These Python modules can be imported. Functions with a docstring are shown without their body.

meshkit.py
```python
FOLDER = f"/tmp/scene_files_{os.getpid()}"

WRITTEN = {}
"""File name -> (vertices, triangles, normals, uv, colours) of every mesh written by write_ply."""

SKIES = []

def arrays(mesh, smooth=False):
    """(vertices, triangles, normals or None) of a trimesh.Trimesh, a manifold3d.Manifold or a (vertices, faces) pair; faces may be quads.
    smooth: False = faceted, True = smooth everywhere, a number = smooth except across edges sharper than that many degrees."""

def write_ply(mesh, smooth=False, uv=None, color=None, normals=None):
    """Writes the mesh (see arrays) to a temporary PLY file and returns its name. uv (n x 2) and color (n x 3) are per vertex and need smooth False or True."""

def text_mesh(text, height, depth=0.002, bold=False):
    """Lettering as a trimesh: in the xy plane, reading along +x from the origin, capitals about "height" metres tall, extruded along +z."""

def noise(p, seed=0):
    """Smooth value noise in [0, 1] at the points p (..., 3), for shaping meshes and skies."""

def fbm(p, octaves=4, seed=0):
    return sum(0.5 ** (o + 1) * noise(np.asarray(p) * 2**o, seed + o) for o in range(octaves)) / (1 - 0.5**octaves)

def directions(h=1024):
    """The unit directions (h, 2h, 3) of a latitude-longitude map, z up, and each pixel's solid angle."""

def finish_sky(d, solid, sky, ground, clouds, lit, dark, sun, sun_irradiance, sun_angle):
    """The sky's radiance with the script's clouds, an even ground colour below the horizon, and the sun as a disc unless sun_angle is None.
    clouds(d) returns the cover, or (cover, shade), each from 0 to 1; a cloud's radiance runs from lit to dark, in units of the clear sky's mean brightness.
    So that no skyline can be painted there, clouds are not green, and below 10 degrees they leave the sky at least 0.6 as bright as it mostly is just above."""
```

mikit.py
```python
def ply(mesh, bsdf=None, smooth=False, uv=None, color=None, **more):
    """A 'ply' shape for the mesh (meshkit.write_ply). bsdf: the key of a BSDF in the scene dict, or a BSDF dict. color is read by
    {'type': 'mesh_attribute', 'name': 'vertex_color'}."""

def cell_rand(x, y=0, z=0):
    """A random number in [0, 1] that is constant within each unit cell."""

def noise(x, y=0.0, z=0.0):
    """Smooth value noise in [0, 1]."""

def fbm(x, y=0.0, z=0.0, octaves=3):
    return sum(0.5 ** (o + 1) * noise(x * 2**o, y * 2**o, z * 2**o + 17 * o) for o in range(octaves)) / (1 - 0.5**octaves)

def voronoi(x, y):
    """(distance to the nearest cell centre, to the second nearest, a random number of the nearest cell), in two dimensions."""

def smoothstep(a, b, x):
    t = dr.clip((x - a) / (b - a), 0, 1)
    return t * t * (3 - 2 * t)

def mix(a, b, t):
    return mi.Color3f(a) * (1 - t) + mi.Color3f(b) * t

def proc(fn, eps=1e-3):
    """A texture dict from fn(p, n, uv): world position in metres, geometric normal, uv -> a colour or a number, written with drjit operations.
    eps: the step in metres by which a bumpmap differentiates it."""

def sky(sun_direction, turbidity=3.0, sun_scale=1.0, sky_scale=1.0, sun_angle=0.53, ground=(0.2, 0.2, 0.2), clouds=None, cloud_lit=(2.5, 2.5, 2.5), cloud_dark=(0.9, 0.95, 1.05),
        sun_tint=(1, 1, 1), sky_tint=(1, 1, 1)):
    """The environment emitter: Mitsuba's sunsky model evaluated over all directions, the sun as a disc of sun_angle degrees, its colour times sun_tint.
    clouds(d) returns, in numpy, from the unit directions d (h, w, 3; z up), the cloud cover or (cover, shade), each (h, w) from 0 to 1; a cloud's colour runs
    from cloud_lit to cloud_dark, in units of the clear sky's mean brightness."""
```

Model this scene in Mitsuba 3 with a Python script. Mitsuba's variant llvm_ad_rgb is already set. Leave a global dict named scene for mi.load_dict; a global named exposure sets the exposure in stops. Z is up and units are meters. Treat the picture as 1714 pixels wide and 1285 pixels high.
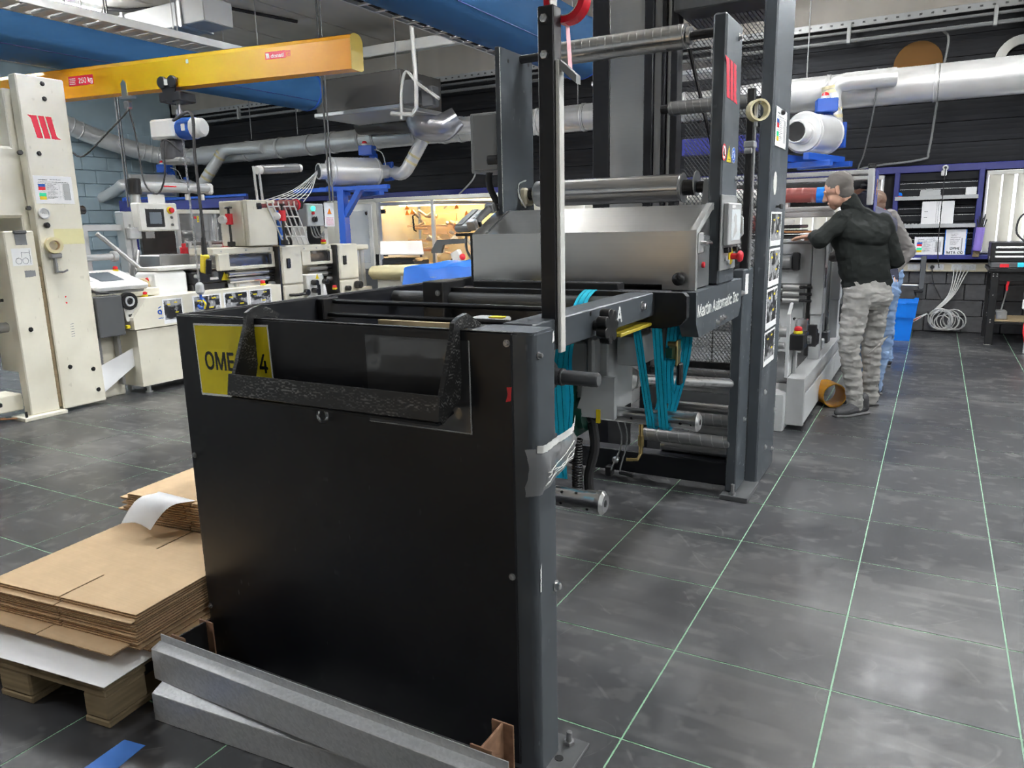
import math, random
import numpy as np, trimesh, drjit as dr, mitsuba as mi, mikit, meshkit
from scipy.spatial import ConvexHull
from shapely.geometry import Polygon, Point, box as sbox
from shapely import affinity

T = mi.ScalarTransform4f
random.seed(7); np.random.seed(7)
scene, labels = {}, {}

# ---------------------------------------------------------------- camera, lamps, exposure
exposure = 0.25
CAM = np.array([1.1408, -1.7503, 1.4074])
FWD = np.array([-0.4780865, 0.853799, -0.2060596]); UP = np.array([-0.0813218, 0.1905708, 0.9782993])
scene['camera'] = {'type': 'perspective', 'fov': 68.555, 'fov_axis': 'x', 'near_clip': 0.05, 'far_clip': 100,
                   'to_world': T().look_at(origin=CAM.tolist(), target=(CAM + FWD).tolist(), up=UP.tolist())}
LAMP = 150.0
# ceiling lamps, the highest added out of view to brighten the back: (x, y, z, length along y, strength)
LAMPS = [(1.08, 1.95, 3.62, 1.2, 2.1), (1.18, 5.85, 3.62, 1.2, 1.1), (-1.9, 3.0, 3.6, 1.2, 1.2), (-4.4, 1.8, 3.6, 1.2, 1.1), (-3.9, 5.4, 4.12, 1.2, 1.1), (-7.6, 2.2, 3.7, 1.2, 1.1), (3.6, 1.9, 3.6, 1.2, 1.0),
         (3.6, 5.4, 3.6, 1.2, .8), (3.4, -1.0, 3.6, 1.2, .9), (-3.4, -2.0, 3.6, 1.2, 1.1), (-5.6, -1.0, 3.6, 1.2, .9), (-8.2, 3.5, 4.12, 2.2, 1.2), (-10.2, 2.0, 4.1, 2.4, 1.3), (-.8, 7.3, 4.12, 1.2, 1.1), (2.6, 7.4, 4.12, 1.0, .45)]

# ---------------------------------------------------------------- scene helpers
def numbered(key):
    if key not in scene and key not in labels and not any(k.startswith(key + '__') for k in taken):
        return key
    i = 1
    while f'{key}_{i:03d}' in taken:
        i += 1
    return f'{key}_{i:03d}'
taken = set()
def claim(key):
    k = key
    i = 0
    while k in taken:
        i += 1
        k = f'{key}_{i:03d}'
    taken.add(k)
    return k
def thing(name, label, cat, group=None, kind=None):
    k = claim(name)
    labels[k] = {'label': label, 'category': cat}
    if group: labels[k]['group'] = group
    if kind: labels[k]['kind'] = kind
    return k
def cat(ms):
    if not isinstance(ms, (list, tuple)): return ms
    ms = [m for m in ms if m is not None]
    return ms[0] if len(ms) == 1 else trimesh.util.concatenate(ms)
def part(parent, name, ms, mat, smooth=35, label=None, kind=None, **more):
    k = claim(parent + '__' + name)
    scene[k] = mikit.ply(cat(ms), mat, smooth=smooth, **more)
    if label: labels.setdefault(k, {})['label'] = label
    if kind: labels.setdefault(k, {})['kind'] = kind
    return k
def parts(parent, name, ms, mat, **k):
    return [part(parent, name, [m], mat, **k) for m in ms]
def solo(name, label, catg, ms, mat, smooth=35, group=None, kind=None, **more):
    k = thing(name, label, catg, group, kind)
    scene[k] = mikit.ply(cat(ms), mat, smooth=smooth, **more)
    return k
def struct(name, ms, mat, smooth=False, **more):
    k = claim(name)
    scene[k] = mikit.ply(cat(ms), mat, smooth=smooth, **more)
    labels[k] = {'kind': 'structure'}
    return k
def copy_to(key, newkey, M4):
    """an entry that shows the same mesh at another place"""
    d = dict(scene[key]); d['to_world'] = T(np.asarray(M4, float).tolist()); k = claim(newkey); scene[k] = d
    return k

# ---------------------------------------------------------------- mesh helpers
def hull(p):
    p = np.asarray(p, float)
    h = ConvexHull(p, qhull_options='QJ Pp')
    f = h.simplices.copy()
    c = p[h.vertices].mean(0)
    n = np.cross(p[f[:, 1]] - p[f[:, 0]], p[f[:, 2]] - p[f[:, 0]])
    bad = ((p[f].mean(1) - c) * n).sum(1) < 0
    f[bad] = f[bad][:, ::-1]
    m = trimesh.Trimesh(p, f, process=False); m.remove_unreferenced_vertices()
    return m
_B = {}
def box(x0, x1, y0, y1, z0, z1, b=0.003):
    """box with chamfered edges"""
    x0, x1 = min(x0, x1), max(x0, x1); y0, y1 = min(y0, y1), max(y0, y1); z0, z1 = min(z0, z1), max(z0, z1)
    b = min(b, 0.45 * min(x1 - x0, y1 - y0, z1 - z0))
    if b <= 0:
        m = trimesh.creation.box(extents=(x1 - x0, y1 - y0, z1 - z0)); m.apply_translation(((x0 + x1) / 2, (y0 + y1) / 2, (z0 + z1) / 2)); return m
    if 'f' not in _B:
        p = []
        for sx in (0, 1):
            for sy in (0, 1):
                for sz in (0, 1):
                    for ax in range(3):
                        q = [(.1 if s == 0 else .9) for s in (sx, sy, sz)]; q[ax] = (sx, sy, sz)[ax]
                        p.append(q)
        p = np.array(p, float)
        h = ConvexHull(p)
        f = h.simplices.copy(); n = np.cross(p[f[:, 1]] - p[f[:, 0]], p[f[:, 2]] - p[f[:, 0]])
        bad = ((p[f].mean(1) - .5) * n).sum(1) < 0
        f[bad] = f[bad][:, ::-1]
        _B['f'] = f; _B['p'] = p
    p = _B['p']; lo = np.array([x0, y0, z0]); hi = np.array([x1, y1, z1])
    v = np.where(p == 0, lo, np.where(p == 1, hi, np.where(p < .5, lo + b, hi - b)))
    return trimesh.Trimesh(v, _B['f'], process=False)
def rot(axis, deg, at=(0, 0, 0)):
    return trimesh.transformations.rotation_matrix(math.radians(deg), axis, at)
def tr(m, R=None, t=None):
    m = m.copy()
    if R is not None: m.apply_transform(R)
    if t is not None: m.apply_translation(t)
    return m
def frame(z):
    z = np.asarray(z, float); z = z / np.linalg.norm(z)
    x = np.cross([0, 0, 1] if abs(z[2]) < .9 else [0, 1, 0], z); x /= np.linalg.norm(x)
    return x, np.cross(z, x), z
def lathe(p0, p1, prof, n=20, arc=None):
    """profile [(t along the axis in metres, radius)...] turned about the axis p0 to p1"""
    p0, p1 = np.asarray(p0, float), np.asarray(p1, float)
    x, y, z = frame(p1 - p0)
    a = np.arange(n) * 2 * np.pi / n
    ring = np.cos(a)[:, None] * x + np.sin(a)[:, None] * y
    V, F = [], []
    prof = [(t, max(r, 1e-5)) for t, r in prof]
    for t, r in prof: V.append(p0 + z * t + ring * r)
    k = len(prof); V = np.vstack(V)
    i = np.arange(n); j = (i + 1) % n
    for s in range(k - 1):
        F.append(np.stack([s * n + i, s * n + j, (s + 1) * n + j], 1)); F.append(np.stack([s * n + i, (s + 1) * n + j, (s + 1) * n + i], 1))
    c0, c1 = len(V), len(V) + 1
    V = np.vstack([V, p0 + z * prof[0][0], p0 + z * prof[-1][0]])
    F.append(np.stack([i * 0 + c0, j, i], 1)); F.append(np.stack([i * 0 + c1, (k - 1) * n + i, (k - 1) * n + j], 1))
    return trimesh.Trimesh(V, np.vstack(F), process=False)
def cyl(p0, p1, r, n=16, ch=None):
    L = float(np.linalg.norm(np.subtract(p1, p0))); c = min(r * .12, L * .2) if ch is None else ch
    if c <= 0: return lathe(p0, p1, [(0, r), (L, r)], n)
    return lathe(p0, p1, [(0, r - c), (c, r), (L - c, r), (L, r - c)], n)
def pipe(p0, p1, r, ri, n=24):
    """open tube with a wall"""
    L = float(np.linalg.norm(np.subtract(p1, p0)))
    p0, p1 = np.asarray(p0, float), np.asarray(p1, float)
    x, y, z = frame(p1 - p0); a = np.arange(n) * 2 * np.pi / n
    ring = np.cos(a)[:, None] * x + np.sin(a)[:, None] * y
    V = np.vstack([p0 + ring * r, p1 + ring * r, p1 + ring * ri, p0 + ring * ri]); i = np.arange(n); j = (i + 1) % n; F = []
    for s in range(4):
        s2 = (s + 1) % 4
        F += [np.stack([s * n + i, s * n + j, s2 * n + j], 1), np.stack([s * n + i, s2 * n + j, s2 * n + i], 1)]
    return trimesh.Trimesh(V, np.vstack(F), process=False)
def smooth_path(pts, n=6):
    """Catmull-Rom through the points"""
    P = np.asarray(pts, float)
    if len(P) < 3: return P
    Q = np.vstack([2 * P[0] - P[1], P, 2 * P[-1] - P[-2]]); out = []
    for k in range(1, len(Q) - 2):
        for t in np.linspace(0, 1, n, endpoint=False):
            a, b, c, d = Q[k - 1], Q[k], Q[k + 1], Q[k + 2]
            out.append(.5 * (2 * b + (c - a) * t + (2 * a - 5 * b + 4 * c - d) * t * t + (3 * b - a - 3 * c + d) * t ** 3))
    out.append(P[-1]); return np.array(out)
def tube(path, r, n=8, curve=0):
    P = smooth_path(path, curve) if curve else np.asarray(path, float)
    r = np.broadcast_to(r, len(P)) if np.ndim(r) == 0 or len(r) == len(P) else np.interp(np.linspace(0, 1, len(P)), np.linspace(0, 1, len(r)), r)
    d = np.gradient(P, axis=0); d /= np.maximum(np.linalg.norm(d, axis=1, keepdims=True), 1e-9)
    x = frame(d[0])[0]; V = []; a = np.arange(n) * 2 * np.pi / n
    for k in range(len(P)):
        x = x - d[k] * (x @ d[k]); x /= np.linalg.norm(x); y = np.cross(d[k], x)
        V.append(P[k] + r[k] * (np.cos(a)[:, None] * x + np.sin(a)[:, None] * y))
    V = np.vstack(V); i = np.arange(n); j = (i + 1) % n; F = []
    for s in range(len(P) - 1):
        F += [np.stack([s * n + i, s * n + j, (s + 1) * n + j], 1), np.stack([s * n + i, (s + 1) * n + j, (s + 1) * n + i], 1)]
    c0, c1 = len(V), len(V) + 1; V = np.vstack([V, P[0], P[-1]]); e = (len(P) - 1) * n
    F += [np.stack([i * 0 + c0, j, i], 1), np.stack([i * 0 + c1, e + i, e + j], 1)]
    return trimesh.Trimesh(V, np.vstack(F), process=False)
def torus(c, axis, R, r, n=28, m=8):
    x, y, z = frame(axis); a = np.arange(n + 1) * 2 * np.pi / n
    return tube([np.asarray(c) + R * (math.cos(t) * x + math.sin(t) * y) for t in a], r, m)
def prism(poly, d0, d1, axis='x'):
    """polygon [(u, v)...] (or shapely) extruded between d0 and d1 along an axis: x: (y, z), y: (x, z), z: (x, y)"""
    if not hasattr(poly, 'exterior'): poly = Polygon(poly)
    m = trimesh.creation.extrude_polygon(poly, abs(d1 - d0), engine='earcut')
    v = m.vertices.copy(); a, b, c = v[:, 0], v[:, 1], v[:, 2] + min(d0, d1)
    f = m.faces
    if axis == 'x': v = np.stack([c, a, b], 1)
    elif axis == 'y': v = np.stack([a, c, b], 1); f = f[:, ::-1]
    else: v = np.stack([a, b, c], 1)
    return trimesh.Trimesh(v, f, process=False)
def onplane(m, o, u, v):
    """a mesh drawn in xy (z up out of the plane) laid on the plane through o with axes u, v"""
    u, v = np.asarray(u, float), np.asarray(v, float); u = u / np.linalg.norm(u); v = v - u * (u @ v); v /= np.linalg.norm(v)
    w = np.cross(u, v); V = np.asarray(m.vertices)
    return trimesh.Trimesh(np.asarray(o, float) + V[:, :1] * u + V[:, 1:2] * v + V[:, 2:3] * w, m.faces, process=False)
def text(s, h, o, u, v, width=None, depth=.0006, bold=True):
    m = meshkit.text_mesh(s, h, depth, bold)
    if width: m.apply_scale([width / m.extents[0], 1, 1])
    return onplane(m, o, u, v)
def sheet(grid, th=.001):
    """thick sheet through a grid (n, m, 3) of points"""
    G = np.asarray(grid, float); n, m, _ = G.shape
    du = np.gradient(G, axis=0); dv = np.gradient(G, axis=1); N = np.cross(du, dv); N /= np.maximum(np.linalg.norm(N, axis=2, keepdims=True), 1e-9)
    V = np.vstack([(G + N * th / 2).reshape(-1, 3), (G - N * th / 2).reshape(-1, 3)]); o = n * m; F = []
    idx = np.arange(n * m).reshape(n, m)
    a, b, c, d = idx[:-1, :-1].ravel(), idx[1:, :-1].ravel(), idx[1:, 1:].ravel(), idx[:-1, 1:].ravel()
    F += [np.stack([a, b, c], 1), np.stack([a, c, d], 1), np.stack([a + o, c + o, b + o], 1), np.stack([a + o, d + o, c + o], 1)]
    edge = np.concatenate([idx[:, 0][::-1], idx[0, 1:], idx[1:, -1], idx[-1, ::-1][1:]])
    e, g = edge[:-1], edge[1:]
    F += [np.stack([e, e + o, g + o], 1), np.stack([e, g + o, g], 1)]
    return trimesh.Trimesh(V, np.vstack(F), process=False)
def band(path, width_dir, w, th=.003):
    """flat webbing along a path"""
    P = np.asarray(path, float); wd = np.asarray(width_dir, float); wd = wd / np.linalg.norm(wd)
    return sheet(np.stack([P - wd * w / 2, P + wd * w / 2], 1), th)
def bolt(p, axis, r=.009, h=.008):
    p = np.asarray(p, float); a = np.asarray(axis, float); a /= np.linalg.norm(a)
    return [lathe(p, p + a, [(0, r * 1.5), (.0025, r * 1.5)], 12), lathe(p, p + a, [(.0025, r), (.0025 + h * .8, r), (.0025 + h, r * .8)], 6)]

# ---------------------------------------------------------------- materials
def rgb(c): return {'type': 'rgb', 'value': [float(x) for x in c]}
def srgb(r, g, b):
    c = np.array([r, g, b]) / 255.0
    return np.where(c <= .04045, c / 12.92, ((c + .055) / 1.055) ** 2.4)
def mat(name, color, rough=.5, metal=0.0, spec=.5, bump=None, bscale=1.0, rtex=None, **more):
    c = color if isinstance(color, dict) else rgb(color)
    d = {'type': 'principled', 'base_color': c, 'roughness': rtex or float(rough), 'metallic': float(metal), 'specular': float(spec), **more}
    if bump: d = {'type': 'bumpmap', 'arbitrary': bump, 'scale': float(bscale), 'bsdf': d}
    d = {'type': 'twosided', 'bsdf': d}
    scene['m_' + name] = d
    return 'm_' + name
def emit(power): return {'type': 'area', 'radiance': rgb(power)}
N_, F_, SS, MX = mikit.noise, mikit.fbm, mikit.smoothstep, mikit.mix
# ---- surface functions
def f_floor(p, n, uv):
    a = F_(p.x * 1.1, p.y * 1.6, 0.0, 4); b = N_(p.x * 5, p.y * 26, 3.0); c = F_(p.x * 14, p.y * 17, 1.0, 3)
    t = mikit.cell_rand(dr.floor(p.x / .4856), dr.floor(p.y / .5), 5)
    w = SS(.48, .8, a) * .5 + SS(.55, .95, b) * SS(.4, .7, a) * .35 + SS(.56, .8, c) * .28
    s1 = dr.abs(N_(p.x * 3.1 + p.y * 1.7, p.y * 2.3, 9.0) - .5); s2 = dr.abs(N_(p.x * 5.1 - p.y * 4.7, p.y * 3.3 + p.x, 19.0) - .5)
    w = w + .3 * (1 - SS(.002, .008, s1)) * SS(.5, .7, c) + .3 * (1 - SS(.002, .009, s2)) * SS(.45, .62, c)
    return MX([.018, .0185, .0205], [.095, .093, .090], dr.clip(w * .85 + (t - .5) * .08, 0, 1))
def f_floor_r(p, n, uv):
    return .16 + .30 * F_(p.x * 3.0, p.y * 4.0, 0.0, 3) + .1 * N_(p.x * 40, p.y * 40, 0.0)
def f_black(p, n, uv):
    a = F_(p.x * 9, p.y * 9, p.z * 9, 3); b = N_(p.x * 60, p.y * 60, p.z * 25)
    return MX([.0035, .004, .0058], [.05, .055, .06], SS(.66, .9, a) * .05 + SS(.9, .99, b) * SS(.55, .7, a) * .4)
def f_black_r(p, n, uv): return .3 + .2 * F_(p.x * 6, p.y * 6, p.z * 6, 2)
def f_char(p, n, uv):
    a = F_(p.x * 7, p.y * 7, p.z * 4, 3); b = N_(p.x * 80, p.y * 80, p.z * 30)
    return MX([.040, .047, .054], [.12, .13, .14], SS(.55, .9, a) * .35 + SS(.84, .97, b) * SS(.45, .65, a) * .6)
def f_scuff(p, n, uv):
    a = N_(p.x * 160, p.y * 260, p.z * 260); b = F_(p.x * 9, p.y * 30, p.z * 30, 3)
    return MX([.016, .016, .016], [.42, .41, .39], SS(.35, .75, b) * SS(.45, .95, a) * .38)
def f_steel(p, n, uv):
    a = F_(p.x * 2.5, p.y * 2.5, p.z * 3, 3); b = N_(p.x * 4, p.y * 8, p.z * 300)
    return MX([.52, .52, .51], [.70, .69, .67], a * .8 + b * .2)
def f_steel_r(p, n, uv): return .13 + .16 * F_(p.x * 3, p.y * 3, p.z * 4, 2) + .05 * N_(p.x * 3, p.y * 10, p.z * 400)
def f_roll(p, n, uv):
    a = N_(p.x * 9, p.y * 70, p.z * 70); b = F_(p.x * 5, p.y * 5, p.z * 5, 2)
    return MX([.66, .66, .66], [.36, .36, .36], SS(.62, .8, a) * SS(.3, .6, b) * .7)
def f_galv(p, n, uv):
    d1, d2, r = mikit.voronoi(p.x * 130 + p.z * 47, p.y * 130 + p.z * 130)
    a = F_(p.x * 4, p.y * 4, p.z * 14, 3)
    return MX([.38, .39, .40], [.60, .61, .62], r * .35 + .65 * a)
def f_duct(p, n, uv):
    a = F_(p.x * 2, p.y * 2, p.z * 2, 3)
    return MX([.66, .66, .65], [.84, .84, .82], a)
def f_card(p, n, uv):
    a = F_(p.x * 30, p.y * 30, p.z * 30, 3); b = N_(p.x * 6, p.y * 240, p.z * 6)
    return MX([.57, .405, .235], [.67, .49, .30], a * .7 + b * .3)
def f_flute(p, n, uv):
    b = F_(p.x * 30, p.y * 30, p.z * 60, 2)
    return MX([.20, .125, .065], [.34, .22, .12], b)
def f_wood(p, n, uv):
    a = N_(p.x * 7, p.y * 7 , p.z * 120); b = F_(p.x * 12, p.y * 12, p.z * 12, 3)
    return MX([.10, .075, .04], [.26, .20, .12], a * .5 + b * .5)
def f_conc(p, n, uv):
    a = F_(p.x * 1.2, p.y * .5, p.z * 2, 4); b = N_(p.x * 9, p.y * .6, 2.0)
    return MX([.44, .41, .36], [.62, .58, .52], a * .7 + b * .3)
def f_block(p, n, uv):
    return MX([.045, .045, .047], [.075, .075, .078], F_(p.x * 22, p.y * 22, p.z * 22, 3))
def f_blue(p, n, uv):
    return MX([.40, .52, .58], [.46, .58, .64], F_(p.x * 6, p.y * 6, p.z * 6, 3))
def f_cream(p, n, uv):
    a = F_(p.x * 3, p.y * 3, p.z * 3, 3); b = N_(p.x * 40, p.y * 40, p.z * 14)
    return MX([.74, .70, .58], [.56, .52, .41], SS(.5, .85, a) * .5 + SS(.9, .98, b) * .5)
def f_rust(p, n, uv):
    a = F_(p.x * 40, p.y * 40, p.z * 40, 3)
    return MX([.10, .05, .028], [.26, .15, .09], a)
def f_tube(p, n, uv):
    a = N_(p.x * 40, p.y * 6, p.z * 6); b = F_(p.x * 20, p.y * 20, p.z * 20, 2)
    return MX([.17, .035, .03], [.52, .33, .30], SS(.55, .85, a) * b)
def f_clad(p, n, uv):
    a = F_(p.x * .8, p.z * 3, 0.0, 3)
    return MX([.009, .0095, .011], [.020, .021, .024], a)
def f_denim(p, n, uv):
    a = F_(p.x * 10, p.y * 10, p.z * 16, 3); b = N_(p.x * 14, p.y * 14, p.z * 60)
    return MX([.20, .196, .185], [.36, .35, .33], SS(.3, .75, a) * .7 + b * .3)
def f_denim2(p, n, uv):
    a = F_(p.x * 10, p.y * 10, p.z * 16, 3)
    return MX([.15, .23, .38], [.27, .37, .53], SS(.3, .75, a))
def f_print(p, n, uv):
    a = F_(p.x * 13, p.y * 15, p.z * 19, 3); b = N_(p.x * 34, p.y * 60, p.z * 24)
    return MX(MX([.012, .012, .014], [.30, .30, .31], SS(.45, .62, a)), [.62, .62, .62], SS(.62, .85, b) * SS(.4, .6, a))
PR = lambda f, eps=1e-3: mikit.proc(f, eps)
mat('floor', PR(f_floor), rtex=PR(f_floor_r), spec=.55)
mat('weld', (.20, .38, .24), .5)
mat('black', PR(f_black), rtex=PR(f_black_r), spec=.45)
mat('char', PR(f_char), rtex=PR(f_black_r), spec=.5)
mat('scuff', PR(f_scuff), .38, .3)
mat('steel', PR(f_steel), rtex=PR(f_steel_r), metal=.92)
mat('roll', PR(f_roll), .17, .96)
mat('galv', PR(f_galv), .42, .6)
mat('duct', PR(f_duct), .34, .45)
mat('card', PR(f_card), .8, spec=.2)
mat('flute', PR(f_flute), .9, spec=.1)
mat('wood', PR(f_wood), .85, spec=.2)
mat('conc', PR(f_conc), .9, spec=.2)
mat('block', PR(f_block), .55)
mat('blueblock', PR(f_blue), .6)
mat('cream', PR(f_cream), .38, spec=.5)
mat('rust', PR(f_rust), .7, spec=.3)
mat('core', PR(f_tube), .55)
mat('clad', PR(f_clad), .75, spec=.2)
mat('greyjean', PR(f_denim), .85, spec=.2)
mat('bluejean', PR(f_denim2), .85, spec=.2)
mat('jet', (.006, .006, .0065), .35)
mat('matblack', (.012, .012, .013), .7, spec=.25)
mat('rubber', (.02, .02, .021), .6)
mat('chrome', (.78, .78, .78), .12, .96)
mat('satin', (.62, .62, .61), .3, .8)
mat('dullsteel', (.33, .33, .33), .35, .8)
mat('alu', (.66, .66, .65), .38, .85)
mat('brass', (.62, .46, .20), .3, 1.0)
mat('white', (.78, .78, .76), .5)
mat('paper', (.80, .80, .80), .75, spec=.2)
mat('offwhite', (.66, .65, .60), .5)
mat('lightgrey', (.42, .43, .43), .45)
mat('midgrey', (.20, .205, .205), .45)
mat('darkgrey', (.065, .068, .07), .45)
mat('machgrey', (.33, .335, .335), .42)
mat('yellow', (.68, .52, .015), .5)
mat('signyellow', (.66, .53, .01), .42)
mat('jib', (.80, .30, .004), .32, spec=.45)
mat('patch', (.12, .06, .02), .8, spec=.1)
mat('jibend', (.62, .44, .08), .4)
mat('red', (.62, .02, .03), .35)
mat('logored', (.70, .02, .045), .4)
mat('redtape', (.62, .008, .02), .25)
mat('pink', (.80, .35, .40), .5)
mat('fabricblue', (.028, .095, .215), .8, spec=.15, sheen=.3)
mat('steelblue', (.012, .075, .40), .38)
mat('navyframe', (.018, .022, .14), .4)
mat('crateblue', (.0, .16, .68), .45)
mat('filmblue', (.03, .16, .62), .4)
mat('bluetape', (.03, .13, .42), .6)
mat('turq', (.015, .42, .60), .7, spec=.2)
mat('turqd', (.005, .12, .20), .7, spec=.2)
mat('green', (.005, .045, .03), .4)
mat('lampgreen', (.03, .75, .35), .3)
mat('orange', (.85, .25, .01), .5)
mat('copper', (.60, .30, .15), .35, .9)
mat('amber', (.42, .19, .01), .35)
mat('masking', (.70, .62, .36), .5)
mat('purple', (.24, .17, .55), .45)
mat('cyan', (.04, .62, .78), .5)
mat('skin', (.58, .33, .235), .55, spec=.35)
mat('greyhair', (.12, .108, .098), .75, spec=.3)
mat('brownhair', (.10, .06, .04), .7)
mat('fleece', (.009, .0105, .0098), .85, spec=.12, sheen=.15)
mat('vest', (.020, .022, .042), .6)
mat('sleeve', (.17, .16, .155), .85, spec=.15)
mat('shoe', (.022, .022, .024), .7)
mat('sole', (.10, .10, .10), .6)
mat('blind', (.60, .58, .51), .7)
mat('duct_grey', (.055, .052, .048), .45, .2)
mat('darkfabric', (.05, .05, .055), .8)
mat('foil', (.5, .5, .53), .3, .9)
mat('photo', PR(f_print), .4)
mat('photolight', (.45, .46, .48), .35)
mat('screen', (.09, .11, .13), .15)
mat('screenlight', (.55, .60, .62), .25)
mat('dullyellow', (.42, .33, .03), .5)
mat('stain', (.70, .65, .36), .5)
mat('beige', (.66, .60, .44), .45)
mat('tan', (.55, .42, .25), .5)
mat('warmmetal', (.55, .40, .26), .4, .5)
mat('nylon', (.75, .75, .72), .6)
scene['m_clear'] = {'type': 'thindielectric', 'int_ior': 1.49}
scene['m_film'] = {'type': 'blendbsdf', 'weight': .03, 'a': {'type': 'thindielectric', 'int_ior': 1.5},
                   'b': {'type': 'twosided', 'bsdf': {'type': 'principled', 'base_color': rgb((.62, .62, .62)), 'roughness': .35}}}
scene['m_bag'] = {'type': 'blendbsdf', 'weight': .13, 'a': {'type': 'thindielectric', 'int_ior': 1.5},
                   'b': {'type': 'twosided', 'bsdf': {'type': 'principled', 'base_color': rgb((.7, .7, .7)), 'roughness': .3}}}
scene['m_pane'] = {'type': 'blendbsdf', 'weight': .05, 'a': {'type': 'thindielectric', 'int_ior': 1.5},
                   'b': {'type': 'twosided', 'bsdf': {'type': 'principled', 'base_color': rgb((.5, .5, .5)), 'roughness': .3}}}
scene['m_greenglow'] = {'type': 'twosided', 'bsdf': {'type': 'diffuse', 'reflectance': rgb((.1, .6, .3))}}

# ---------------------------------------------------------------- the room
TX, TY = .4856, .5
XW, XE, YS, YN, ZC = -12.6, 5.2, -5.5, 8.95, 4.25
fl = struct('floor', [box(XW - .2, XE + .2, YS - .2, YN + .3, -.12, -.0012, 0)], 'm_weld')
def tile_mesh():
    g = .0026; V = []; 
    m = box(g, TX - g, g, TY - g, -.0011, 0, .0005)
    m.apply_translation((-TX / 2, -TY / 2, 0)); return m
tiles = []
R3 = np.stack([np.cross(FWD, UP), FWD, UP], 1)
def view(p):
    d = (np.asarray(p, float) - CAM) @ R3
    return 857 + 1257.477 * d[0] / d[1], 642.5 - 1257.477 * d[2] / d[1], d[1]
for i in range(-26, 11):
    for j in range(-11, 18):
        c = np.array([(i + .5) * TX, (j + .5) * TY, 0]); px, py, dep = view(c)
        near = dep > .6 and -150 < px < 1870 and 380 < py < 1500
        tiles.append((0 if near else 1, dep if dep > 0 else 99, i, j))
tiles.sort()
tile0 = mikit.ply(tile_mesh(), 'm_floor', smooth=False)
rest = []
for k, (far, dep, i, j) in enumerate(tiles):
    c = ((i + .5) * TX, (j + .5) * TY, 0)
    if k < 300 and not far:
        scene[claim('floor__tile')] = {**tile0, 'to_world': T().translate(c)}
    else: rest.append(tr(tile_mesh(), t=c))
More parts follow.
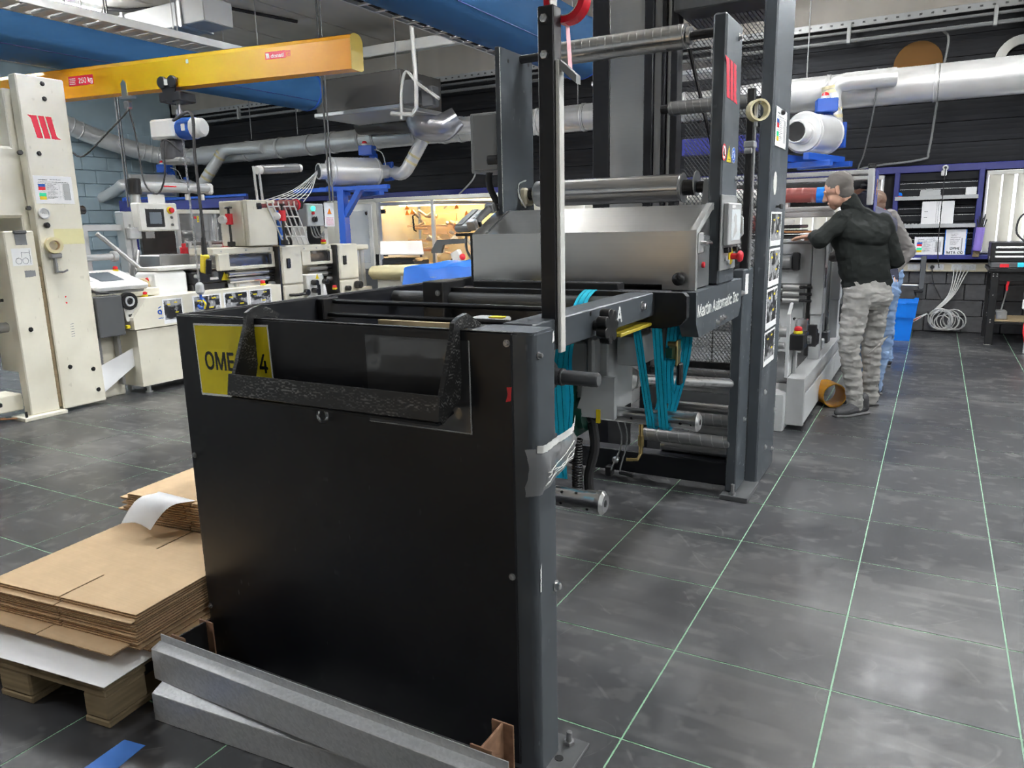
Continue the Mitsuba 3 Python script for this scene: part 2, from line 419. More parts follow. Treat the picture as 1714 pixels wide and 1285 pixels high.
k = claim('floor__far_tile'); scene[k] = mikit.ply(cat(rest), 'm_floor'); labels[k] = {'kind': 'stuff'}

# back wall: dark painted blocks below, blue rails, ribbed dark cladding above
W = YN
wb = struct('wall_back', [box(XW, XE, W + .05, W + .35, -.01, ZC + .3, 0)], 'm_matblack')
blk = mikit.ply(box(-.2, .2, 0, .06, -.095, .095, .006), 'm_block')
for r in range(4):
    for c in range(14):
        x = -.75 + c * .408 + (.204 if r % 2 else 0)
        if x < 3.6: scene[claim('wall_back__block')] = {**blk, 'to_world': T().translate((x, W, .1 + r * .196))}
part(wb, 'lower_wall', [box(XW, -.96, W, W + .06, 0, .78, .004)], 'm_block')
def clad(z0, z1):
    n = max(2, int((z1 - z0) / .055)); pts = []
    for k in range(n):
        a = z0 + (z1 - z0) * k / n; b = z0 + (z1 - z0) * (k + 1) / n; h = (b - a)
        pts += [(-.0, a), (-.012, a + h * .2), (-.012, a + h * .8), (0, b - .002)]
    pts = [(W + y * .35, z) for y, z in pts] + [(W + .05, z1 - .002), (W + .05, z0)]
    return prism(pts, XW, XE, 'x')
for z0 in np.arange(2.02, 3.72, .24): part(wb, 'cladding_panel', [clad(z0, min(z0 + .236, 3.74))], 'm_clad')
part(wb, 'upper_band', [box(XW, XE, W - .01, W + .06, 3.75, ZC + .2, 0)], 'm_conc')
part(wb, 'rail', [box(XW, XE, W - .035, W + .05, 1.93, 2.015, .006)], 'm_navyframe')
# left wall of pale blue blocks
wl = struct('wall_left', [box(XW - .3, XW - .06, YS, YN, -.01, ZC + .3, 0)], 'm_blueblock')
bm = mikit.ply(box(0, .06, -.242, .242, -.117, .117, .008), 'm_blueblock')
for r in range(9):
    for c in range(9):
        y = 4.7 + c * .492 + (.246 if r % 2 else 0)
        if y < 8.9: scene[claim('wall_left__block')] = {**bm, 'to_world': T().translate((XW - .06, y, 1.25 + r * .241))}
struct('wall_right', [box(XE, XE + .3, YS, YN + .3, -.01, ZC + .3, 0)], 'm_lightgrey')
struct('wall_front', [box(XW, XE, YS - .3, YS, -.01, ZC + .3, 0)], 'm_lightgrey')
ce = struct('ceiling', [box(XW - .3, XE + .3, YS - .3, YN + .3, ZC + .12, ZC + .4, 0)], 'm_conc')
for k in range(15):
    x = XW + k * 1.2
    part(ce, 'plank', [box(x + .008, x + 1.192, YS, YN, ZC, ZC + .14, .012)], 'm_conc')
# windows in the back wall
def window(k, x0, x1, z0=.98, z1=1.9, n=6, frames=True):
    w = struct(f'window_{k}', [box(x0 - .02, x1 + .02, W - .012, W + .05, z0 - .02, z1 + .02, .004)], 'm_offwhite')
    kk = part(w, 'pane', [box(x0, x1, W - .016, W - .013, z0, z1, 0)], 'm_white'); scene[kk]['emitter'] = emit((1.1, 1.2, 1.4))
    bw = (x1 - x0) / n
    for i in range(n):
        a = x0 + (i + .5) * bw
        m = box(-bw * .54, bw * .54, -.002, .002, z0, z1 - .03, .001); m.apply_transform(rot((0, 0, 1), 30 + 9 * ((i * 7) % 3))); m.apply_translation((a, W - .075, 0))
        part(w, 'blind_slat', [m], 'm_blind')
    part(w, 'blind_rail', [box(x0 - .02, x1 + .02, W - .1, W - .045, z1 - .035, z1 + .005, .004)], 'm_offwhite')
    return w
window(1, 1.62, 3.2, n=12)
window(2, -1.2, .5, n=11)
window(3, -8.6, -2.2, n=30)
# shelf unit standing in the third window opening
sh = thing('window_shelf', 'navy framed wall shelf with two white boards on dark slatted back', 'shelf')
for x in (.64, 1.52): part(sh, 'post', [box(x, x + .055, W - .17, W - .012, .94, 1.94, .004)], 'm_navyframe')
part(sh, 'sill', [box(.3, 1.8, W - .2, W - .012, .90, .95, .004)], 'm_navyframe')
for k in range(10):
    z = .955 + k * .097
    part(sh, 'back_slat', [box(.695, 1.52, W - .022, W - .012, z + .004, z + .093, .003), ], 'm_clad')
for z in (1.13, 1.20, 1.42, 1.50, 1.73, 1.80): part(sh, 'perforated_strip', [box(.70, 1.515, W - .026, W - .022, z, z + .007, 0)], 'm_lightgrey')
for z in (1.285, 1.615): part(sh, 'board', [box(.66, 1.53, W - .19, W - .024, z, z + .03, .003), box(.66, 1.53, W - .195, W - .185, z - .012, z + .034, .002)], 'm_lightgrey')
# trunking
tk = thing('cable_trunking', 'cream cable trunking with sockets along the dark block wall', 'trunking')
part(tk, 'channel', [box(.1, 2.6, W - .06, W - .002, .745, .855, .006)], 'm_beige')
def socket(x0, n):
    s = part(tk, 'socket_plate', [box(x0, x0 + .085 * n, W - .068, W - .06, .765, .835, .003)], 'm_white')
    for i in range(n): part(s, 'socket', [lathe((x0 + .043 + i * .085, W - .066, .80), (x0 + .043 + i * .085, W - .072, .80), [(0, .026), (.006, .026), (.006, .021), (.002, .020)], 20)], 'm_offwhite')
socket(.86, 2); socket(1.08, 2); socket(1.33, 3)
# ---------------------------------------------------------------- unseen ceiling lamps, some of them added
for x, y, z, L, P in LAMPS:
    t = thing('ceiling_lamp', 'unseen long white ceiling lamp hanging on two rods above the hall', 'lamp', 'ceiling lamps of the hall')
    part(t, 'housing', [box(x - .09, x + .09, y - L / 2 - .02, y + L / 2 + .02, z, z + .06, .01)], 'm_white')
    k = part(t, 'diffuser', [box(x - .075, x + .075, y - L / 2, y + L / 2, z - .012, z - .001, .004)], 'm_white'); scene[k]['emitter'] = emit((LAMP * P * .97, LAMP * P, LAMP * P * 1.02))
    k = part(t, 'uplight', [box(x - .05, x + .05, y - L / 2, y + L / 2, z + .061, z + .066, .002)], 'm_white'); scene[k]['emitter'] = emit((LAMP * P * .40, LAMP * P * .39, LAMP * P * .37))
    for s in (-.5, .5): part(t, 'rod', [cyl((x, y + s * L, z + .06), (x, y + s * L, ZC), .006, 6)], 'm_dullsteel')
# ---------------------------------------------------------------- the black unwinding machine in the middle
def poly_on(pts, o, u, v, th=.0008):
    return onplane(trimesh.creation.extrude_polygon(Polygon(pts), th, engine='earcut'), o, u, v)
def logo(o, u, v, w, h):
    """three slanted bars with a tail at each end"""
    s = .16 * w; bw = (w - s) * .285; out = []
    for k in range(3):
        x = (w - s) * k / 2.75
        p = [(x + s * 0 , h), (x + bw + .0, h), (x + bw + s, 0), (x + s, 0)]
        if k == 0: p = [(x - s * .8, h), (x + bw, h), (x + bw + s, .0), (x + s * .95, 0), (x + .05 * s, h * .86)]
        if k == 2: p = [(x, h), (x + bw, h), (x + bw + s * .8, h * .12), (x + bw + s * 1.8, 0), (x + s, 0)]
        out.append(poly_on(p, o, u, v))
    return out
def wrapped_roller(p0, p1, r, parent, name='roller', m='m_roll', seams=9, label=None):
    """spiral wrapped metal roller"""
    k = part(parent, name, [cyl(p0, p1, r, 28)], m, label=label)
    p0, p1 = np.asarray(p0), np.asarray(p1); L = np.linalg.norm(p1 - p0); x, y, z = frame(p1 - p0)
    ts = np.linspace(.02, .98, int(seams * 16)); P = [p0 + z * L * t + (r + .0006) * (math.cos(seams * 2 * math.pi * t) * x + math.sin(seams * 2 * math.pi * t) * y) for t in ts]
    part(k, 'spiral_seam', [tube(P, .0012, 4)], 'm_alu', smooth=True)
    return k
U = thing('unwinding_machine', 'large black unwinding machine with a tall frame, steel rollers and stainless cabinet', 'machine')
YF = -.25
# front plate and end column
fp = part(U, 'front_plate', [box(-.872, .302, YF, YF + .02, .025, 1.165, .004)], 'm_black', label='wide plain black front plate')
part(fp, 'worn_rim', [box(-.868, .30, YF + .001, YF + .019, 1.1645, 1.1662, .0005)], 'm_scuff')
for x, z in ((.289, 1.141), (.29, .556), (-.855, .72), (-.86, .2)): part(fp, 'bolt', bolt((x, YF, z), (0, -1, 0), .006, .006), 'm_dullsteel')
part(fp, 'red_tape_scrap', [poly_on([(0, 0), (.014, .004), (.017, .038), (.003, .036), (.006, .02)], (.283, YF - .0003, 1.0), (1, 0, 0), (0, 0, 1))], 'm_red')
cp = Polygon([(.17, YF + .004), (.302, YF + .004), (.357, YF + .004), (.357, -.122), (.17, -.122)]).buffer(-.022).buffer(.022, quad_segs=6).union(sbox(.17, YF + .02, .33, -.13))
col = part(U, 'end_column', [prism(cp, 0.012, 1.160, 'z'), prism(cp.buffer(-.006), 1.160, 1.166, 'z')], 'm_char', label='grey painted end column with scratches')
part(col, 'bolt', bolt((.357, -.144, .499), (1, 0, 0), .010, .012), 'm_chrome')
part(col, 'screw', bolt((.357, -.222, 1.112), (1, 0, 0), .006, .008), 'm_dullsteel')
part(col, 'paint_chip', [poly_on([(0, 0), (.012, .004), (.010, .03), (.004, .026)], (.3574, -.15, 1.13), (0, 1, 0), (0, 0, 1), .0004), poly_on([(0, 0), (.006, .0), (.008, .075), (.002, .06)], (.3574, -.231, .52), (0, 1, 0), (0, 0, 1), .0004)], 'm_white')
bp = part(U, 'foot_plate', [box(.20, .42, -.22, -.07, 0, .012, .002)], 'm_darkgrey')
part(bp, 'anchor_bolt', [cyl((.372, -.10, .012), (.372, -.10, .05), .008, 10), lathe((.372, -.10, .012), (.372, -.10, 1), [(0, .015), (.01, .015)], 6)], 'm_dullsteel')
part(bp, 'leveling_hole', [cyl((.372, -.165, .0125), (.372, -.165, .0135), .012, 14)], 'm_jet')
# side plate on the far side, floor beam, cross rods
lp = part(U, 'side_plate', [box(-.871, -.845, YF + .021, 1.5, .02, 1.165, .004)], 'm_black')
part(lp, 'worn_rim', [box(-.869, -.847, YF + .03, 1.49, 1.1645, 1.1662, .0005)], 'm_scuff')
part(lp, 'bow_handle', [tube([(-.872, -.21, 1.14), (-.90, -.21, 1.14), (-.90, -.21, 1.0), (-.872, -.21, 1.0)], .005, 8)], 'm_chrome')
part(lp, 'rod_bracket', [box(-.846, -.815, .33, .42, 1.08, 1.16, .004), cyl((-.846, .39, 1.148), (-.83, .39, 1.148), .02, 14)], 'm_jet')
for y, z, r in ((.39, 1.145, .009), (.36, 1.100, .009)): part(U, 'cross_rod', [cyl((-.85, y, z), (.20, y, z), r, 12)], 'm_jet')
part(U, 'cross_tube', [cyl((-.87, .80, 1.125), (.20, .80, 1.125), .026, 20)], 'm_darkgrey')
bk = part(U, 'tube_bracket', [box(-.66, -.56, .74, .90, 1.02, 1.195, .004)], 'm_jet')
part(bk, 'bolt', bolt((-.585, .74, 1.15), (0, -1, 0), .008), 'm_dullsteel')
part(U, 'cross_beam', [box(-.55, .10, .95, 1.02, 1.06, 1.185, .004)], 'm_jet')
part(U, 'cross_beam', [box(-.86, .2, 1.05, 1.2, 1.04, 1.10, .004)], 'm_matblack')
part(U, 'yellow_guide', [box(-.45, -.33, 1.06, 1.10, 1.10, 1.16, .003)], 'm_dullyellow')
for y in (.18, .55): part(U, 'inner_brace', [box(-.84, -.16, y, y + .06, .78, .84, .004)], 'm_jet')
part(U, 'inner_beam', [box(-.80, .10, .62, .66, 1.03, 1.05, .002)], 'm_tan')
iv = part(U, 'valve_box', [box(-.30, -.17, .50, .60, 1.03, 1.09, .006)], 'm_lightgrey')
part(iv, 'yellow_tag', [box(-.22, -.17, .52, .56, 1.09, 1.095, .001)], 'm_yellow')
# post with a light rail on the right
pp = part(U, 'mast', [box(.250, .294, .005, .05, 1.10, 1.925, .003)], 'm_black', label='slim black mast with two hex nuts')
for z in (1.895, 1.813): part(pp, 'hex_nut', [lathe((.270, .005, z), (.270, -.1, z), [(0, .0105), (.008, .0105), (.009, .006)], 6), cyl((.270, -.001, z), (.270, -.007, z), .0045, 8)], 'm_chrome')
part(pp, 'edge_rail', [box(.2945, .305, .01, .04, 1.078, 1.80, .002)], 'm_offwhite')
part(pp, 'angle_bracket', [prism([(0, 0), (.045, -.04), (.045, -.06), (.0, -.02)], .012, .038, 'y').apply_translation((.305, 0, 1.80))], 'm_midgrey')
# arm A
ar = part(U, 'side_arm', [box(.20, .29, -.12, .795, 1.085, 1.168, .004)], 'm_char', label='grey side arm with a white letter A')
part(ar, 'letter', [text('A', .048, (.2903, .445, 1.103), (0, 1, 0), (0, 0, 1), width=.045)], 'm_white')
part(ar, 'bolt', bolt((.29, .682, 1.132), (1, 0, 0), .011, .012), 'm_chrome')
part(ar, 'hole', [cyl((.2895, .24, 1.155), (.2907, .24, 1.155), .007, 12)], 'm_jet')
kn = []
for k in range(7):
    a = k * 2 * math.pi / 7; kn.append(cyl((.315, .268 + .036 * math.cos(a), 1.118 + .036 * math.sin(a)), (.345, .268 + .036 * math.cos(a), 1.118 + .036 * math.sin(a)), .0165, 12))
part(ar, 'star_knob', kn + [cyl((.29, .268, 1.118), (.316, .268, 1.118), .016, 14), cyl((.316, .268, 1.118), (.345, .268, 1.118), .034, 18)], 'm_jet')
part(U, 'arm_guide', [box(.05, .285, .50, .80, 1.050, 1.062, .002)], 'm_dullyellow')
ch = Polygon([(-.6, 1.168), (.395, 1.168), (.408, 1.155), (.408, 1.08), (.385, 1.055), (.33, 1.042), (-.6, 1.042)])
part(U, 'cross_head', [prism(ch, .80, .835, 'y'), box(-.6, .30, .83, .98, 1.05, 1.16, .003)], 'm_black')
part(U, 'weld_seam', [tube([(.288, .797, 1.166), (.290, .797, 1.12), (.288, .797, 1.087)], .004, 6)], 'm_scuff')
# name plate beam
yz = [(1.126, 1.140), (1.919, 1.140), (1.875, .963), (1.40, .915), (1.188, .958), (1.139, 1.016)]
yz = [(1.126, 1.140), (1.919, 1.140), (1.919, 1.02), (1.872, .965), (1.188, .958), (1.139, 1.016)]
npb = part(U, 'name_beam', [prism(yz, .28, .35, 'x')], 'm_char', label='charcoal beam with white lettering')
part(npb, 'lettering', [text('Martin Automatic Inc', .047, (.3503, 1.150, 1.040), (0, 1, 0), (0, 0, 1), width=.70)], 'm_white')
for y in (1.46, 1.53, 1.58): part(npb, 'cap_screw', bolt((.35, y, .985 + (.008 if y > 1.5 else 0)), (1, 0, 0), .009, .012), 'm_chrome')
part(npb, 'end_rod', [cyl((.33, 1.90, 1.06), (.33, 2.04, 1.06), .014, 12)], 'm_dullsteel')
part(U, 'under_shelf', [box(-.70, .30, 1.0, 1.95, 1.115, 1.14, .003)], 'm_matblack')
# stainless cabinet
sc = [(1.20, 1.163), (1.20, 1.373), (1.42, 1.476), (1.52, 1.476), (1.52, 1.163)]
cb = part(U, 'stainless_cabinet', [prism(sc, -.70, .300, 'x'), box(.19, .300, 1.2005, 1.40, 1.142, 1.166, .001)], 'm_steel', smooth=20, label='brushed stainless steel cabinet')
part(cb, 'end_flange', [prism([(1.196, 1.142), (1.196, 1.376), (1.422, 1.482), (1.45, 1.482), (1.45, 1.455), (1.425, 1.452), (1.225, 1.36), (1.225, 1.142)], .3005, .326, 'x')], 'm_satin')
part(cb, 'side_panel', [box(.301, .316, 1.226, 1.44, 1.145, 1.35, .001)], 'm_darkgrey')
lk = part(cb, 'latch_plate', [box(.326, .331, 1.215, 1.29, 1.285, 1.365, .003)], 'm_satin')
part(lk, 'latch_handle', [cyl((.331, 1.25, 1.325), (.352, 1.25, 1.325), .008, 12), tube([(.350, 1.25, 1.325), (.352, 1.30, 1.327), (.350, 1.33, 1.322)], .007, 8)], 'm_chrome')
part(cb, 'red_button', [cyl((.316, 1.33, 1.235), (.326, 1.33, 1.235), .012, 14)], 'm_red')
part(cb, 'ball_knob', [lathe((.266, 1.20, 1.187), (.266, 1.1, 1.187), [(0, .010), (.008, .012), (.012, .020), (.022, .026), (.034, .025), (.042, .016), (.045, .004)], 20)], 'm_jet')
for x in (-.35, -.29): part(cb, 'screw', bolt((x, 1.27, 1.404), (0, -.42, .9), .008, .006), 'm_jet')
part(cb, 'seam_strip', [prism([(1.205, 1.376), (1.42, 1.4772), (1.42, 1.479), (1.203, 1.3775)], -.632, -.622, 'x')], 'm_darkgrey')
part(cb, 'black_edge', [box(-.712, -.70, 1.198, 1.25, 1.16, 1.375, .002), box(-.79, -.70, 1.198, 1.26, 1.366, 1.378, .002)], 'm_jet')
# sensor unit on its left corner
Rr = rot((1, 0, 0), 25, (-.72, 1.22, 1.385))
su = part(cb, 'sensor_unit', [tr(box(-.80, -.715, 1.21, 1.40, 1.385, 1.415, .006), Rr)], 'm_lightgrey')
part(su, 'dark_face', [tr(box(-.795, -.76, 1.222, 1.39, 1.4155, 1.420, .002), Rr)], 'm_darkgrey')
part(su, 'small_print', [tr(box(-.748, -.722, 1.235 + .03 * k, 1.25 + .03 * k, 1.4155, 1.417, .0005), Rr) for k in range(4)], 'm_midgrey')
part(su, 'cylinder', [tr(cyl((-.70, 1.215, 1.42), (-.70, 1.395, 1.42), .018, 16), Rr)], 'm_darkgrey')
part(su, 'clamp', [tr(box(-.722, -.676, y, y + .03, 1.398, 1.442, .004), Rr) for y in (1.20, 1.38)], 'm_satin')
part(su, 'screw_pin', [tr(cyl((-.66, y, 1.41), (-.66, y, 1.435), .009, 8), Rr) for y in (1.22, 1.40)], 'm_jet')
part(su, 'cable', [tube([(-.765, 1.25, 1.37), (-.77, 1.26, 1.30), (-.745, 1.30, 1.22), (-.735, 1.32, 1.16)], .006, 8, 6)], 'm_lightgrey')
# polished roller behind it
pr = part(U, 'polished_roller', [cyl((-.575, 1.60, 1.555), (.145, 1.60, 1.555), .060, 40)], 'm_roll', label='large polished steel roller')
parts(pr, 'shaft', [cyl((-.66, 1.60, 1.555), (-.57, 1.60, 1.555), .03, 16), cyl((.14, 1.60, 1.555), (.20, 1.60, 1.555), .034, 18), cyl((.19, 1.60, 1.555), (.30, 1.60, 1.555), .024, 16)], 'm_jet')
parts(pr, 'end_disc', [cyl((.147, 1.60, 1.555), (.152, 1.60, 1.555), .064, 30), cyl((.205, 1.60, 1.57), (.212, 1.60, 1.57), .055, 26)], 'm_satin')
part(pr, 'bearing', [box(-.655, -.61, 1.555, 1.645, 1.50, 1.585, .01)], 'm_beige')
part(pr, 'air_hose', [tube([(-.61, 1.56, 1.62), (-.64, 1.54, 1.60), (-.635, 1.53, 1.55), (-.60, 1.53, 1.49)], .004, 6, 6)], 'm_nylon')
part(pr, 'bracket', [prism([(1.55, 1.48), (1.65, 1.48), (1.63, 1.585), (1.58, 1.585)], .245, .29, 'x')], 'm_lightgrey')
# upright plates
bl = part(U, 'back_plate', [box(-.665, -.64, 1.38, 1.70, 1.46, 2.195, .003)], 'm_char', label='tall charcoal plate')
part(bl, 'bright_edge', [box(-.641, -.6385, 1.3795, 1.383, 1.47, 2.19, .0006)], 'm_alu')
parts(bl, 'hole', [cyl((-.6405, 1.46, 2.145), (-.6385, 1.46, 2.145), .008, 10), cyl((-.6405, 1.66, 2.16), (-.6385, 1.66, 2.16), .008, 10)], 'm_jet')
up = part(U, 'upright', [box(.288, .345, 1.49, 1.765, 1.14, 2.222, .008)], 'm_char', label='charcoal upright with a red slanted logo')
part(up, 'logo', logo((.3453, 1.488, 1.905), (0, 1, -.04), (0, 0, 1), .20, .150), 'm_logored')
part(up, 'bolt', bolt((.345, 1.70, 2.165), (1, 0, 0), .011, .012) + bolt((.345, 1.73, 1.585), (1, 0, 0), .009, .01), 'm_dullsteel')
part(up, 'prohibition_sign', [cyl((.3452, 1.508, 1.686), (.3458, 1.508, 1.686), .034, 24, 0)], 'm_white')
part(up, 'red_ring', [pipe((.3455, 1.508, 1.686), (.3462, 1.508, 1.686), .034, .027, 24), poly_on([(-.022, .018), (-.018, .022), (.022, -.018), (.018, -.022)], (.3456, 1.508, 1.686), (0, 1, 0), (0, 0, 1))], 'm_red')
part(up, 'hand_symbol', [poly_on([(-.012, -.015), (.010, -.015), (.012, .004), (-.002, .016), (-.014, .004)], (.3456, 1.508, 1.686), (0, 1, 0), (0, 0, 1), .0004)], 'm_jet')
part(up, 'warning_sign', [poly_on([(-.038, -.034), (.038, -.034), (0, .036)], (.3452, 1.592, 1.684), (0, 1, 0), (0, 0, 1))], 'm_yellow')
part(up, 'warning_mark', [poly_on([(-.003, .016), (.003, .016), (.002, -.01), (-.002, -.01)], (.3458, 1.592, 1.684), (0, 1, 0), (0, 0, 1)), poly_on([(-.018, -.024), (.018, -.024), (.018, -.021), (-.018, -.021)], (.3458, 1.592, 1.684), (0, 1, 0), (0, 0, 1))], 'm_jet')
part(up, 'command_sign', [cyl((.3452, 1.676, 1.684), (.3458, 1.676, 1.684), .034, 24, 0)], 'm_white')
part(up, 'blue_disc', [pipe((.3455, 1.676, 1.684), (.3462, 1.676, 1.684), .031, .021, 24), poly_on([(-.015, -.014), (.012, -.016), (.004, .002), (.014, .012), (-.004, .016), (-.008, .004)], (.3456, 1.676, 1.684), (0, 1, 0), (0, 0, 1))], 'm_steelblue')
cbx = part(up, 'control_panel', [box(.345, .352, 1.475, 1.75, 1.20, 1.515, .002)], 'm_midgrey')
scn = part(up, 'touch_screen', [box(.352, .375, 1.505, 1.74, 1.305, 1.482, .004)], 'm_machgrey')
part(scn, 'display', [box(.3751, .3762, 1.555, 1.72, 1.325, 1.455, .0005)], 'm_screenlight')
part(scn, 'display_drawing', [poly_on([(.02, .0), (.05, .06), (.03, .09), (.05, .11), (.08, .10), (.09, .03)], (.3763, 1.565, 1.33), (0, 1, 0), (0, 0, 1), .0003)], 'm_lightgrey')
part(scn, 'name_strip', [box(.3751, .3758, 1.56, 1.62, 1.462, 1.474, .0003)], 'm_white')
es = part(cbx, 'emergency_stop', [cyl((.352, 1.65, 1.255), (.385, 1.65, 1.255), .014, 14), lathe((.385, 1.65, 1.255), (.5, 1.65, 1.255), [(0, .016), (.004, .024), (.014, .025), (.022, .018), (.024, .004)], 20)], 'm_red')
part(es, 'yellow_collar', [cyl((.352, 1.65, 1.255), (.357, 1.65, 1.255), .036, 20)], 'm_yellow')
parts(cbx, 'selector_knob', [cyl((.352, y, 1.285), (.372, y, 1.285), .011, 12) for y in (1.54, 1.585, 1.70)], 'm_jet')
parts(cbx, 'clear_button', [cyl((.352, 1.555, 1.25), (.362, 1.555, 1.25), .011, 12), cyl((.352, 1.60, 1.232), (.362, 1.60, 1.232), .011, 12)], 'm_lightgrey')
part(up, 'bow_handle', [tube([(.345, 1.762, 1.45), (.372, 1.775, 1.42), (.375, 1.775, 1.35), (.345, 1.762, 1.31)], .006, 8)], 'm_alu')
# upper spiral roller on its dark shaft
r1 = wrapped_roller((-.47, 1.585, 2.172), (.150, 1.585, 2.172), .050, U, 'upper_roller', seams=17, label='spiral scored steel roller near the top')
part(r1, 'shaft', [cyl((-.64, 1.585, 2.172), (.29, 1.585, 2.172), .019, 16)], 'm_jet')
part(r1, 'end_ring', [pipe((.148, 1.585, 2.172), (.153, 1.585, 2.172), .050, .030), pipe((.158, 1.585, 2.172), (.172, 1.585, 2.172), .036, .020)], 'm_chrome')
# tall rear frame
r2 = wrapped_roller((-.135, 2.28, 1.988), (.285, 2.28, 1.988), .035, U, 'rear_roller', m='m_dullsteel', seams=11, label='dark grooved steel roller')
parts(r2, 'shaft', [cyl((-.18, 2.28, 1.988), (-.13, 2.28, 1.988), .022, 14), cyl((.285, 2.28, 1.988), (.36, 2.28, 1.988), .02, 14)], 'm_jet')
c2 = part(U, 'rear_column', [box(.335, .40, 2.24, 2.70, .0, 3.05, .008)], 'm_char', label='tall charcoal rear column')
part(c2, 'bolt', bolt((.40, 2.36, .50), (1, 0, 0), .011) + bolt((.40, 2.44, .17), (1, 0, 0), .011) + bolt((.40, 2.66, .10), (1, 0, 0), .011) + bolt((.40, 2.68, .33), (1, 0, 0), .011), 'm_chrome')
part(c2, 'black_stud', [cyl((.40, 2.43, 1.94), (.42, 2.43, 1.94), .012, 12)], 'm_jet')
part(c2, 'wing_screw', [cyl((.40, 2.42, 1.475), (.425, 2.42, 1.475), .006, 8), box(.42, .43, 2.40, 2.46, 1.462, 1.488, .004)], 'm_jet')
part(c2, 'oval_sticker', [poly_on([(.045 * math.cos(a), .058 * math.sin(a)) for a in np.linspace(0, 2 * math.pi, 24, endpoint=False)], (.4003, 2.36, 1.59), (0, 1, 0), (0, 0, 1))], 'm_offwhite')
c1 = part(U, 'front_column', [box(.285, .338, 2.02, 2.235, .03, 1.175, .006)], 'm_char')
part(c1, 'white_label', [box(.3382, .339, 2.05, 2.12, 1.05, 1.15, .0003)], 'm_white')
part(c1, 'bolt', bolt((.338, 2.16, .39), (1, 0, 0), .01), 'm_chrome')
fb = part(U, 'base_plate', [box(.27, .41, 1.97, 2.26, .0, .028, .003)], 'm_darkgrey')
part(fb, 'anchor_bolt', [cyl((.33, 1.995, .028), (.33, 1.995, .085), .009, 10), lathe((.33, 1.995, .028), (.33, 1.995, 1), [(0, .017), (.012, .017)], 6)], 'm_dullsteel')
part(U, 'guide_bar', [box(.30, .335, 2.10, 2.14, 1.17, 2.02, .003)], 'm_jet')
part(U, 'toothed_rail', [box(.3355, .344, 2.11, 2.125, 1.17, 1.96, .001)] + [box(.344, .348, 2.11, 2.125, 1.18 + .012 * k, 1.185 + .012 * k, .0005) for k in range(26)], 'm_alu')
part(U, 'rail_head', [box(.295, .345, 2.085, 2.15, 1.75, 1.78, .004), cyl((.30, 2.09, 1.735), (.335, 2.09, 1.735), .014, 10)], 'm_lightgrey')
part(U, 'cable_guide', [prism([(2.07, 1.05), (2.16, 1.05), (2.16, 1.25), (2.12, 1.27), (2.07, 1.18)], .26, .30, 'x')], 'm_jet')
sp = part(U, 'web_plate', [box(-.495, -.300, 2.35, 2.36, .95, 3.0, .001)], 'm_steel', label='wide brushed metal strip')
dk = part(U, 'left_column', [box(-.60, -.499, 2.35, 2.75, .0, 3.0, .004), box(-.299, -.25, 2.34, 2.6, .03, 3.0, .004)], 'm_black')
part(dk, 'light_rail', [box(-.248, -.205, 2.36, 2.40, .6, 3.0, .003)], 'm_dullsteel')
part(dk, 'dark_rail', [box(-.203, -.185, 2.35, 2.42, .6, 3.0, .003), box(-.155, -.118, 2.35, 2.44, .6, 3.0, .003)], 'm_black')
part(dk, 'silver_rail', [box(-.183, -.157, 2.38, 2.43, .6, 3.0, .003)], 'm_satin')
# expanded mesh guard
def mesh_panel(x0, x1, z0, z1, y, cw=.021, chh=.0135):
    nr = int((z1 - z0) / chh); nc = int((x1 - x0) / cw) * 2; V = []; F = []; o = 0
    for r in range(nr + 1):
        for s in ((1,) if r < nr else (1,)):
            xs = x0 + np.arange(nc + 1) * cw / 2; ph = (np.arange(nc + 1) + r) % 2
            zs = z0 + r * chh + np.where(ph == 1, chh * .40, -chh * .40)
            w = .0023; a = np.stack([xs, xs * 0 + y - .003, zs - w], 1); b = np.stack([xs, xs * 0 + y + .003, zs + w], 1)
            th = np.array([0, .0022, 0])
            L = np.vstack([a, b, a + th, b + th]); m = nc + 1; i = np.arange(nc)
            for p, q in ((0, 1), (1, 3), (3, 2), (2, 0)):
                F += [np.stack([o + p * m + i, o + p * m + i + 1, o + q * m + i + 1], 1), np.stack([o + p * m + i, o + q * m + i + 1, o + q * m + i], 1)]
            V.append(L); o += 4 * m
    return trimesh.Trimesh(np.vstack(V), np.vstack(F), process=False)
mg = part(U, 'mesh_guard', [mesh_panel(-.115, .335, .62, 2.56, 2.50)], 'm_darkgrey', smooth=False, label='black expanded metal mesh')
part(mg, 'mesh_frame', [box(-.25, .335, 2.49, 2.52, .58, .62, .003), box(-.12, .335, 2.49, 2.52, 2.56, 2.62, .003), box(.07, .075, 2.505, 2.515, .62, 2.56, .001)], 'm_jet')
part(mg, 'stay_rod', [cyl((-.09, 2.47, 2.30), (.10, 2.47, 1.60), .010, 8)], 'm_jet')
part(U, 'top_box', [box(-.13, .335, 2.30, 2.75, 2.46, 3.0, .006)], 'm_darkgrey')
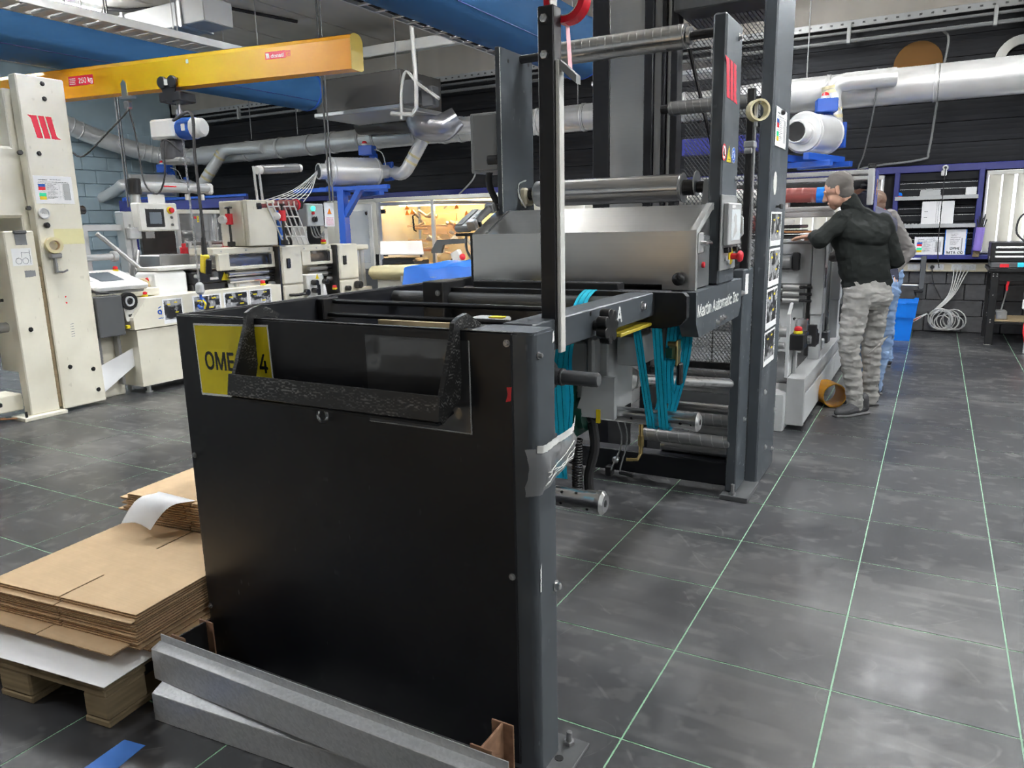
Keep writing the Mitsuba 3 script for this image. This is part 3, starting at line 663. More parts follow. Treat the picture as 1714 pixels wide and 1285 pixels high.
# lower guide rollers between the columns
for (x0, y, z, r, m) in ((-.15, 2.2, .535, .028, 'm_roll'), (-.30, 2.6, .316, .033, 'm_roll'), (-.06, 2.15, .37, .034, 'm_dullsteel'), (.02, 2.3, .27, .042, 'm_roll'), (-.17, 2.05, .283, .034, 'm_dullsteel'), (-.10, 2.15, .20, .030, 'm_roll'), (-.25, 2.4, .57, .018, 'm_dullsteel')):
    wrapped_roller((x0, y, z), (.30, y, z), r, U, 'guide_roller', m, 8)
part(U, 'base_beam', [box(-.86, .30, 2.06, 2.16, .045, .17, .006)], 'm_black')
part(U, 'ball_pin', [lathe((-.32, 2.06, .12), (-.32, 1.9, .125), [(0, .008), (.03, .009), (.034, .018), (.045, .02), (.056, .012), (.058, .002)], 14)], 'm_chrome')
part(U, 'beam_clamp', [box(-.38, -.34, 2.01, 2.06, .02, .08, .006), cyl((-.30, 2.03, .05), (-.22, 2.03, .04), .014, 8)], 'm_jet')
# drive block with shafts below the arm
db = part(U, 'drive_block', [box(-.20, -.02, 1.15, 1.45, .60, .945, .006), prism([(-.16, .60), (.02, .60), (.02, .78), (-.10, .78)], 1.12, 1.15, 'y')], 'm_lightgrey')
part(db, 'cover_box', [box(-.20, -.09, 1.08, 1.15, .80, .93, .008), box(-.085, -.05, 1.07, 1.15, .79, .95, .01)], 'm_machgrey')
part(db, 'grey_cabinet', [box(.0, .10, 1.20, 1.40, .82, .945, .004)], 'm_lightgrey')
part(db, 'yellow_mark', [box(-.06, -.04, 1.116, 1.119, .58, .64, .0005)], 'm_yellow')
part(db, 'hose', [tube([(-.11, 1.18, .6), (-.10, 1.2, .45), (-.13, 1.2, .30), (-.12, 1.22, .16)], .022, 10, 6)], 'm_rubber')
part(db, 'spring_hose', [torus((-.14, 1.10, .50 - .012 * k), (0, 0, 1), .020, .005, 14, 6) for k in range(26)], 'm_jet')
s1 = part(U, 'upper_shaft', [lathe((-.10, 1.2, .608), (.36, 1.2, .608), [(0, .030), (.0, .034), (.40, .034), (.40, .037), (.435, .037), (.437, .041), (.452, .041), (.462, .030)], 28)], 'm_chrome', label='bright expanding shaft with drilled holes')
parts(s1, 'hole', [cyl((x, 1.2 - .034, .604), (x, 1.2 - .0365, .604), .006, 10) for x in (-.02, .08, .24, .29, .335)], 'm_jet')
part(s1, 'end_socket', [lathe((.362, 1.2, .608), (.364, 1.2, .608), [(0, .012), (.001, .012)], 12)], 'm_jet')
part(s1, 'green_bearing', [lathe((-.20, 1.2, .608), (-.10, 1.2, .608), [(0, .075), (.05, .085), (.07, .085), (.08, .06), (.1, .05)], 26), prism([(1.12, .50), (1.28, .50), (1.27, .74), (1.13, .74)], -.215, -.16, 'x')], 'm_green')
part(s1, 'collar', [pipe((-.10, 1.2, .608), (-.075, 1.2, .608), .045, .030), pipe((-.115, 1.2, .608), (-.10, 1.2, .608), .058, .030)], 'm_jet')
s3 = part(U, 'middle_shaft', [cyl((-.06, 1.55, .69), (.30, 2.05, .60), .026, 20)], 'm_roll')
part(s3, 'flange', [cyl((-.085, 1.52, .695), (-.06, 1.55, .69), .06, 20), cyl((-.055, 1.555, .69), (-.04, 1.575, .686), .048, 20)], 'm_satin')
s2 = part(U, 'lower_shaft', [lathe((-.30, .42, .512), (.27, .42, .512), [(0, .034), (.50, .034), (.50, .037), (.537, .037), (.539, .041), (.556, .041), (.566, .030)], 28)], 'm_chrome', label='bright lower expanding shaft')
parts(s2, 'hole', [cyl((x, .42 - a, .512 + b), (x, .42 - a * 1.06, .512 + b * 1.06), .005, 10) for x, a, b in ((.12, .024, .025), (.17, .020, .028), (.12, .033, -.010), (.215, .034, -.016))], 'm_jet')
part(s2, 'end_socket', [lathe((.266, .42, .512), (.2685, .42, .512), [(0, .012), (.001, .012)], 12)], 'm_jet')
part(s2, 'bearing', [lathe((-.40, .42, .512), (-.30, .42, .512), [(0, .10), (.07, .10), (.1, .06)], 26)], 'm_green')
gp = part(U, 'grip_pin', [lathe((.18, .10, .994), (.375, .10, .994), [(0, .024), (.09, .024), (.09, .0205), (.19, .0205), (.195, .017)], 20)], 'm_darkgrey')
part(gp, 'collar', [pipe((.262, .10, .994), (.266, .10, .994), .0245, .019), cyl((.19, .10, .994), (.235, .10, .994), .045, 20)], 'm_rubber')
part(U, 'floor_cable', [tube([(-.3, 1.9, .10), (-.22, 1.85, .30), (-.24, 1.7, .55)], .004, 6, 6), tube([(-.25, 1.9, .10), (-.18, 1.82, .33), (-.2, 1.7, .55)], .004, 6, 6)], 'm_midgrey')
vt = part(U, 'brass_valve', [cyl((-.15, 1.95, .20), (-.15, 1.95, .42), .012, 10), cyl((-.15, 1.95, .24), (-.15, 1.95, .30), .017, 6), tube([(-.15, 1.95, .20), (-.16, 1.93, .17), (-.22, 1.92, .165)], .009, 8)], 'm_brass')
# enclosure behind the left plate
ec = part(U, 'switch_box', [box(-.825, -.667, 1.41, 1.60, 1.655, 1.925, .004)], 'm_machgrey', label='grey switch box')
part(ec, 'door', [box(-.805, -.675, 1.402, 1.41, 1.665, 1.915, .003)], 'm_midgrey')
part(ec, 'conduit', [tube([(-.70, 1.43, 1.70), (-.735, 1.43, 1.66), (-.745, 1.44, 1.60), (-.72, 1.46, 1.52), (-.70, 1.48, 1.45)], .016, 12, 8), cyl((-.73, 1.42, 1.71), (-.67, 1.42, 1.71), .028, 14)], 'm_rubber')
# ---------------------------------------------------------------- things on and around the machine's front
# yellow sign, tilted a little
sg = thing('yellow_sign', 'yellow name sign in a white edge on the black front plate, behind the hanging bar', 'sign')
so, su_, sv_ = np.array([-.787, YF - .0006, .922]), np.array([.3127, 0, .0085]), np.array([-.0125, 0, .219])
part(sg, 'board', [poly_on([(0, 0), (.3128, 0), (.3128, .2194), (0, .2194)], so, su_, (0, 0, 1), .0012)], 'm_white')
part(sg, 'yellow_face', [poly_on([(.005, .007), (.3085, .007), (.3085, .2135), (.005, .2135)], so - [0, .0013, 0], su_, (0, 0, 1), .0004)], 'm_signyellow')
part(sg, 'lettering', [text('OMEGA 4', .052, so + np.array([.029, -.0018, .083]), su_, (0, 0, 1), width=.262, depth=.0004)], 'm_jet')
# clear pocket
pk = thing('document_pocket', 'clear plastic document pocket taped to the black front plate', 'pocket')
G = np.array([[[x, YF - .002 - .0022 * meshkit.noise(np.array([x * 30, z * 22, 1.])) , z] for z in np.linspace(.912, 1.141, 16)] for x in np.linspace(-.13, .186, 20)])
part(pk, 'film', [sheet(G, .0006)], 'm_film', smooth=True)
part(pk, 'welded_edge', [box(-.132, .188, YF - .004, YF - .001, .909, .913, .001), box(.184, .188, YF - .004, YF - .001, .91, 1.142, .001)], 'm_midgrey')
# hanging bar of two hooks and a flat crossbar
hb = thing('hanging_bar', 'scuffed black steel bar with two hooks hung over the front plate', 'hook bar')
hk = [(-.251, 1.196), (-.216, 1.203), (-.154, 1.170), (-.164, 1.157), (-.205, 1.168), (-.224, 1.1665), (-.252, 1.1665), (-.2535, 1.125), (-.252, 1.098), (-.252, 1.035), (-.262, 1.0), (-.335, .955), (-.349, .975), (-.350, .99), (-.282, 1.150), (-.274, 1.185)]
hk2 = [(-.253, 1.196), (-.218, 1.203), (-.154, 1.170), (-.164, 1.157), (-.205, 1.168), (-.224, 1.1665), (-.2525, 1.1665), (-.2545, 1.12), (-.253, 1.09), (-.2525, 1.045), (-.262, 1.0), (-.340, .952), (-.352, .972), (-.352, .988), (-.284, 1.150), (-.276, 1.185)]
part(hb, 'hook', [prism(hk, -.545, -.532, 'x')], 'm_scuff'); part(hb, 'hook', [prism(hk2, .150, .163, 'x')], 'm_scuff')
part(hb, 'crossbar', [tr(box(-.545, .163, -.006, .006, -.030, .030, .001), rot((1, 0, 0), -10), (0, -.348, .993))], 'm_scuff')
part(hb, 'lower_face', [tr(box(-.54, .158, -.035, .035, -.004, .004, .001), rot((1, 0, 0), 14), (0, -.318, .963))], 'm_black')
# lifting eye
le = thing('ring_bolt', 'small chrome ring hanging from a screw below the black bar', 'ring')
part(le, 'screw_head', bolt((-.283, YF, .934), (0, -1, 0), .010, .012), 'm_chrome')
part(le, 'ring', [tr(torus((0, 0, 0), (1, 0, .25), .017, .0045, 20, 8), None, (-.281, YF - .02, .913))], 'm_chrome')
# plastic bag over the column edge
bg = thing('plastic_bag', 'crumpled clear plastic bag hung on the side of the grey end column', 'bag')
def bagpt(s, t):
    y = -.262 + .20 * s; zt = .893 - .012 * s + .02 * s ** 2; zb = .775 + .045 * s
    z = zb + (zt - zb) * t; x = .362 + .012 * math.sin(math.pi * min(1, max(0, t))) + .010 * meshkit.noise(np.array([y * 45, z * 40, 3.])) + .004 * meshkit.noise(np.array([y * 120, z * 130, 5.]))
    if s < .1: x -= (.1 - s) * .35; y -= .0
    return [x, y, z]
part(bg, 'film', [sheet([[bagpt(s, t) for t in np.linspace(0, 1, 16)] for s in np.linspace(0, 1, 26)], .0006)], 'm_bag', smooth=True)
part(bg, 'rim', [sheet([[np.array(bagpt(s, .93)) + [.003, 0, .0 + a] for a in (0, .018)] for s in np.linspace(.06, 1, 24)], .001)], 'm_nylon', smooth=True)
part(bg, 'corner_strip', [sheet([[np.array(bagpt(1, 1.0)) + [.004, .0 + .012 * a, .0 + .03 * a - .012 * b] for b in (0, 1)] for a in (0, .5, 1)], .001)], 'm_nylon')
part(bg, 'fold', [tube([np.array(bagpt(s, t0 + (t1 - t0) * s)) + [.003, 0, 0] for s in np.linspace(.15, .9, 12)], .0012, 5) for t0, t1 in ((.1, .55), (.55, .1), (.3, .75), (.2, .3))], 'm_nylon', smooth=True, kind='stuff')
part(bg, 'print', [onplane(meshkit.text_mesh('BODYCOTE', .008, .0004), (.376, -.232, .866), (-.05, 1, .0), (0, 0, 1)), torus((.374, -.236, .848), (1, 0, 0), .005, .001, 12, 5)], 'm_jet')
# slings
def sling(name, label, paths, w, wd, mats=('m_turq', 'm_turqd'), th=.003):
    t = thing(name, label, 'strap', 'turquoise webbing straps')
    for p in paths:
        P = smooth_path(p, 6)
        k = part(t, 'webbing', [band(P, wd, w, th)], mats[0], smooth=True)
        for s in (-.22, .22): part(k, 'stitch_line', [band(P + np.asarray(wd) * w * s, wd, .0022, th + .0012)], mats[1], smooth=True)
    return t
def loop_x(x0, x1, y, ztop, zc, r, ytop=None):
    """a webbing loop that hangs from ztop around a shaft of radius r centred at height zc"""
    F = [(x0, y - r - .02, ztop), (x0 + (x1 - x0) * .5, y - r - .012, (ztop + zc) / 2)] + [(x1, y + r * math.cos(a), zc + r * math.sin(a)) for a in np.radians([180, 215, 250, 290, 325, 360])] + [(x1 + .05, y + r + .012, (ztop + zc) / 2), (x1 + .07, y + r + .02, ztop)]
    return F
sling('webbing_sling', 'first of two turquoise slings looped under the bright upper shaft', [loop_x(.100, .166, 1.2, 1.05, .608, .046)], .034, (1, 0, 0))
rs = sling('webbing_sling', 'turquoise ratchet sling looped under the upper shaft beside a brass buckle', [loop_x(.190, .222, 1.2, 1.05, .608, .046), [(.245, 1.19, 1.05), (.238, 1.19, .95), (.232, 1.18, .83), (.240, 1.18, .68)], [(.29, 1.22, 1.05), (.275, 1.22, .98), (.25, 1.21, .90)]], .040, (1, 0, 0))
part(rs, 'buckle', [box(.235, .262, 1.17, 1.20, .865, .925, .003), cyl((.232, 1.165, .93), (.268, 1.165, .93), .010, 10)], 'm_brass')
part(rs, 'buckle_handle', [box(.262, .272, 1.165, 1.21, .84, .945, .003)], 'm_brass')
part(rs, 'black_grip', [box(.266, .285, 1.17, 1.21, .76, .85, .006)], 'm_jet')
part(rs, 'green_label', [box(.222, .248, 1.168, 1.172, .87, .91, .001)], 'm_green')
sling('webbing_sling', 'crumpled turquoise sling hanging behind the grey end column beside the arm', [
    [(.046, .83, 1.165), (.046, .80, 1.168), (.046, .72, 1.13), (0.050, 0.600, 1.002), (0.042, 0.600, 0.906), (0.048, 0.600, 0.799), (0.035, 0.600, 0.649), (0.017, 0.620, 0.748), (0.016, 0.640, 0.854)],
    [(0.053, 0.550, 0.999), (0.040, 0.550, 0.873), (0.048, 0.550, 0.692)], [(0.157, 0.300, 0.681), (0.161, 0.300, 0.622)]], .046, (1, .1, 0))
# red tape roll on the mast
rt = thing('tape_roll', 'shiny red tape roll hung over the top of the black mast', 'tape roll')
part(rt, 'roll', [pipe((.303, .045, 1.945), (.303, .085, 1.945), .055, .040, 40)], 'm_redtape')
part(rt, 'core', [pipe((.303, .046, 1.945), (.303, .084, 1.945), .0398, .037, 40)], 'm_offwhite')
part(rt, 'loose_end', [sheet([[(.300 + .001 * k, .072 + d, 1.892 - .014 * k) for d in (-.012, .012)] for k in range(9)], .0006)], 'm_pink')
# masking tape ring on the rear column
mt = thing('tape_roll', 'cream masking tape ring hanging on a hook at the mesh guard', 'tape roll')
part(mt, 'roll', [pipe((.345, 2.085, 1.912), (.375, 2.045, 1.912), .050, .040, 32)], 'm_masking')
part(mt, 'hook', [tube([(.33, 2.09, 1.955), (.36, 2.07, 1.957), (.375, 2.05, 1.945)], .004, 6, 4), box(.345, .36, 2.06, 2.08, 1.84, 1.95, .002)], 'm_satin')
# papers on the rear column
def photo_sheet(name, label, x, y0, y1, z0, z1, kind, group=None, dz=0.0):
    t = thing(name, label, 'notice', group)
    o = np.array([x, y0, z0]); u = np.array([0, y1 - y0, dz]); h = z1 - z0; w = float(np.linalg.norm(u))
    part(t, 'paper', [poly_on([(0, 0), (w, 0), (w, h), (0, h)], o, u, (0, 0, 1), .0012)], 'm_paper')
    P = lambda x0, y0_, x1, y1_, m, n: part(t, n, [poly_on([(x0 * w, y0_ * h), (x1 * w, y0_ * h), (x1 * w, y1_ * h), (x0 * w, y1_ * h)], o + [.0013, 0, 0], u, (0, 0, 1), .0004)], m)
    if kind == 'table': table_print(t, o + [.0013, 0, 0], u, w, h)
    else:
        P(.06, .16, .94, .94, 'm_photo', 'picture')
        rnd = random.Random(hash(label) % 1000 if False else len(label) * 7 + int(z0 * 100))
        o2 = o + [.0018, 0, 0]
        for n, (a, b) in enumerate(((.20, .74), (.62, .80), (.58, .40))):
            j = rnd.uniform(-.05, .05)
            part(t, 'yellow_tag', [poly_on([((a + j) * w, b * h), ((a + j + .16) * w, b * h), ((a + j + .16) * w, (b + .055) * h), ((a + j) * w, (b + .055) * h)], o2, u, (0, 0, 1), .0002)], 'm_yellow')
    return t
def table_print(t, o, u, w, h, n=None):
    """printed safety table: coloured squares at the left, text rows and a grey column"""
    nn = np.cross(u / np.linalg.norm(u), (0, 0, 1)); nn = nn / np.linalg.norm(nn)
    R = lambda a, b, c, d, up=0: poly_on([(a * w, b * h), (c * w, b * h), (c * w, d * h), (a * w, d * h)], o + nn * .0002 * up, u, (0, 0, 1), .0003)
    for k, (m, b, d) in enumerate((('m_steelblue', .60, .70), ('m_red', .48, .60), ('m_lampgreen', .26, .38), ('m_yellow', .14, .26))):
        part(t, 'colour_square', [R(.10, b, .28, d)], m)
    part(t, 'grey_column', [R(.74, .14, .92, .74)], 'm_lightgrey')
    part(t, 'heading', [R(.12, .84, .35, .87), R(.42, .86, .70, .88), R(.12, .77, .9, .785)], 'm_midgrey')
    part(t, 'text_line', [R(.31, .17 + .048 * k, .31 + .30 * (.6 + .4 * ((k * 37) % 10) / 10), .185 + .048 * k) for k in range(12)], 'm_midgrey', kind='stuff')
    part(t, 'table_grid', [R(.29, .14, .294, .76), R(.64, .14, .644, .76), R(.72, .14, .724, .76), R(.10, .735, .92, .74), R(.10, .42, .92, .424), R(.1, .255, .72, .259)], 'm_midgrey')
photo_sheet('wall_notice', 'white printed table with colour squares on the rear column, topmost of its papers', .402, 2.29, 2.59, 1.77, 1.957, 'table')
photo_sheet('photo_sheet', 'upright photo sheet on the rear column below the oval sticker', .402, 2.285, 2.58, 1.275, 1.448, 'photo', dz=-.0)
photo_sheet('photo_sheet', 'dark photo sheet with three yellow patches, second of four on the rear column', .402, 2.285, 2.585, 1.066, 1.262, 'photo')
photo_sheet('photo_sheet', 'pale photo sheet, third of four on the rear column', .402, 2.27, 2.565, .845, 1.056, 'photo')
photo_sheet('photo_sheet', 'lowest photo sheet on the rear column, beside the grey press beam', .402, 2.262, 2.555, .652, .832, 'photo')

# ---------------------------------------------------------------- pallet with cardboard
ang = math.degrees(math.atan2(-.115, -.993))
PM = np.eye(4); PM[:3, 0] = (-.9934, -.1151, 0); PM[:3, 1] = (-.1151, .9934, 0); PM[:3, 2] = (0, 0, 1); PM[:3, 3] = (-.845, -.642, 0)
def pl(m):
    m = m.copy(); m.apply_transform(PM); m.faces = m.faces[:, ::-1]; return m
pal = thing('pallet', 'worn wooden pallet under flat cardboard blanks at the lower left', 'pallet')
for u0, u1 in ((0, .10), (.3275, .4725), (.70, .80)):
    part(pal, 'bottom_board', [pl(box(u0, u1, 0, 1.2, 0, .022, .004))], 'm_wood')
    for v0, v1 in ((0, .145), (.5275, .6725), (1.055, 1.2)): part(pal, 'block', [pl(box(u0 + .002, u1 - .002, v0 + .002, v1 - .002, .022, .100, .006))], 'm_wood')
for v0, v1 in ((0, .145), (.5275, .6725), (1.055, 1.2)): part(pal, 'stringer_board', [pl(box(0, .8, v0, v1, .100, .121, .004))], 'm_wood')
for u0, u1 in ((0, .145), (.185, .285), (.3275, .4725), (.515, .615), (.655, .80)): part(pal, 'deck_board', [pl(box(u0, u1, 0, 1.2, .121, .143, .004))], 'm_wood')
ls = solo('cover_sheet', 'white sheet lying on the pallet under the cardboard blanks', 'sheet', [pl(sheet([[(u, v, .1455 + .003 * (v < .03) * 0) for v in np.linspace(-.012, 1.19, 12)] for u in np.linspace(-.016, .80, 8)], .002))], 'm_paper')
def blank(u0, v0, z, w, d, deg=0, th=.0075, slots=True, sag=0.0, name='cardboard_blank', label='', group='flat cardboard blanks on the pallet', tilt=0.0):
    P = sbox(0, 0, w, d)
    if slots:
        for c in (.50,):
            P = P.difference(sbox(w * c - .004, -.01, w * c + .002, d * .30)).difference(sbox(w * c - .004, d * .70, w * c + .002, d + .01))
    t = thing(name, label, 'cardboard', group)
    M = rot((0, 0, 1), deg, (w / 2, d / 2, 0))
    def mk(a, b, inset=0.0):
        m = prism(P.buffer(-inset) if inset else P, a, b, 'z'); m.apply_transform(M)
        if tilt: m.apply_transform(rot((1, 0, 0), tilt, (0, d / 2, 0)))
        m.apply_translation((u0, v0, z)); return pl(m)
    part(t, 'face', [mk(th - .0016, th)], 'm_card', smooth=False)
    part(t, 'fluted_edge', [mk(0.0004, th - .0017, .0022)], 'm_flute', smooth=False)
    return t
rnd = random.Random(3)
z = .1472
names = ['lowest', 'second lowest', 'third', 'fourth', 'fifth', 'sixth', 'seventh', 'eighth', 'ninth', 'tenth', 'eleventh', 'twelfth', 'thirteenth', 'fourteenth', 'fifteenth', 'sixteenth', 'top']
n1 = 17; hts = []
for k in range(n1):
    du, dv, dg = rnd.uniform(-.004, .004), rnd.uniform(-.004, .004), rnd.uniform(-.2, .2)
    if k < 3: du, dv, dg = -.03 + .02 * k, .05 - .012 * k, 2.0 - k * .6
    if k == 4: dv, dg, du = -.058, .8, .035
    if k == 14: dv = -.012
    if k >= 15: dv = .010
    lab = f'flat cardboard blank in the front pile on the pallet, {names[k]} from the floor side' if k not in (16, 4, 0) else {16: 'top cardboard blank of the front pile, with two cut slots', 4: 'cardboard blank whose flap sticks out of the front pile over the white sheet', 0: 'lowest cardboard blank of the front pile, lying askew on the white sheet'}[k]
    blank(.008 + du, .132 + dv, z, .665, .545, dg, label=lab); z += .0083
zt = z
z = .1472
for k in range(26):
    du, dv, dg = rnd.uniform(-.012, .012), rnd.uniform(-.003, .003), rnd.uniform(-.2, .2)
    if k in (19, 21, 23): du += .03
    if k == 18: du += .05
    lab = 'top cardboard blank of the rear, taller pile on the pallet' if k == 25 else 'flat cardboard blank within the rear, taller pile on the pallet'
    w_ = .665
    blank(.015 + du + 0, .700 + dv, z, w_, .46, dg, label=lab, group='flat cardboard blanks in the rear pile'); z += .0098
# curled white sheet between the piles
A_, B_, C_, D_ = np.array([-1.27, .0, .407]), np.array([-1.475, .0, .407]), np.array([-1.335, -.115, .325]), np.array([-1.475, -.135, .345])
cs = [[A_ * (1 - s) * (1 - q) + B_ * (1 - s) * q + C_ * s * (1 - q) + D_ * s * q + np.array([0, .0, .030 * math.sin(math.pi * s) + .012 * math.sin(4 * q) * s]) for q in np.linspace(0, 1, 12)] for s in np.linspace(-.25, 1, 14)]
for row in cs:
    for p in row: p[2] = max(p[2], .4065 if p[1] > .028 else .31)
solo('loose_paper', 'curled white paper sliding from the rear cardboard pile onto the front pile', 'paper', [sheet(cs, .0008)], 'm_paper', smooth=True)
# galvanised rails on the floor before the front plate
def c_rail(x0, x1, h, d, lip, th=.0025):
    return [box(x0, x1, 0, th, 0, h, .0008), box(x0, x1, 0, d, h - th, h, .0008), box(x0, x1, 0, d, 0, th, .0008), box(x0, x1, d - th, d, h - th, h + lip, .0006), box(x0, x1, d - th, d, 0, .02, .0006)]
ur = solo('steel_rail', 'galvanised steel channel with an upturned lip, resting on another channel by the front plate', 'rail', [tr(cat([tr(cat([box(-.80, .40, 0, .003, 0, .098, .001), tr(box(-.80, .40, 0, .034, 0, .003, .001), rot((1, 0, 0), 16, (0, 0, 0)), (0, .001, .0955)), box(-.795, .40, .032, .035, .104, .132, .0008), box(-.80, .40, .0, .03, 0, .003, .0008), box(-.80, .40, .034, .037, .06, .108, .0008)]), None, (0, -.515, .104))]))], 'm_galv', smooth=20)
lr = solo('steel_rail', 'galvanised steel channel lying on the floor under the upper channel', 'rail', [tr(cat([box(-.03, 1.3, 0, .003, 0, .086, .001), tr(box(-.03, 1.3, 0, .05, 0, .003, .001), rot((1, 0, 0), 22), (0, .001, .0845)), box(-.03, 1.3, .046, .049, .0, .1, .0008), box(-.03, 1.3, 0, .05, 0, .003, .0008)]), rot((0, 0, 1), 4.5), (-.735, -.551, .001))], 'm_galv', smooth=20)
def h_stub(x, label):
    t = thing('steel_stub', label, 'steel stub')
    part(t, 'flange', [box(x - .03, x + .03, -.379, -.374, .0, .243, .001)], 'm_rust'); part(t, 'flange', [box(x - .03, x + .03, -.478, -.473, .2, .243, .001)], 'm_rust')
    part(t, 'web', [box(x - .003, x + .003, -.473, -.379, .0, .242, .001)], 'm_rust' if x > 0 else 'm_jet')  # left web is jet black: shade put into its colour
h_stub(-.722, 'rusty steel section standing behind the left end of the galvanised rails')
h_stub(.325, 'rusty steel section standing behind the right end of the galvanised rails')
solo('floor_tape', 'blue tape strip stuck to the floor before the pallet', 'tape', [prism([(-.764, -.652), (-.688, -.640), (-.662, -.80), (-.745, -.90)], .0004, .0012, 'z')], 'm_bluetape')

# brown carton added out of frame to put a warm reflection in the stainless cabinet
ct = thing('carton', 'tall brown carton added out of view for a warm reflection in the stainless cabinet', 'carton')
part(ct, 'body', [box(-1.35, -.75, -3.3, -2.7, .0, 1.42, .006)], 'm_card'); part(ct, 'tape_strip', [box(-1.09, -1.01, -3.3, -2.6995, 1.2, 1.4205, .001)], 'm_tan')
# ---------------------------------------------------------------- under the ceiling
def round_duct(p0, p1, r, parent, name='duct_pipe', collars=(), m='m_duct', n=36):
    k = part(parent, name, [cyl(p0, p1, r, n, 0)], m)
    p0, p1 = np.asarray(p0, float), np.asarray(p1, float); d = (p1 - p0) / np.linalg.norm(p1 - p0)
    for t in collars:
        c = p0 + d * t
        part(k, 'collar', [lathe(c - d * .02, c + d * .02, [(0, r), (.004, r + .012), (.012, r + .004), (.028, r + .004), (.036, r + .012), (.04, r)], n)], m); part(k, 'seam_line', [torus(c - d * .03, d, r + .001, .004, n, 5)], 'm_dullsteel', smooth=True)
    return k
md = thing('ventilation_duct', 'long round silver ventilation duct running below the ceiling along the dark wall', 'duct')
round_duct((XE, 8.2, 2.845), (-.9, 8.2, 2.845), .195, md, collars=(1.2, 2.2, 3.25, 4.2, 5.3, 6.0))
part(md, 'reducer', [lathe((-.9, 8.2, 2.845), (-1.3, 8.2, 2.84), [(0, .195), (.4, .175)], 36)], 'm_duct')
round_duct((-1.3, 8.2, 2.84), (-5.6, 8.2, 2.83), .175, md, collars=(.5, 1.3, 1.9, 2.6, 3.9, 4.2))
round_duct((-5.6, 8.2, 2.83), (-10.9, 8.2, 2.80), .165, md, collars=(.4, 1.2, 1.5, 2.1, 2.6, 3.3, 4.1))
bend = smooth_path([(-10.9, 8.2, 2.80), (-11.3, 8.18, 2.80), (-11.75, 7.9, 2.84), (-11.98, 7.4, 2.97), (-12.1, 6.8, 3.15), (-12.15, 6.2, 3.36), (-12.15, 5.6, 3.5), (-12.15, 4.6, 3.53)], 8)
bk_ = part(md, 'flexible_bend', [tube(bend, .15, 24)], 'm_duct', smooth=True)
for i in list(range(6, 22, 2)) + list(range(34, 50, 2)): part(bk_, 'rib', [torus(bend[i], bend[i + 1] - bend[i - 1], .152, .012, 24, 6)], 'm_duct', smooth=True)
def hang_rod(x, y, z0, label='m_dullsteel'): return cyl((x, y, z0), (x, y, ZC), .008, 6)
for x in (-.35, -3.3, -5.95, -8.5, -9.6): part(md, 'hanging_rod', [hang_rod(x, 8.2, 3.0)], 'm_midgrey')
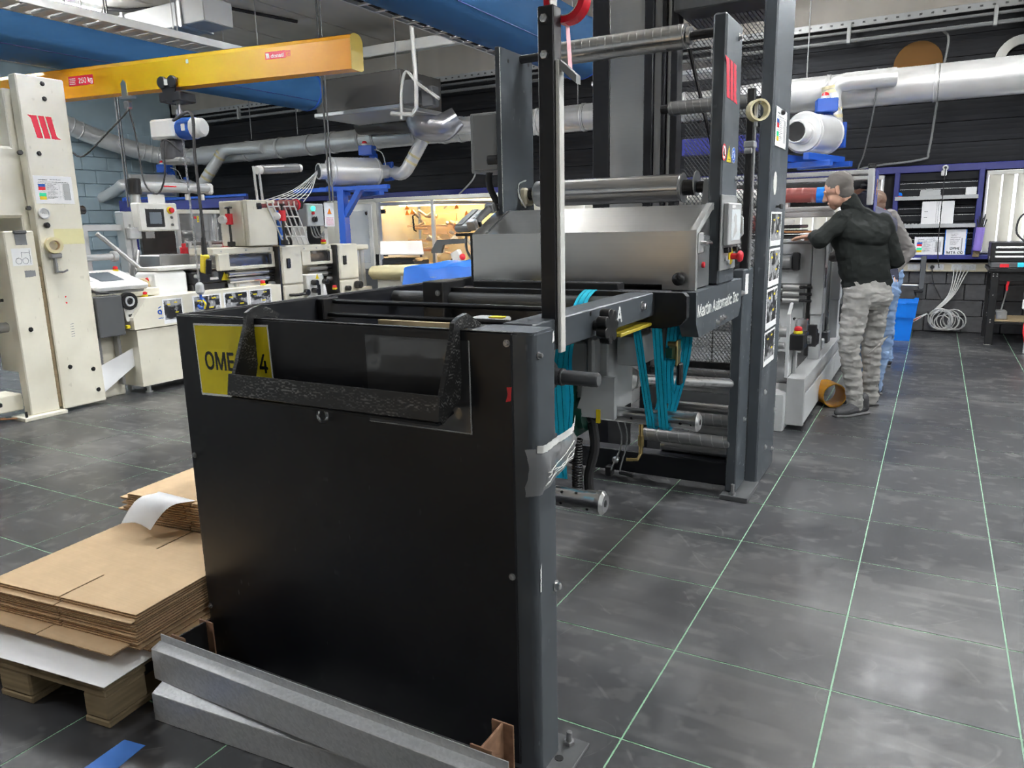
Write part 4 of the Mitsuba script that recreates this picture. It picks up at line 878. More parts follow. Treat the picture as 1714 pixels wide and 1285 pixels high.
def silencer(label, cx, cy, cz, up, branch, L=.78, r=.205, bx=None, mouth=True, ax=(.42, .9075)):
    """drum with a mouth at its front end and a pipe that rises to the main duct"""
    t = thing('duct_silencer', label, 'silencer', 'silver duct silencers on blue brackets')
    a = np.array([ax[0], ax[1], .02]); c = np.array([cx, cy, cz]); f = c - a * L / 2; b = c + a * L / 2
    k = part(t, 'drum', [lathe(f, b, [(0, .10), (0, r - .01), (.015, r), (L - .015, r), (L, r - .01), (L, .08)], 40)], 'm_duct')
    parts(k, 'rim', [lathe(f + a * .02, b, [(0, r), (.006, r + .012), (.02, r + .004), (.025, r)], 40), lathe(b - a * .05, b, [(0, r), (.006, r + .012), (.02, r + .004), (.025, r)], 40)], 'm_duct', smooth=True)
    if mouth:
        part(t, 'mouth_pipe', [lathe(f, f - a, [(-.02, .125), (.04, .125), (.05, .115), (.15, .112), (.16, .12), (.175, .112), (.175, .10), (.0, .10)], 30)], 'm_duct')
        part(t, 'mouth_opening', [cyl(f - a * .168, f - a * .166, .10, 24, 0)], 'm_jet')
    part(t, 'outlet', [lathe(b, b + a, [(0, .13), (.10, .10), (.24, .10)], 26)], 'm_duct')
    part(t, 'flap_plate', [tr(box(-.02, .02, -.14, .14, -.14, .14, .006), rot((0, 0, 1), math.degrees(math.atan2(a[1], a[0]))), b + a * .20)], 'm_steelblue')
    part(t, 'motor_box', [tr(box(-.11, .11, -.09, .09, -.07, .07, .008), rot((0, 0, 1), 15), c + a * .28 + [0, -.05, r + .10]), tr(box(-.05, .05, -.05, .05, -.06, .06, .006), None, c + a * .34 + [0, 0, r + .0])], 'm_steelblue')
    part(t, 'red_cap', [lathe(c + a * .24 + [0, -.05, r + .17], c + a * .24 + [0, -.05, r + .3], [(.0, .05), (.03, .05)], 16)], 'm_white'); part(t, 'red_light', [lathe(c + a * .24 + [0, -.05, r + .20], c + a * .24 + [0, -.05, r + .3], [(0, .045), (.03, .03), (.04, .01)], 16)], 'm_red')
    part(t, 'cable', [tube([c + a * .34 + [.05, -.08, r + .12], c + a * .5 + [.08, -.12, r + .06], c + a * .58 + [.04, -.1, .08]], .008, 6, 6)], 'm_nylon')
    e0 = b + a * .24
    P = [e0] + [np.array(p) for p in up] + [np.array(p) for p in branch]
    Q = []
    for i, p in enumerate(P):                   # round the corners
        if 0 < i < len(P) - 1:
            d0 = P[i - 1] - p; d1 = P[i + 1] - p; R = min(.16, np.linalg.norm(d0) * .45, np.linalg.norm(d1) * .45)
            s, e = p + d0 / np.linalg.norm(d0) * R, p + d1 / np.linalg.norm(d1) * R
            Q += [s * (1 - u) ** 2 + 2 * p * u * (1 - u) + e * u * u for u in np.linspace(0, 1, 6)]
        else: Q.append(p)
    part(t, 'riser', [tube(Q, .098, 22)], 'm_duct', smooth=40)
    p, q = P[1], P[2]; d = (q - p) / np.linalg.norm(q - p); LL = np.linalg.norm(q - p)
    for s in (.28, .42, .80, .88): part(t, 'tape_ring', [pipe(p + d * LL * s, p + d * (LL * s + .035), .101, .09, 24)], 'm_masking')
    # blue bracket under it
    n = np.array([-ax[1], ax[0], 0])
    for s in (-.13, .13): part(t, 'bracket_beam', [tr(box(-.5, .48, -.03, .03, -.035, .035, .004), rot((0, 0, 1), math.degrees(math.atan2(a[1], a[0]))), c + n * s + [0, 0, -r - .06])], 'm_steelblue')
    parts(t, 'bracket_cross', [tr(box(-.04, .04, -.30, .30, -.03, .03, .004), rot((0, 0, 1), math.degrees(math.atan2(a[1], a[0]))), c + a * q_ + [0, 0, -r - .125]) for q_ in (-.25, .3)], 'm_steelblue')
    return t, c, a
silencer('silver drum silencer whose mouth holds a stretched white net, on a blue steel bracket', *(-6.644, 7.400, 2.260), [(-6.046, 7.850, 2.198), (-5.637, 7.950, 2.829)], [(-4.819, 8.050, 2.842)])
t1, c1_, a1_ = silencer('far silver drum silencer with a long bent spout before the pale blue wall', *(-11.358, 7.400, 2.265), [(-10.560, 7.750, 2.159), (-10.041, 7.950, 2.842)], [(-9.188, 8.050, 2.824)], r=.19, mouth=False)
f1 = c1_ - a1_ * .39
sp = [f1 + a1_ * .02, f1 - a1_ * .10, (-12.187, 7.250, 2.210), (-12.665, 7.200, 2.065)]
part(t1, 'spout', [tube(sp, [.10, .105, .10, .085], 22, 5)], 'm_duct', smooth=True); part(t1, 'spout_opening', [cyl(np.array(sp[3]), np.array(sp[3]) + (np.array(sp[3]) - sp[2]) * .004, .075, 20, 0)], 'm_jet')
silencer('silver drum silencer facing the camera, right of the black frame', *(-0.114, 7.400, 2.319), [(0.032, 7.820, 2.358), (-0.030, 7.800, 2.885)], [(0.613, 7.950, 2.914)], L=.62, ax=(.26, .9656))
# posts of the blue gantry
gt = thing('bracket_post', 'blue steel post with a slanted strut under the middle silencer', 'post')
part(gt, 'post', [box(-6.62, -6.50, 6.96, 7.08, 0, 1.98, .006)], 'm_steelblue')
part(gt, 'strut', [tr(box(-.04, .04, -.04, .04, 0, .5, .004), rot((0, 1, 0), 40), (-6.53, 7.02, 1.60))], 'm_steelblue')
part(gt, 'top_beam', [box(-7.5, -5.7, 6.98, 7.06, 1.96, 2.02, .004)], 'm_steelblue')
gl = thing('wall_gantry', 'long navy steel beam with a bright blue edge under the far silencer', 'beam')
part(gl, 'beam', [box(-11.8, -8.6, 7.0, 7.1, 1.80, 2.0, .006)], 'm_navyframe'); part(gl, 'bright_edge', [box(-10.6, -8.5, 6.96, 7.0, 1.96, 2.0, .004)], 'm_steelblue')
for x in (-11.6, -8.8): part(gl, 'post', [box(x, x + .1, 7.0, 7.1, 0, 1.8, .005)], 'm_navyframe')
# white net between the silencer mouth and the roll
nt = thing('white_net', 'white knotted cord net stretched from the silencer mouth over a brown roll', 'net')
def bez(p, q, s): return (1 - s) * np.asarray(p, float) + s * np.asarray(q, float)
mp = np.array((-6.770, 6.750, 2.227)); 
L_, R_ = np.array((-5.050, 3.994, 1.699)), np.array((-5.050, 4.649, 1.716))
cords = []
for i in range(7):
    e = bez(L_, R_, i / 6); cords.append([mp + [0, 0, .02 * math.sin(i)], bez(mp, e, .5) + [0, 0, -.06], e])
for c in cords: part(nt, 'cord', [tube(c, .006, 5, 6)], 'm_nylon', smooth=True)
for s in (.45, .7, .88): part(nt, 'cross_cord', [tube([smooth_path(c, 10)[int(20 * s)] for c in cords], .0045, 5)], 'm_nylon', smooth=True)
B0, B1 = np.array((-5.020, 4.274, 1.269)), np.array((-5.020, 4.652, 1.251))
low = []
for i in range(6):
    a = bez(np.array((-4.980, 4.048, 1.680)), np.array((-4.980, 4.430, 1.685)), i / 5); b = bez(B0, B1, i / 5); low.append((a, b)); part(nt, 'cord', [tube([a + [0, 0, .03], a, b], .009, 5)], 'm_nylon', smooth=True)
for s in (.05, .3, .55, .8): part(nt, 'cross_cord', [tube([bez(a, b, s) for a, b in low], .008, 5)], 'm_nylon', smooth=True)

# yellow swing jib with hoist
J0, J1 = np.array([-3.02, 3.265, 2.785]), np.array([-7.6, 2.545, 2.785]); jd = (J1 - J0) / np.linalg.norm(J1 - J0); jn = np.array([-jd[1], jd[0], 0])
def jpt(s, n, z): return J0 + jd * s + jn * n + [0, 0, z]
jb = thing('swing_crane', 'yellow swing crane beam with a rounded end and red plates', 'crane')
prof = [(-.085, -.135), (-.085, .09), (-.07, .12), (-.03, .135), (.03, .135), (.07, .12), (.085, .09), (.085, -.12), (.05, -.135)]
pm = prism(prof, 0, 4.7, 'z'); V = pm.vertices; pm = trimesh.Trimesh(J0 + np.outer(V[:, 2], jd) + np.outer(-V[:, 0], jn) + np.outer(V[:, 1], [0, 0, 1]), pm.faces, process=False); pm.fix_normals()
part(jb, 'beam', [pm], 'm_jib', smooth=25)
je = prism(Polygon(prof).buffer(.004), -.006, 0, 'z'); V = je.vertices; je = trimesh.Trimesh(J0 + np.outer(V[:, 2], jd) + np.outer(-V[:, 0], jn) + np.outer(V[:, 1], [0, 0, 1]), je.faces, process=False); je.fix_normals()
part(jb, 'end_cap', [je], 'm_jibend')
# the side that faces the camera is the one towards -y
side = -jn if jn[1] > 0 else jn
def jtext(s, z): return J0 + jd * s + side * .0865 + [0, 0, z]
u_ = -jd
p1 = part(jb, 'maker_plate', [poly_on([(0, 0), (.20, 0), (.20, .058), (0, .058)], jtext(.81, -.0), u_, (0, 0, 1))], 'm_logored')
part(p1, 'lettering', [text('donati', .026, jtext(.755, .012) + side * .001, u_, (0, 0, 1), width=.125)] + logo(jtext(.802, .010) + side * .001, u_, (0, 0, 1), .034, .038), 'm_white')
p1b = part(jb, 'number_plate', [poly_on([(0, 0), (.045, 0), (.045, .045), (0, .045)], jtext(.608, .008), u_, (0, 0, 1))], 'm_logored'); part(p1b, 'lettering', [text('01', .03, jtext(.604, .014) + side * .001, u_, (0, 0, 1), width=.036)], 'm_jib')
p2 = part(jb, 'load_plate', [poly_on([(0, 0), (.30, 0), (.30, .085), (0, .085)], jtext(3.00, -.035), u_, (0, 0, 1))], 'm_logored')
part(p2, 'lettering', [text('250 kg', .045, jtext(2.885, -.015) + side * .001, u_, (0, 0, 1), width=.17), ] + [poly_on([(0, 0), (.075, 0), (.075, .006), (0, .006)], jtext(2.99, -.02 + .015 * k) + side * .001, u_, (0, 0, 1)) for k in range(4)], 'm_white')
part(jb, 'white_tag', [poly_on([(0, 0), (.028, 0), (.028, .035), (0, .035)], jtext(1.63, .045), u_, (0, 0, 1))], 'm_white')
ho = thing('chain_hoist', 'white and blue electric chain hoist hanging from the yellow beam', 'hoist')
hc = J0 + jd * 1.84
for s in (-.055, .055): part(ho, 'trolley_wheel', [cyl(hc + jd * s + side * .086 + [0, 0, -.09], hc + jd * s + side * .12 + [0, 0, -.09], .05, 20)], 'm_jet')
part(ho, 'trolley_plate', [onplane(trimesh.creation.extrude_polygon(Polygon([(-.11, .03), (.11, .03), (.03, -.17), (-.03, -.17)]), .012, engine='earcut'), hc + side * .088 + [0, 0, -.09], u_, (0, 0, 1))], 'm_jet')
part(ho, 'label', [poly_on([(-.02, -.03), (.02, -.03), (.02, .02), (-.02, .02)], hc + side * .122 + [0, 0, -.09], u_, (0, 0, 1))], 'm_white')
part(ho, 'bottom_block', [tr(box(-.12, .12, -.10, .10, -.05, .03, .01), rot((0, 0, 1), math.degrees(math.atan2(jd[1], jd[0]))), hc + [0, 0, -.20])], 'm_jet')
part(ho, 'suspension', [cyl(hc + [0, 0, -.2], hc + [0, 0, -.36], .018, 10), torus(hc + [0, 0, -.33], jd, .03, .009, 16, 6)], 'm_satin')
bd = hc + [0, 0, -.47]
Rj = rot((0, 0, 1), math.degrees(math.atan2(u_[1], u_[0])))
part(ho, 'gear_housing', [tr(box(-.27, .0, -.10, .10, -.085, .085, .02), Rj, bd)], 'm_white')
part(ho, 'motor', [lathe(bd, bd + u_, [(0, .08), (.05, .095), (.16, .095)], 26)], 'm_steelblue'); part(ho, 'motor_cap', [lathe(bd, bd + u_, [(.16, .092), (.17, .085), (.24, .078), (.26, .06), (.262, .01)], 26)], 'm_white')
part(ho, 'badge', [tr(box(.09, .13, -.099, -.09, -.03, .03, .002), Rj, bd)], 'm_white')
part(ho, 'chain_bag', [tr(box(-.21, -.03, -.08, .08, -.28, -.085, .03), Rj, bd), ], 'm_darkfabric', smooth=True); part(ho, 'bag_base', [tr(box(-.20, .02, -.075, .075, -.30, -.24, .02), Rj, bd)], 'm_midgrey')
def chain(p, q, n, parent, name, r=.0035, w=.009):
    p, q = np.asarray(p, float), np.asarray(q, float); d = (q - p) / n; out = []
    for i in range(n):
        c = p + d * (i + .5); x, y, z = frame(d); ax = x if i % 2 else y; ay = y if i % 2 else x; h = np.linalg.norm(d) * .72
        out.append(tube([c + z * h * math.cos(a) + ax * w * math.sin(a) for a in np.linspace(0, 2 * math.pi, 11)], r, 5))
    return part(parent, name, out, 'm_chrome', smooth=True, kind='stuff')
ck0 = bd + u_ * .01 + [0, 0, -.09]; ck1 = np.array((-4.776, 2.950, 0.928))
chain(ck0, ck1, 74, ho, 'load_chain')
part(ho, 'hook_block', [lathe(ck1 + [0, 0, .03], ck1 + [0, 0, -1], [(0, .02), (.02, .038), (.09, .04), (.11, .022)], 16)], 'm_lightgrey')
part(ho, 'hook', [tube([ck1 + [0, 0, -.08], ck1 + [0, 0, -.12]], .012, 8), tube([ck1 + [.0, 0, -.12] + .045 * np.array([math.sin(a) * u_[0], math.sin(a) * u_[1], -1 + math.cos(a)]) for a in np.linspace(0, 4.4, 12)], .013, 8)], 'm_steelblue', smooth=True)
part(ho, 'hook_latch', [tube([ck1 + np.array([.03, 0, -.13]), ck1 + np.array([.055, 0, -.17]), ck1 + np.array([.035, 0, -.21])], .010, 6, 4)], 'm_yellow')
part(ho, 'pendant_cable', [tube([bd + u_ * .03 + side * .11 + [0, 0, .06], (-4.523, 2.850, 2.406), (-4.532, 2.850, 2.062), (-4.528, 2.850, 1.506), (-4.537, 2.850, 1.351)], .013, 8, 6)], 'm_rubber', smooth=True)
part(ho, 'pendant_sleeve', [tube([(-4.536, 2.850, 1.361), (-4.538, 2.850, 1.194)], [.020, .028], 10)], 'm_jet')
pq = np.array((-4.547, 2.850, 1.136))
part(ho, 'pendant_handle', [tr(box(-.038, .032, -.03, .03, -.085, .085, .012), rot((0, 1, 0), 10), pq)], 'm_yellow'); part(ho, 'pendant_back', [tr(box(.02, .05, -.028, .028, -.085, .06, .01), rot((0, 1, 0), 10), pq + [.012, .0, -.01])], 'm_jet')
fs = part(ho, 'cable_trolley', [onplane(trimesh.creation.extrude_polygon(Polygon([(-.03, -.06), (.03, -.06), (.03, .05), (.0, .08), (-.03, .05)]), .012, engine='earcut'), J0 + jd * 2.34 + side * .09 + [0, 0, -.11], u_, (0, 0, 1)), tr(box(-.02, .12, -.03, .03, -.02, .0, .003), Rj, J0 + jd * 2.32 + [0, -.12, -.175]), tr(box(-.03, .03, -.03, .03, -.09, -.02, .012), Rj, J0 + jd * 2.30 + [0, -.10, -.19])], 'm_chrome')
tw = J0 + jd * 2.30 + [0, -.10, -.26]
part(ho, 'festoon_cable', [tube([tw, (-5.290, 2.850, 2.265), (-5.259, 2.850, 1.897), (-5.155, 2.850, 1.776), (-5.044, 2.850, 1.782), (-4.951, 2.850, 1.934), (-4.909, 2.850, 2.213), bd + [0, -.02, -.2]], .008, 7, 6)], 'm_rubber', smooth=True)
part(ho, 'festoon_cable', [tube([tw, (-5.260, 2.750, 2.458), (-5.548, 2.750, 2.317), (-5.952, 2.750, 2.138), (-6.147, 2.750, 2.193), (-6.350, 2.750, 2.278)], .008, 7, 6)], 'm_rubber', smooth=True)

# fabric air ducts, cable trays, ventilation units, pipes below the ceiling
def fabric_duct(label, x, z, r, y0, y1):
    t = thing('fabric_air_duct', label, 'air duct')
    part(t, 'sleeve', [lathe((x, y0, z), (x, y1, z), [(0, r), (y1 - y0 - .12, r), (y1 - y0 - .04, r * .96), (y1 - y0, r * .8)], 40)], 'm_fabricblue', smooth=50)
    part(t, 'seam', [tube([(x + r * 1.001 * math.cos(a), y, z + r * 1.001 * math.sin(a)) for y in np.linspace(y0, y1 - .13, 12)], .004, 5) for a in (math.radians(-38), math.radians(218))], 'm_navyframe')
    part(t, 'end_ring', [torus((x, y1 - .11, z), (0, 1, 0), r * .995, .012, 40, 6)], 'm_steelblue', smooth=True)
    for y in np.arange(y0 + .5, y1, 1.2): part(t, 'hanger', [cyl((x, y, z + r), (x, y, ZC), .005, 6)], 'm_dullsteel')
fabric_duct('blue fabric air duct behind the yellow crane beam', -6.33, 3.22, .25, -3.5, 6.3)
fabric_duct('large blue fabric air duct above the black machine', -2.65, 3.40, .34, -3.5, 6.9)
def tray(label, x, z, w, y0, y1, rungs=True, side_m='m_alu', cor=False):
    t = thing('cable_tray', label, 'cable tray')
    for s in (-1, 1): part(t, 'side_rail', [box(x + s * w / 2 - .012, x + s * w / 2 + .012, y0, y1, z, z + .07, .003)], side_m)
    for y in np.arange(y0 + .1, y1, .25 if rungs else .16): part(t, 'rung', [box(x - w / 2, x + w / 2, y - .02, y + .02, z + .004, z + .022, .002)] if rungs else [box(x - w / 2, x + w / 2, y - .055, y + .055, z + .004, z + .03, .012)], side_m)
    for y in np.arange(y0 + .6, y1, 1.6): part(t, 'hanging_rod', [cyl((x + w / 2, y, z + .07), (x + w / 2, y, ZC), .006, 6)], 'm_dullsteel')
    if rungs:
        for k in range(3): part(t, 'cable', [cyl((x - .08 + k * .06, y0, z + .035), (x - .08 + k * .06, y1, z + .035), .016, 8)], 'm_matblack')
    return t
tray('grey ladder tray with black cables along the larger blue fabric duct', -3.53, 3.40, .26, -2, 7.4)
tray('pale tray of close ribs along the blue fabric duct behind the crane', -5.42, 3.20, .30, -2, 4.4, rungs=False, side_m='m_lightgrey')
def hvac(label, x0, x1, y0, y1, z0, z1):
    t = thing('ventilation_unit', label, 'ventilation unit')
    part(t, 'casing', [box(x0, x1, y0, y1, z0 + .06, z1, .01)], 'm_duct_grey'); part(t, 'drip_tray', [box(x0 - .02, x1 + .02, y0 - .04, y1, z0, z0 + .06, .01)], 'm_alu')
    for x in (x0 + .1, x1 - .1): part(t, 'hanging_rod', [cyl((x, y0 + .05, z1), (x, y0 + .05, ZC), .008, 6)], 'm_dullsteel')
    return t
hv = hvac('dark grey ventilation unit hanging at the end of the blue fabric duct behind the crane', -6.7, -5.2, 6.75, 7.7, 2.96, 3.46)
part(hv, 'foil_hose', [tube([(-5.55, 7.6, 2.98), (-5.45, 7.6, 2.86), (-5.2, 7.7, 2.82), (-5.0, 7.8, 2.95)], [.2, .22, .2, .15], 16, 5)], 'm_foil')
part(hv, 'grey_hose', [cyl((-6.9, 7.9, 3.0), (-5.8, 7.9, 2.95), .15, 24)], 'm_duct_grey')
part(hv, 'white_pipe', [tube([(-5.341, 6.700, 2.903), (-5.001, 6.700, 2.859), (-4.928, 6.700, 2.941), (-4.915, 6.700, 3.161), (-4.949, 6.700, 4.028)], .03, 10)], 'm_offwhite'); part(hv, 'white_pipe', [tube([(-5.179, 6.700, 2.814), (-5.155, 6.700, 3.185), (-5.064, 6.700, 3.396), (-4.883, 6.700, 3.231), (-4.567, 6.700, 3.018)], .022, 10, 4)], 'm_offwhite')
part(hv, 'control_box', [box(-5.15, -4.95, 6.7, 6.9, 3.0, 3.3, .01), box(-4.88, -4.7, 6.75, 6.9, 2.95, 3.2, .01)], 'm_darkgrey')
hvac('flat ventilation unit above the silver duct, behind the black mast', -2.75, -1.2, 7.45, 7.8, 3.08, 3.22)
pp_ = thing('wall_pipe_rack', 'perforated grey rail and thin pipes along the top of the dark wall', 'rail')
part(pp_, 'perforated_rail', [box(XW + .3, XE, 8.78, 8.80, 3.66, 3.74, .003)], 'm_lightgrey')
part(pp_, 'hole', [box(x, x + .03, 8.776, 8.781, 3.69, 3.71, 0) for x in np.arange(-11, 5, .12)], 'm_darkgrey', kind='stuff')
for z, r in ((3.60, .018), (3.50, .024)): part(pp_, 'pipe', [cyl((XW + .3, 8.76, z), (XE, 8.76, z), r, 8)], 'm_midgrey')
for x in np.arange(-10.5, 5, 1.5): part(pp_, 'clip', [box(x, x + .04, 8.72, 8.79, 3.47, 3.68, .004)], 'm_lightgrey')
cbm = thing('ceiling_beam', 'white square tube below the concrete ceiling', 'beam'); part(cbm, 'tube', [box(-7.6, -3.6, 6.9, 7.02, 3.70, 3.84, .01)], 'm_offwhite'); part(cbm, 'lamp_head', [lathe((-4.0, 6.96, 3.70), (-4.0, 6.9, 3.5), [(0, .03), (.03, .06), (.10, .07), (.11, .03)], 14)], 'm_offwhite')
for k, x in enumerate((-9.4, -4.7)): solo('ceiling_conduit', f'thin black cable run on the concrete ceiling, {"left" if k == 0 else "right"} of the white square tube', 'cable run', [tube([(x, 3.5, ZC - .03), (x + 1.2, 5.0, ZC - .03), (x + 2.3, 5.4, ZC - .03), (x + 2.6, 6.6, ZC - .03)], .022, 6)], 'm_matblack')
jx = thing('junction_box', 'small white junction box on a perforated rail under the ceiling', 'box'); part(jx, 'box', [box(-7.55, -7.37, 5.0, 5.1, 3.55, 3.75, .02)], 'm_white'); part(jx, 'rail', [box(-7.65, -7.55, 3.0, 6.4, 3.62, 3.70, .004)], 'm_dullsteel'); part(jx, 'rod', [cyl((-7.6, 4.0, 3.7), (-7.6, 4.0, ZC), .006, 6), cyl((-7.6, 6.0, 3.7), (-7.6, 6.0, ZC), .006, 6)], 'm_dullsteel')
wd = thing('wall_duct', 'thick grey duct rising along the dark wall at the top right', 'duct'); part(wd, 'pipe', [tube([(2.05, 8.7, 3.08), (2.05, 8.65, 3.3), (2.05, 8.6, 3.8), (2.05, 8.6, ZC)], .2, 26)], 'm_duct_grey', smooth=True); part(wd, 'wall_ring', [pipe((1.82, 8.93, 3.10), (1.82, 8.88, 3.10), .27, .17, 32)], 'm_offwhite')
solo('wall_patch', 'round brown patch of bare boards low on the dark upper wall', 'patch', [prism([(.26 * math.cos(a) + .78, max(-.12, .26 * math.sin(a)) + 3.18) for a in np.linspace(0, 2 * math.pi, 28, endpoint=False)], 8.932, 8.936, 'y')], 'm_patch')
for k, (lab, pts, r) in enumerate((('grey conduit bent along the dark wall to the shelf window', [(1.02, 8.85, 3.5), (1.08, 8.85, 3.38), (1.03, 8.85, 2.9), (.98, 8.88, 2.2), (.9, 8.88, 2.08), (.3, 8.88, 2.02), (.16, 8.88, 1.9), (.15, 8.88, 1.55)], .014),
        ('thin grey cable hanging from the silver duct to a junction on the navy rail', [(.42, 7.98, 3.03), (.42, 8.0, 2.7), (.30, 8.6, 2.2), (.22, 8.86, 2.02), (.2, 8.88, 1.8)], .009),
        ('grey cable hanging below the silver duct to the lit enclosure', [(-5.0, 8.3, 2.65), (-5.1, 8.4, 2.2), (-5.35, 8.4, 1.95), (-5.7, 8.4, 1.7)], .014))):
    solo('wall_conduit', lab, 'conduit', [tube(pts, r, 8, 5)], 'm_midgrey', smooth=True)
for k, (a, b) in enumerate((((-8.061, 4.600, 2.940), (-8.072, 4.600, 1.876)), ((-5.523, 5.600, 3.209), (-5.532, 5.600, 1.805)))):
    solo('hanging_rod', ('pair of thin rods hanging before the pale blue wall' if k == 0 else 'pair of thin dark rods hanging before the middle silencer'), 'rod', [cyl((a[0], a[1], 1.75), (a[0], a[1], ZC), .012, 8), cyl((a[0] + .05, a[1], 1.75), (a[0] + .05, a[1], ZC), .010, 8)], 'm_darkgrey')
sdk = thing('square_duct', 'pale grey square sheet duct at the top left, above the ribbed tray', 'duct'); part(sdk, 'duct', [box(-9.2, -6.0, 4.35, 4.75, 3.66, 3.92, .01)], 'm_lightgrey')
for x in (-8.4, -7.4, -6.4): part(sdk, 'flange', [box(x, x + .05, 4.33, 4.77, 3.64, 3.94, .006)], 'm_alu')
# ---------------------------------------------------------------- cream machines along the left side
def bx(x0, x1, a, z0, b, z1, bev=.006):
    """box from two corners (y, z) on a plane x = const and its thickness in x"""
    return box(x0, x1, min(a, b), max(a, b), min(z0, z1), max(z0, z1), bev)
CS = thing('cream_stand', 'tall cream machine stand with a red slanted logo below the yellow crane beam', 'machine')
XF = -4.95
tp = part(CS, 'tall_panel', [box(-5.05, XF, 1.665, 2.03, .025, 2.60, .008)], 'm_cream')
part(tp, 'logo', logo((XF + .0006, 1.735, 2.145), (0, 1, 0), (0, 0, 1), .185, .165), 'm_logored')
for y, z in ((1.86, 2.55), (1.86, 2.44), (1.76, 2.03), (1.76, .36), (1.97, .13), (1.95, .31)): part(tp, 'bolt', bolt((XF, y, z), (1, 0, 0), .012, .008), 'm_jet')
part(tp, 'pressure_gauge', [pipe((XF, 1.725, 1.58), (XF + .02, 1.725, 1.58), .042, .034, 28)], 'm_satin'); part(tp, 'gauge_face', [cyl((XF, 1.725, 1.58), (XF + .012, 1.725, 1.58), .034, 24, 0)], 'm_white'); part(tp, 'gauge_needle', [poly_on([(-.02, -.002), (.02, .0), (-.02, .002)], (XF + .0125, 1.725, 1.58), (0, .9, -.2), (0, 0, 1))], 'm_jet')
part(tp, 'regulator_knob', [cyl((XF, 1.735, 1.49), (XF + .02, 1.735, 1.49), .022, 16), cyl((XF + .02, 1.735, 1.49), (XF + .035, 1.735, 1.49), .014, 12)], 'm_jet')
part(tp, 'tape_stain', [poly_on([(0, 0), (.24, 0), (.24, .12), (0, .12)], (XF + .0004, 1.785, 1.34), (0, 1, 0), (0, 0, 1), .0004)], 'm_stain')
part(tp, 'pen_mark', [poly_on([(0, 0), (.012, 0), (.012, .014), (0, .014)], (XF + .0004, 1.80, z), (0, 1, 0), (0, 0, 1), .0003) for z in (.92, .87)], 'm_red', kind='stuff'); part(tp, 'pencil_mark', [poly_on([(0, 0), (.03, 0), (.03, .004), (0, .004)], (XF + .0004, 1.81, .60 + .02 * k), (0, 1, .1), (0, 0, 1), .0003) for k in range(6)], 'm_midgrey', kind='stuff')
lp_ = part(CS, 'low_panel', [box(-5.05, XF, 1.41, 1.632, .03, 1.45, .008)], 'm_cream')
part(lp_, 'bolt', bolt((XF, 1.50, .70), (1, 0, 0), .012, .01), 'm_jet')
part(lp_, 'diagram_plate', [poly_on([(0, 0), (.145, 0), (.145, .13), (0, .13)], (XF + .0005, 1.445, 1.19), (0, 1, 0), (0, 0, 1))], 'm_white')
part(lp_, 'diagram', [torus((XF + .0016, 1.49, 1.225), (1, 0, 0), .022, .0016, 18, 4), torus((XF + .0016, 1.54, 1.225), (1, 0, 0), .022, .0016, 18, 4), box(XF + .001, XF + .002, 1.51, 1.58, 1.285, 1.288, 0), box(XF + .001, XF + .002, 1.515, 1.518, 1.25, 1.29, 0), box(XF + .001, XF + .002, 1.575, 1.578, 1.205, 1.31, 0)], 'm_midgrey')
part(lp_, 'type_plate', [poly_on([(0, 0), (.085, 0), (.085, .09), (0, .09)], (XF + .0005, 1.485, 1.345), (0, 1, 0), (0, 0, 1)), poly_on([(0, 0), (.08, .004), (.08, .05), (0, .05)], (XF + .0005, 1.52, 1.10), (0, 1, 0), (0, 0, 1))], 'm_midgrey')
part(lp_, 'dark_clip', [box(XF, XF + .02, 1.475, 1.57, 1.43, 1.455, .004)], 'm_darkgrey')
part(CS, 'seam_strip', [box(-5.04, -4.965, 1.634, 1.663, .05, 1.18, .003)], 'm_wood')
ft = part(CS, 'foot_plate', [box(-5.1, -4.90, 1.33, 1.665, .0, .03, .004)], 'm_cream'); part(ft, 'stud', [cyl((-4.93, 1.36, .03), (-4.93, 1.36, .075), .010, 8)], 'm_jet')
part(CS, 'rear_body', [box(-5.7, -5.06, 1.62, 2.0, .3, 2.5, .01), box(-5.9, -5.06, 1.0, 1.70, 1.55, 2.08, .02), box(-5.6, -5.06, .9, 1.40, 1.28, 1.45, .01), box(-5.9, -5.5, .5, 1.38, .15, 1.3, .01)], 'm_cream')
part(CS, 'base_beam', [box(-5.3, -5.06, .6, 1.42, .07, .20, .008)], 'm_cream'); part(CS, 'knob', [cyl((-5.06, 1.22, .15), (-5.0, 1.22, .15), .018, 10)], 'm_jet')
part(CS, 'orange_post', [tr(box(-5.45, -5.40, 1.22, 1.27, .15, 1.2, .004), rot((1, 0, 0), -3, (0, 1.2, .2)))], 'm_jib')
part(CS, 'cross_roller', [cyl((-5.12, .7, .72), (-5.12, 1.42, .72), .04, 18)], 'm_dullsteel'); part(CS, 'thin_rod', [cyl((-5.12, .7, .93), (-5.12, 1.42, .93), .012, 10)], 'm_jet')
for z in (2.03, 1.62): part(CS, 'side_stud', [cyl((-5.0, 1.64, z), (-4.96, 1.63, z), .018, 10)], 'm_jet')
part(CS, 'wire', [tube([(-5.2, .7, .02), (-5.15, 1.0, .06), (-5.1, 1.2, .03), (-5.0, 1.35, .02)], .007, 6, 5), tube([(-5.25, .7, .02), (-5.2, 1.05, .03), (-5.12, 1.3, .02)], .006, 6, 5)], 'm_copper')
t = photo_sheet('wall_notice', 'white printed table with colour squares on the tall cream panel, above a gauge', XF + .001, 1.685, 1.985, 1.655, 1.865, 'table')
tr1 = thing('tape_roll', 'clear brown tape roll hanging on a small grey dispenser at the tall cream panel', 'tape roll')
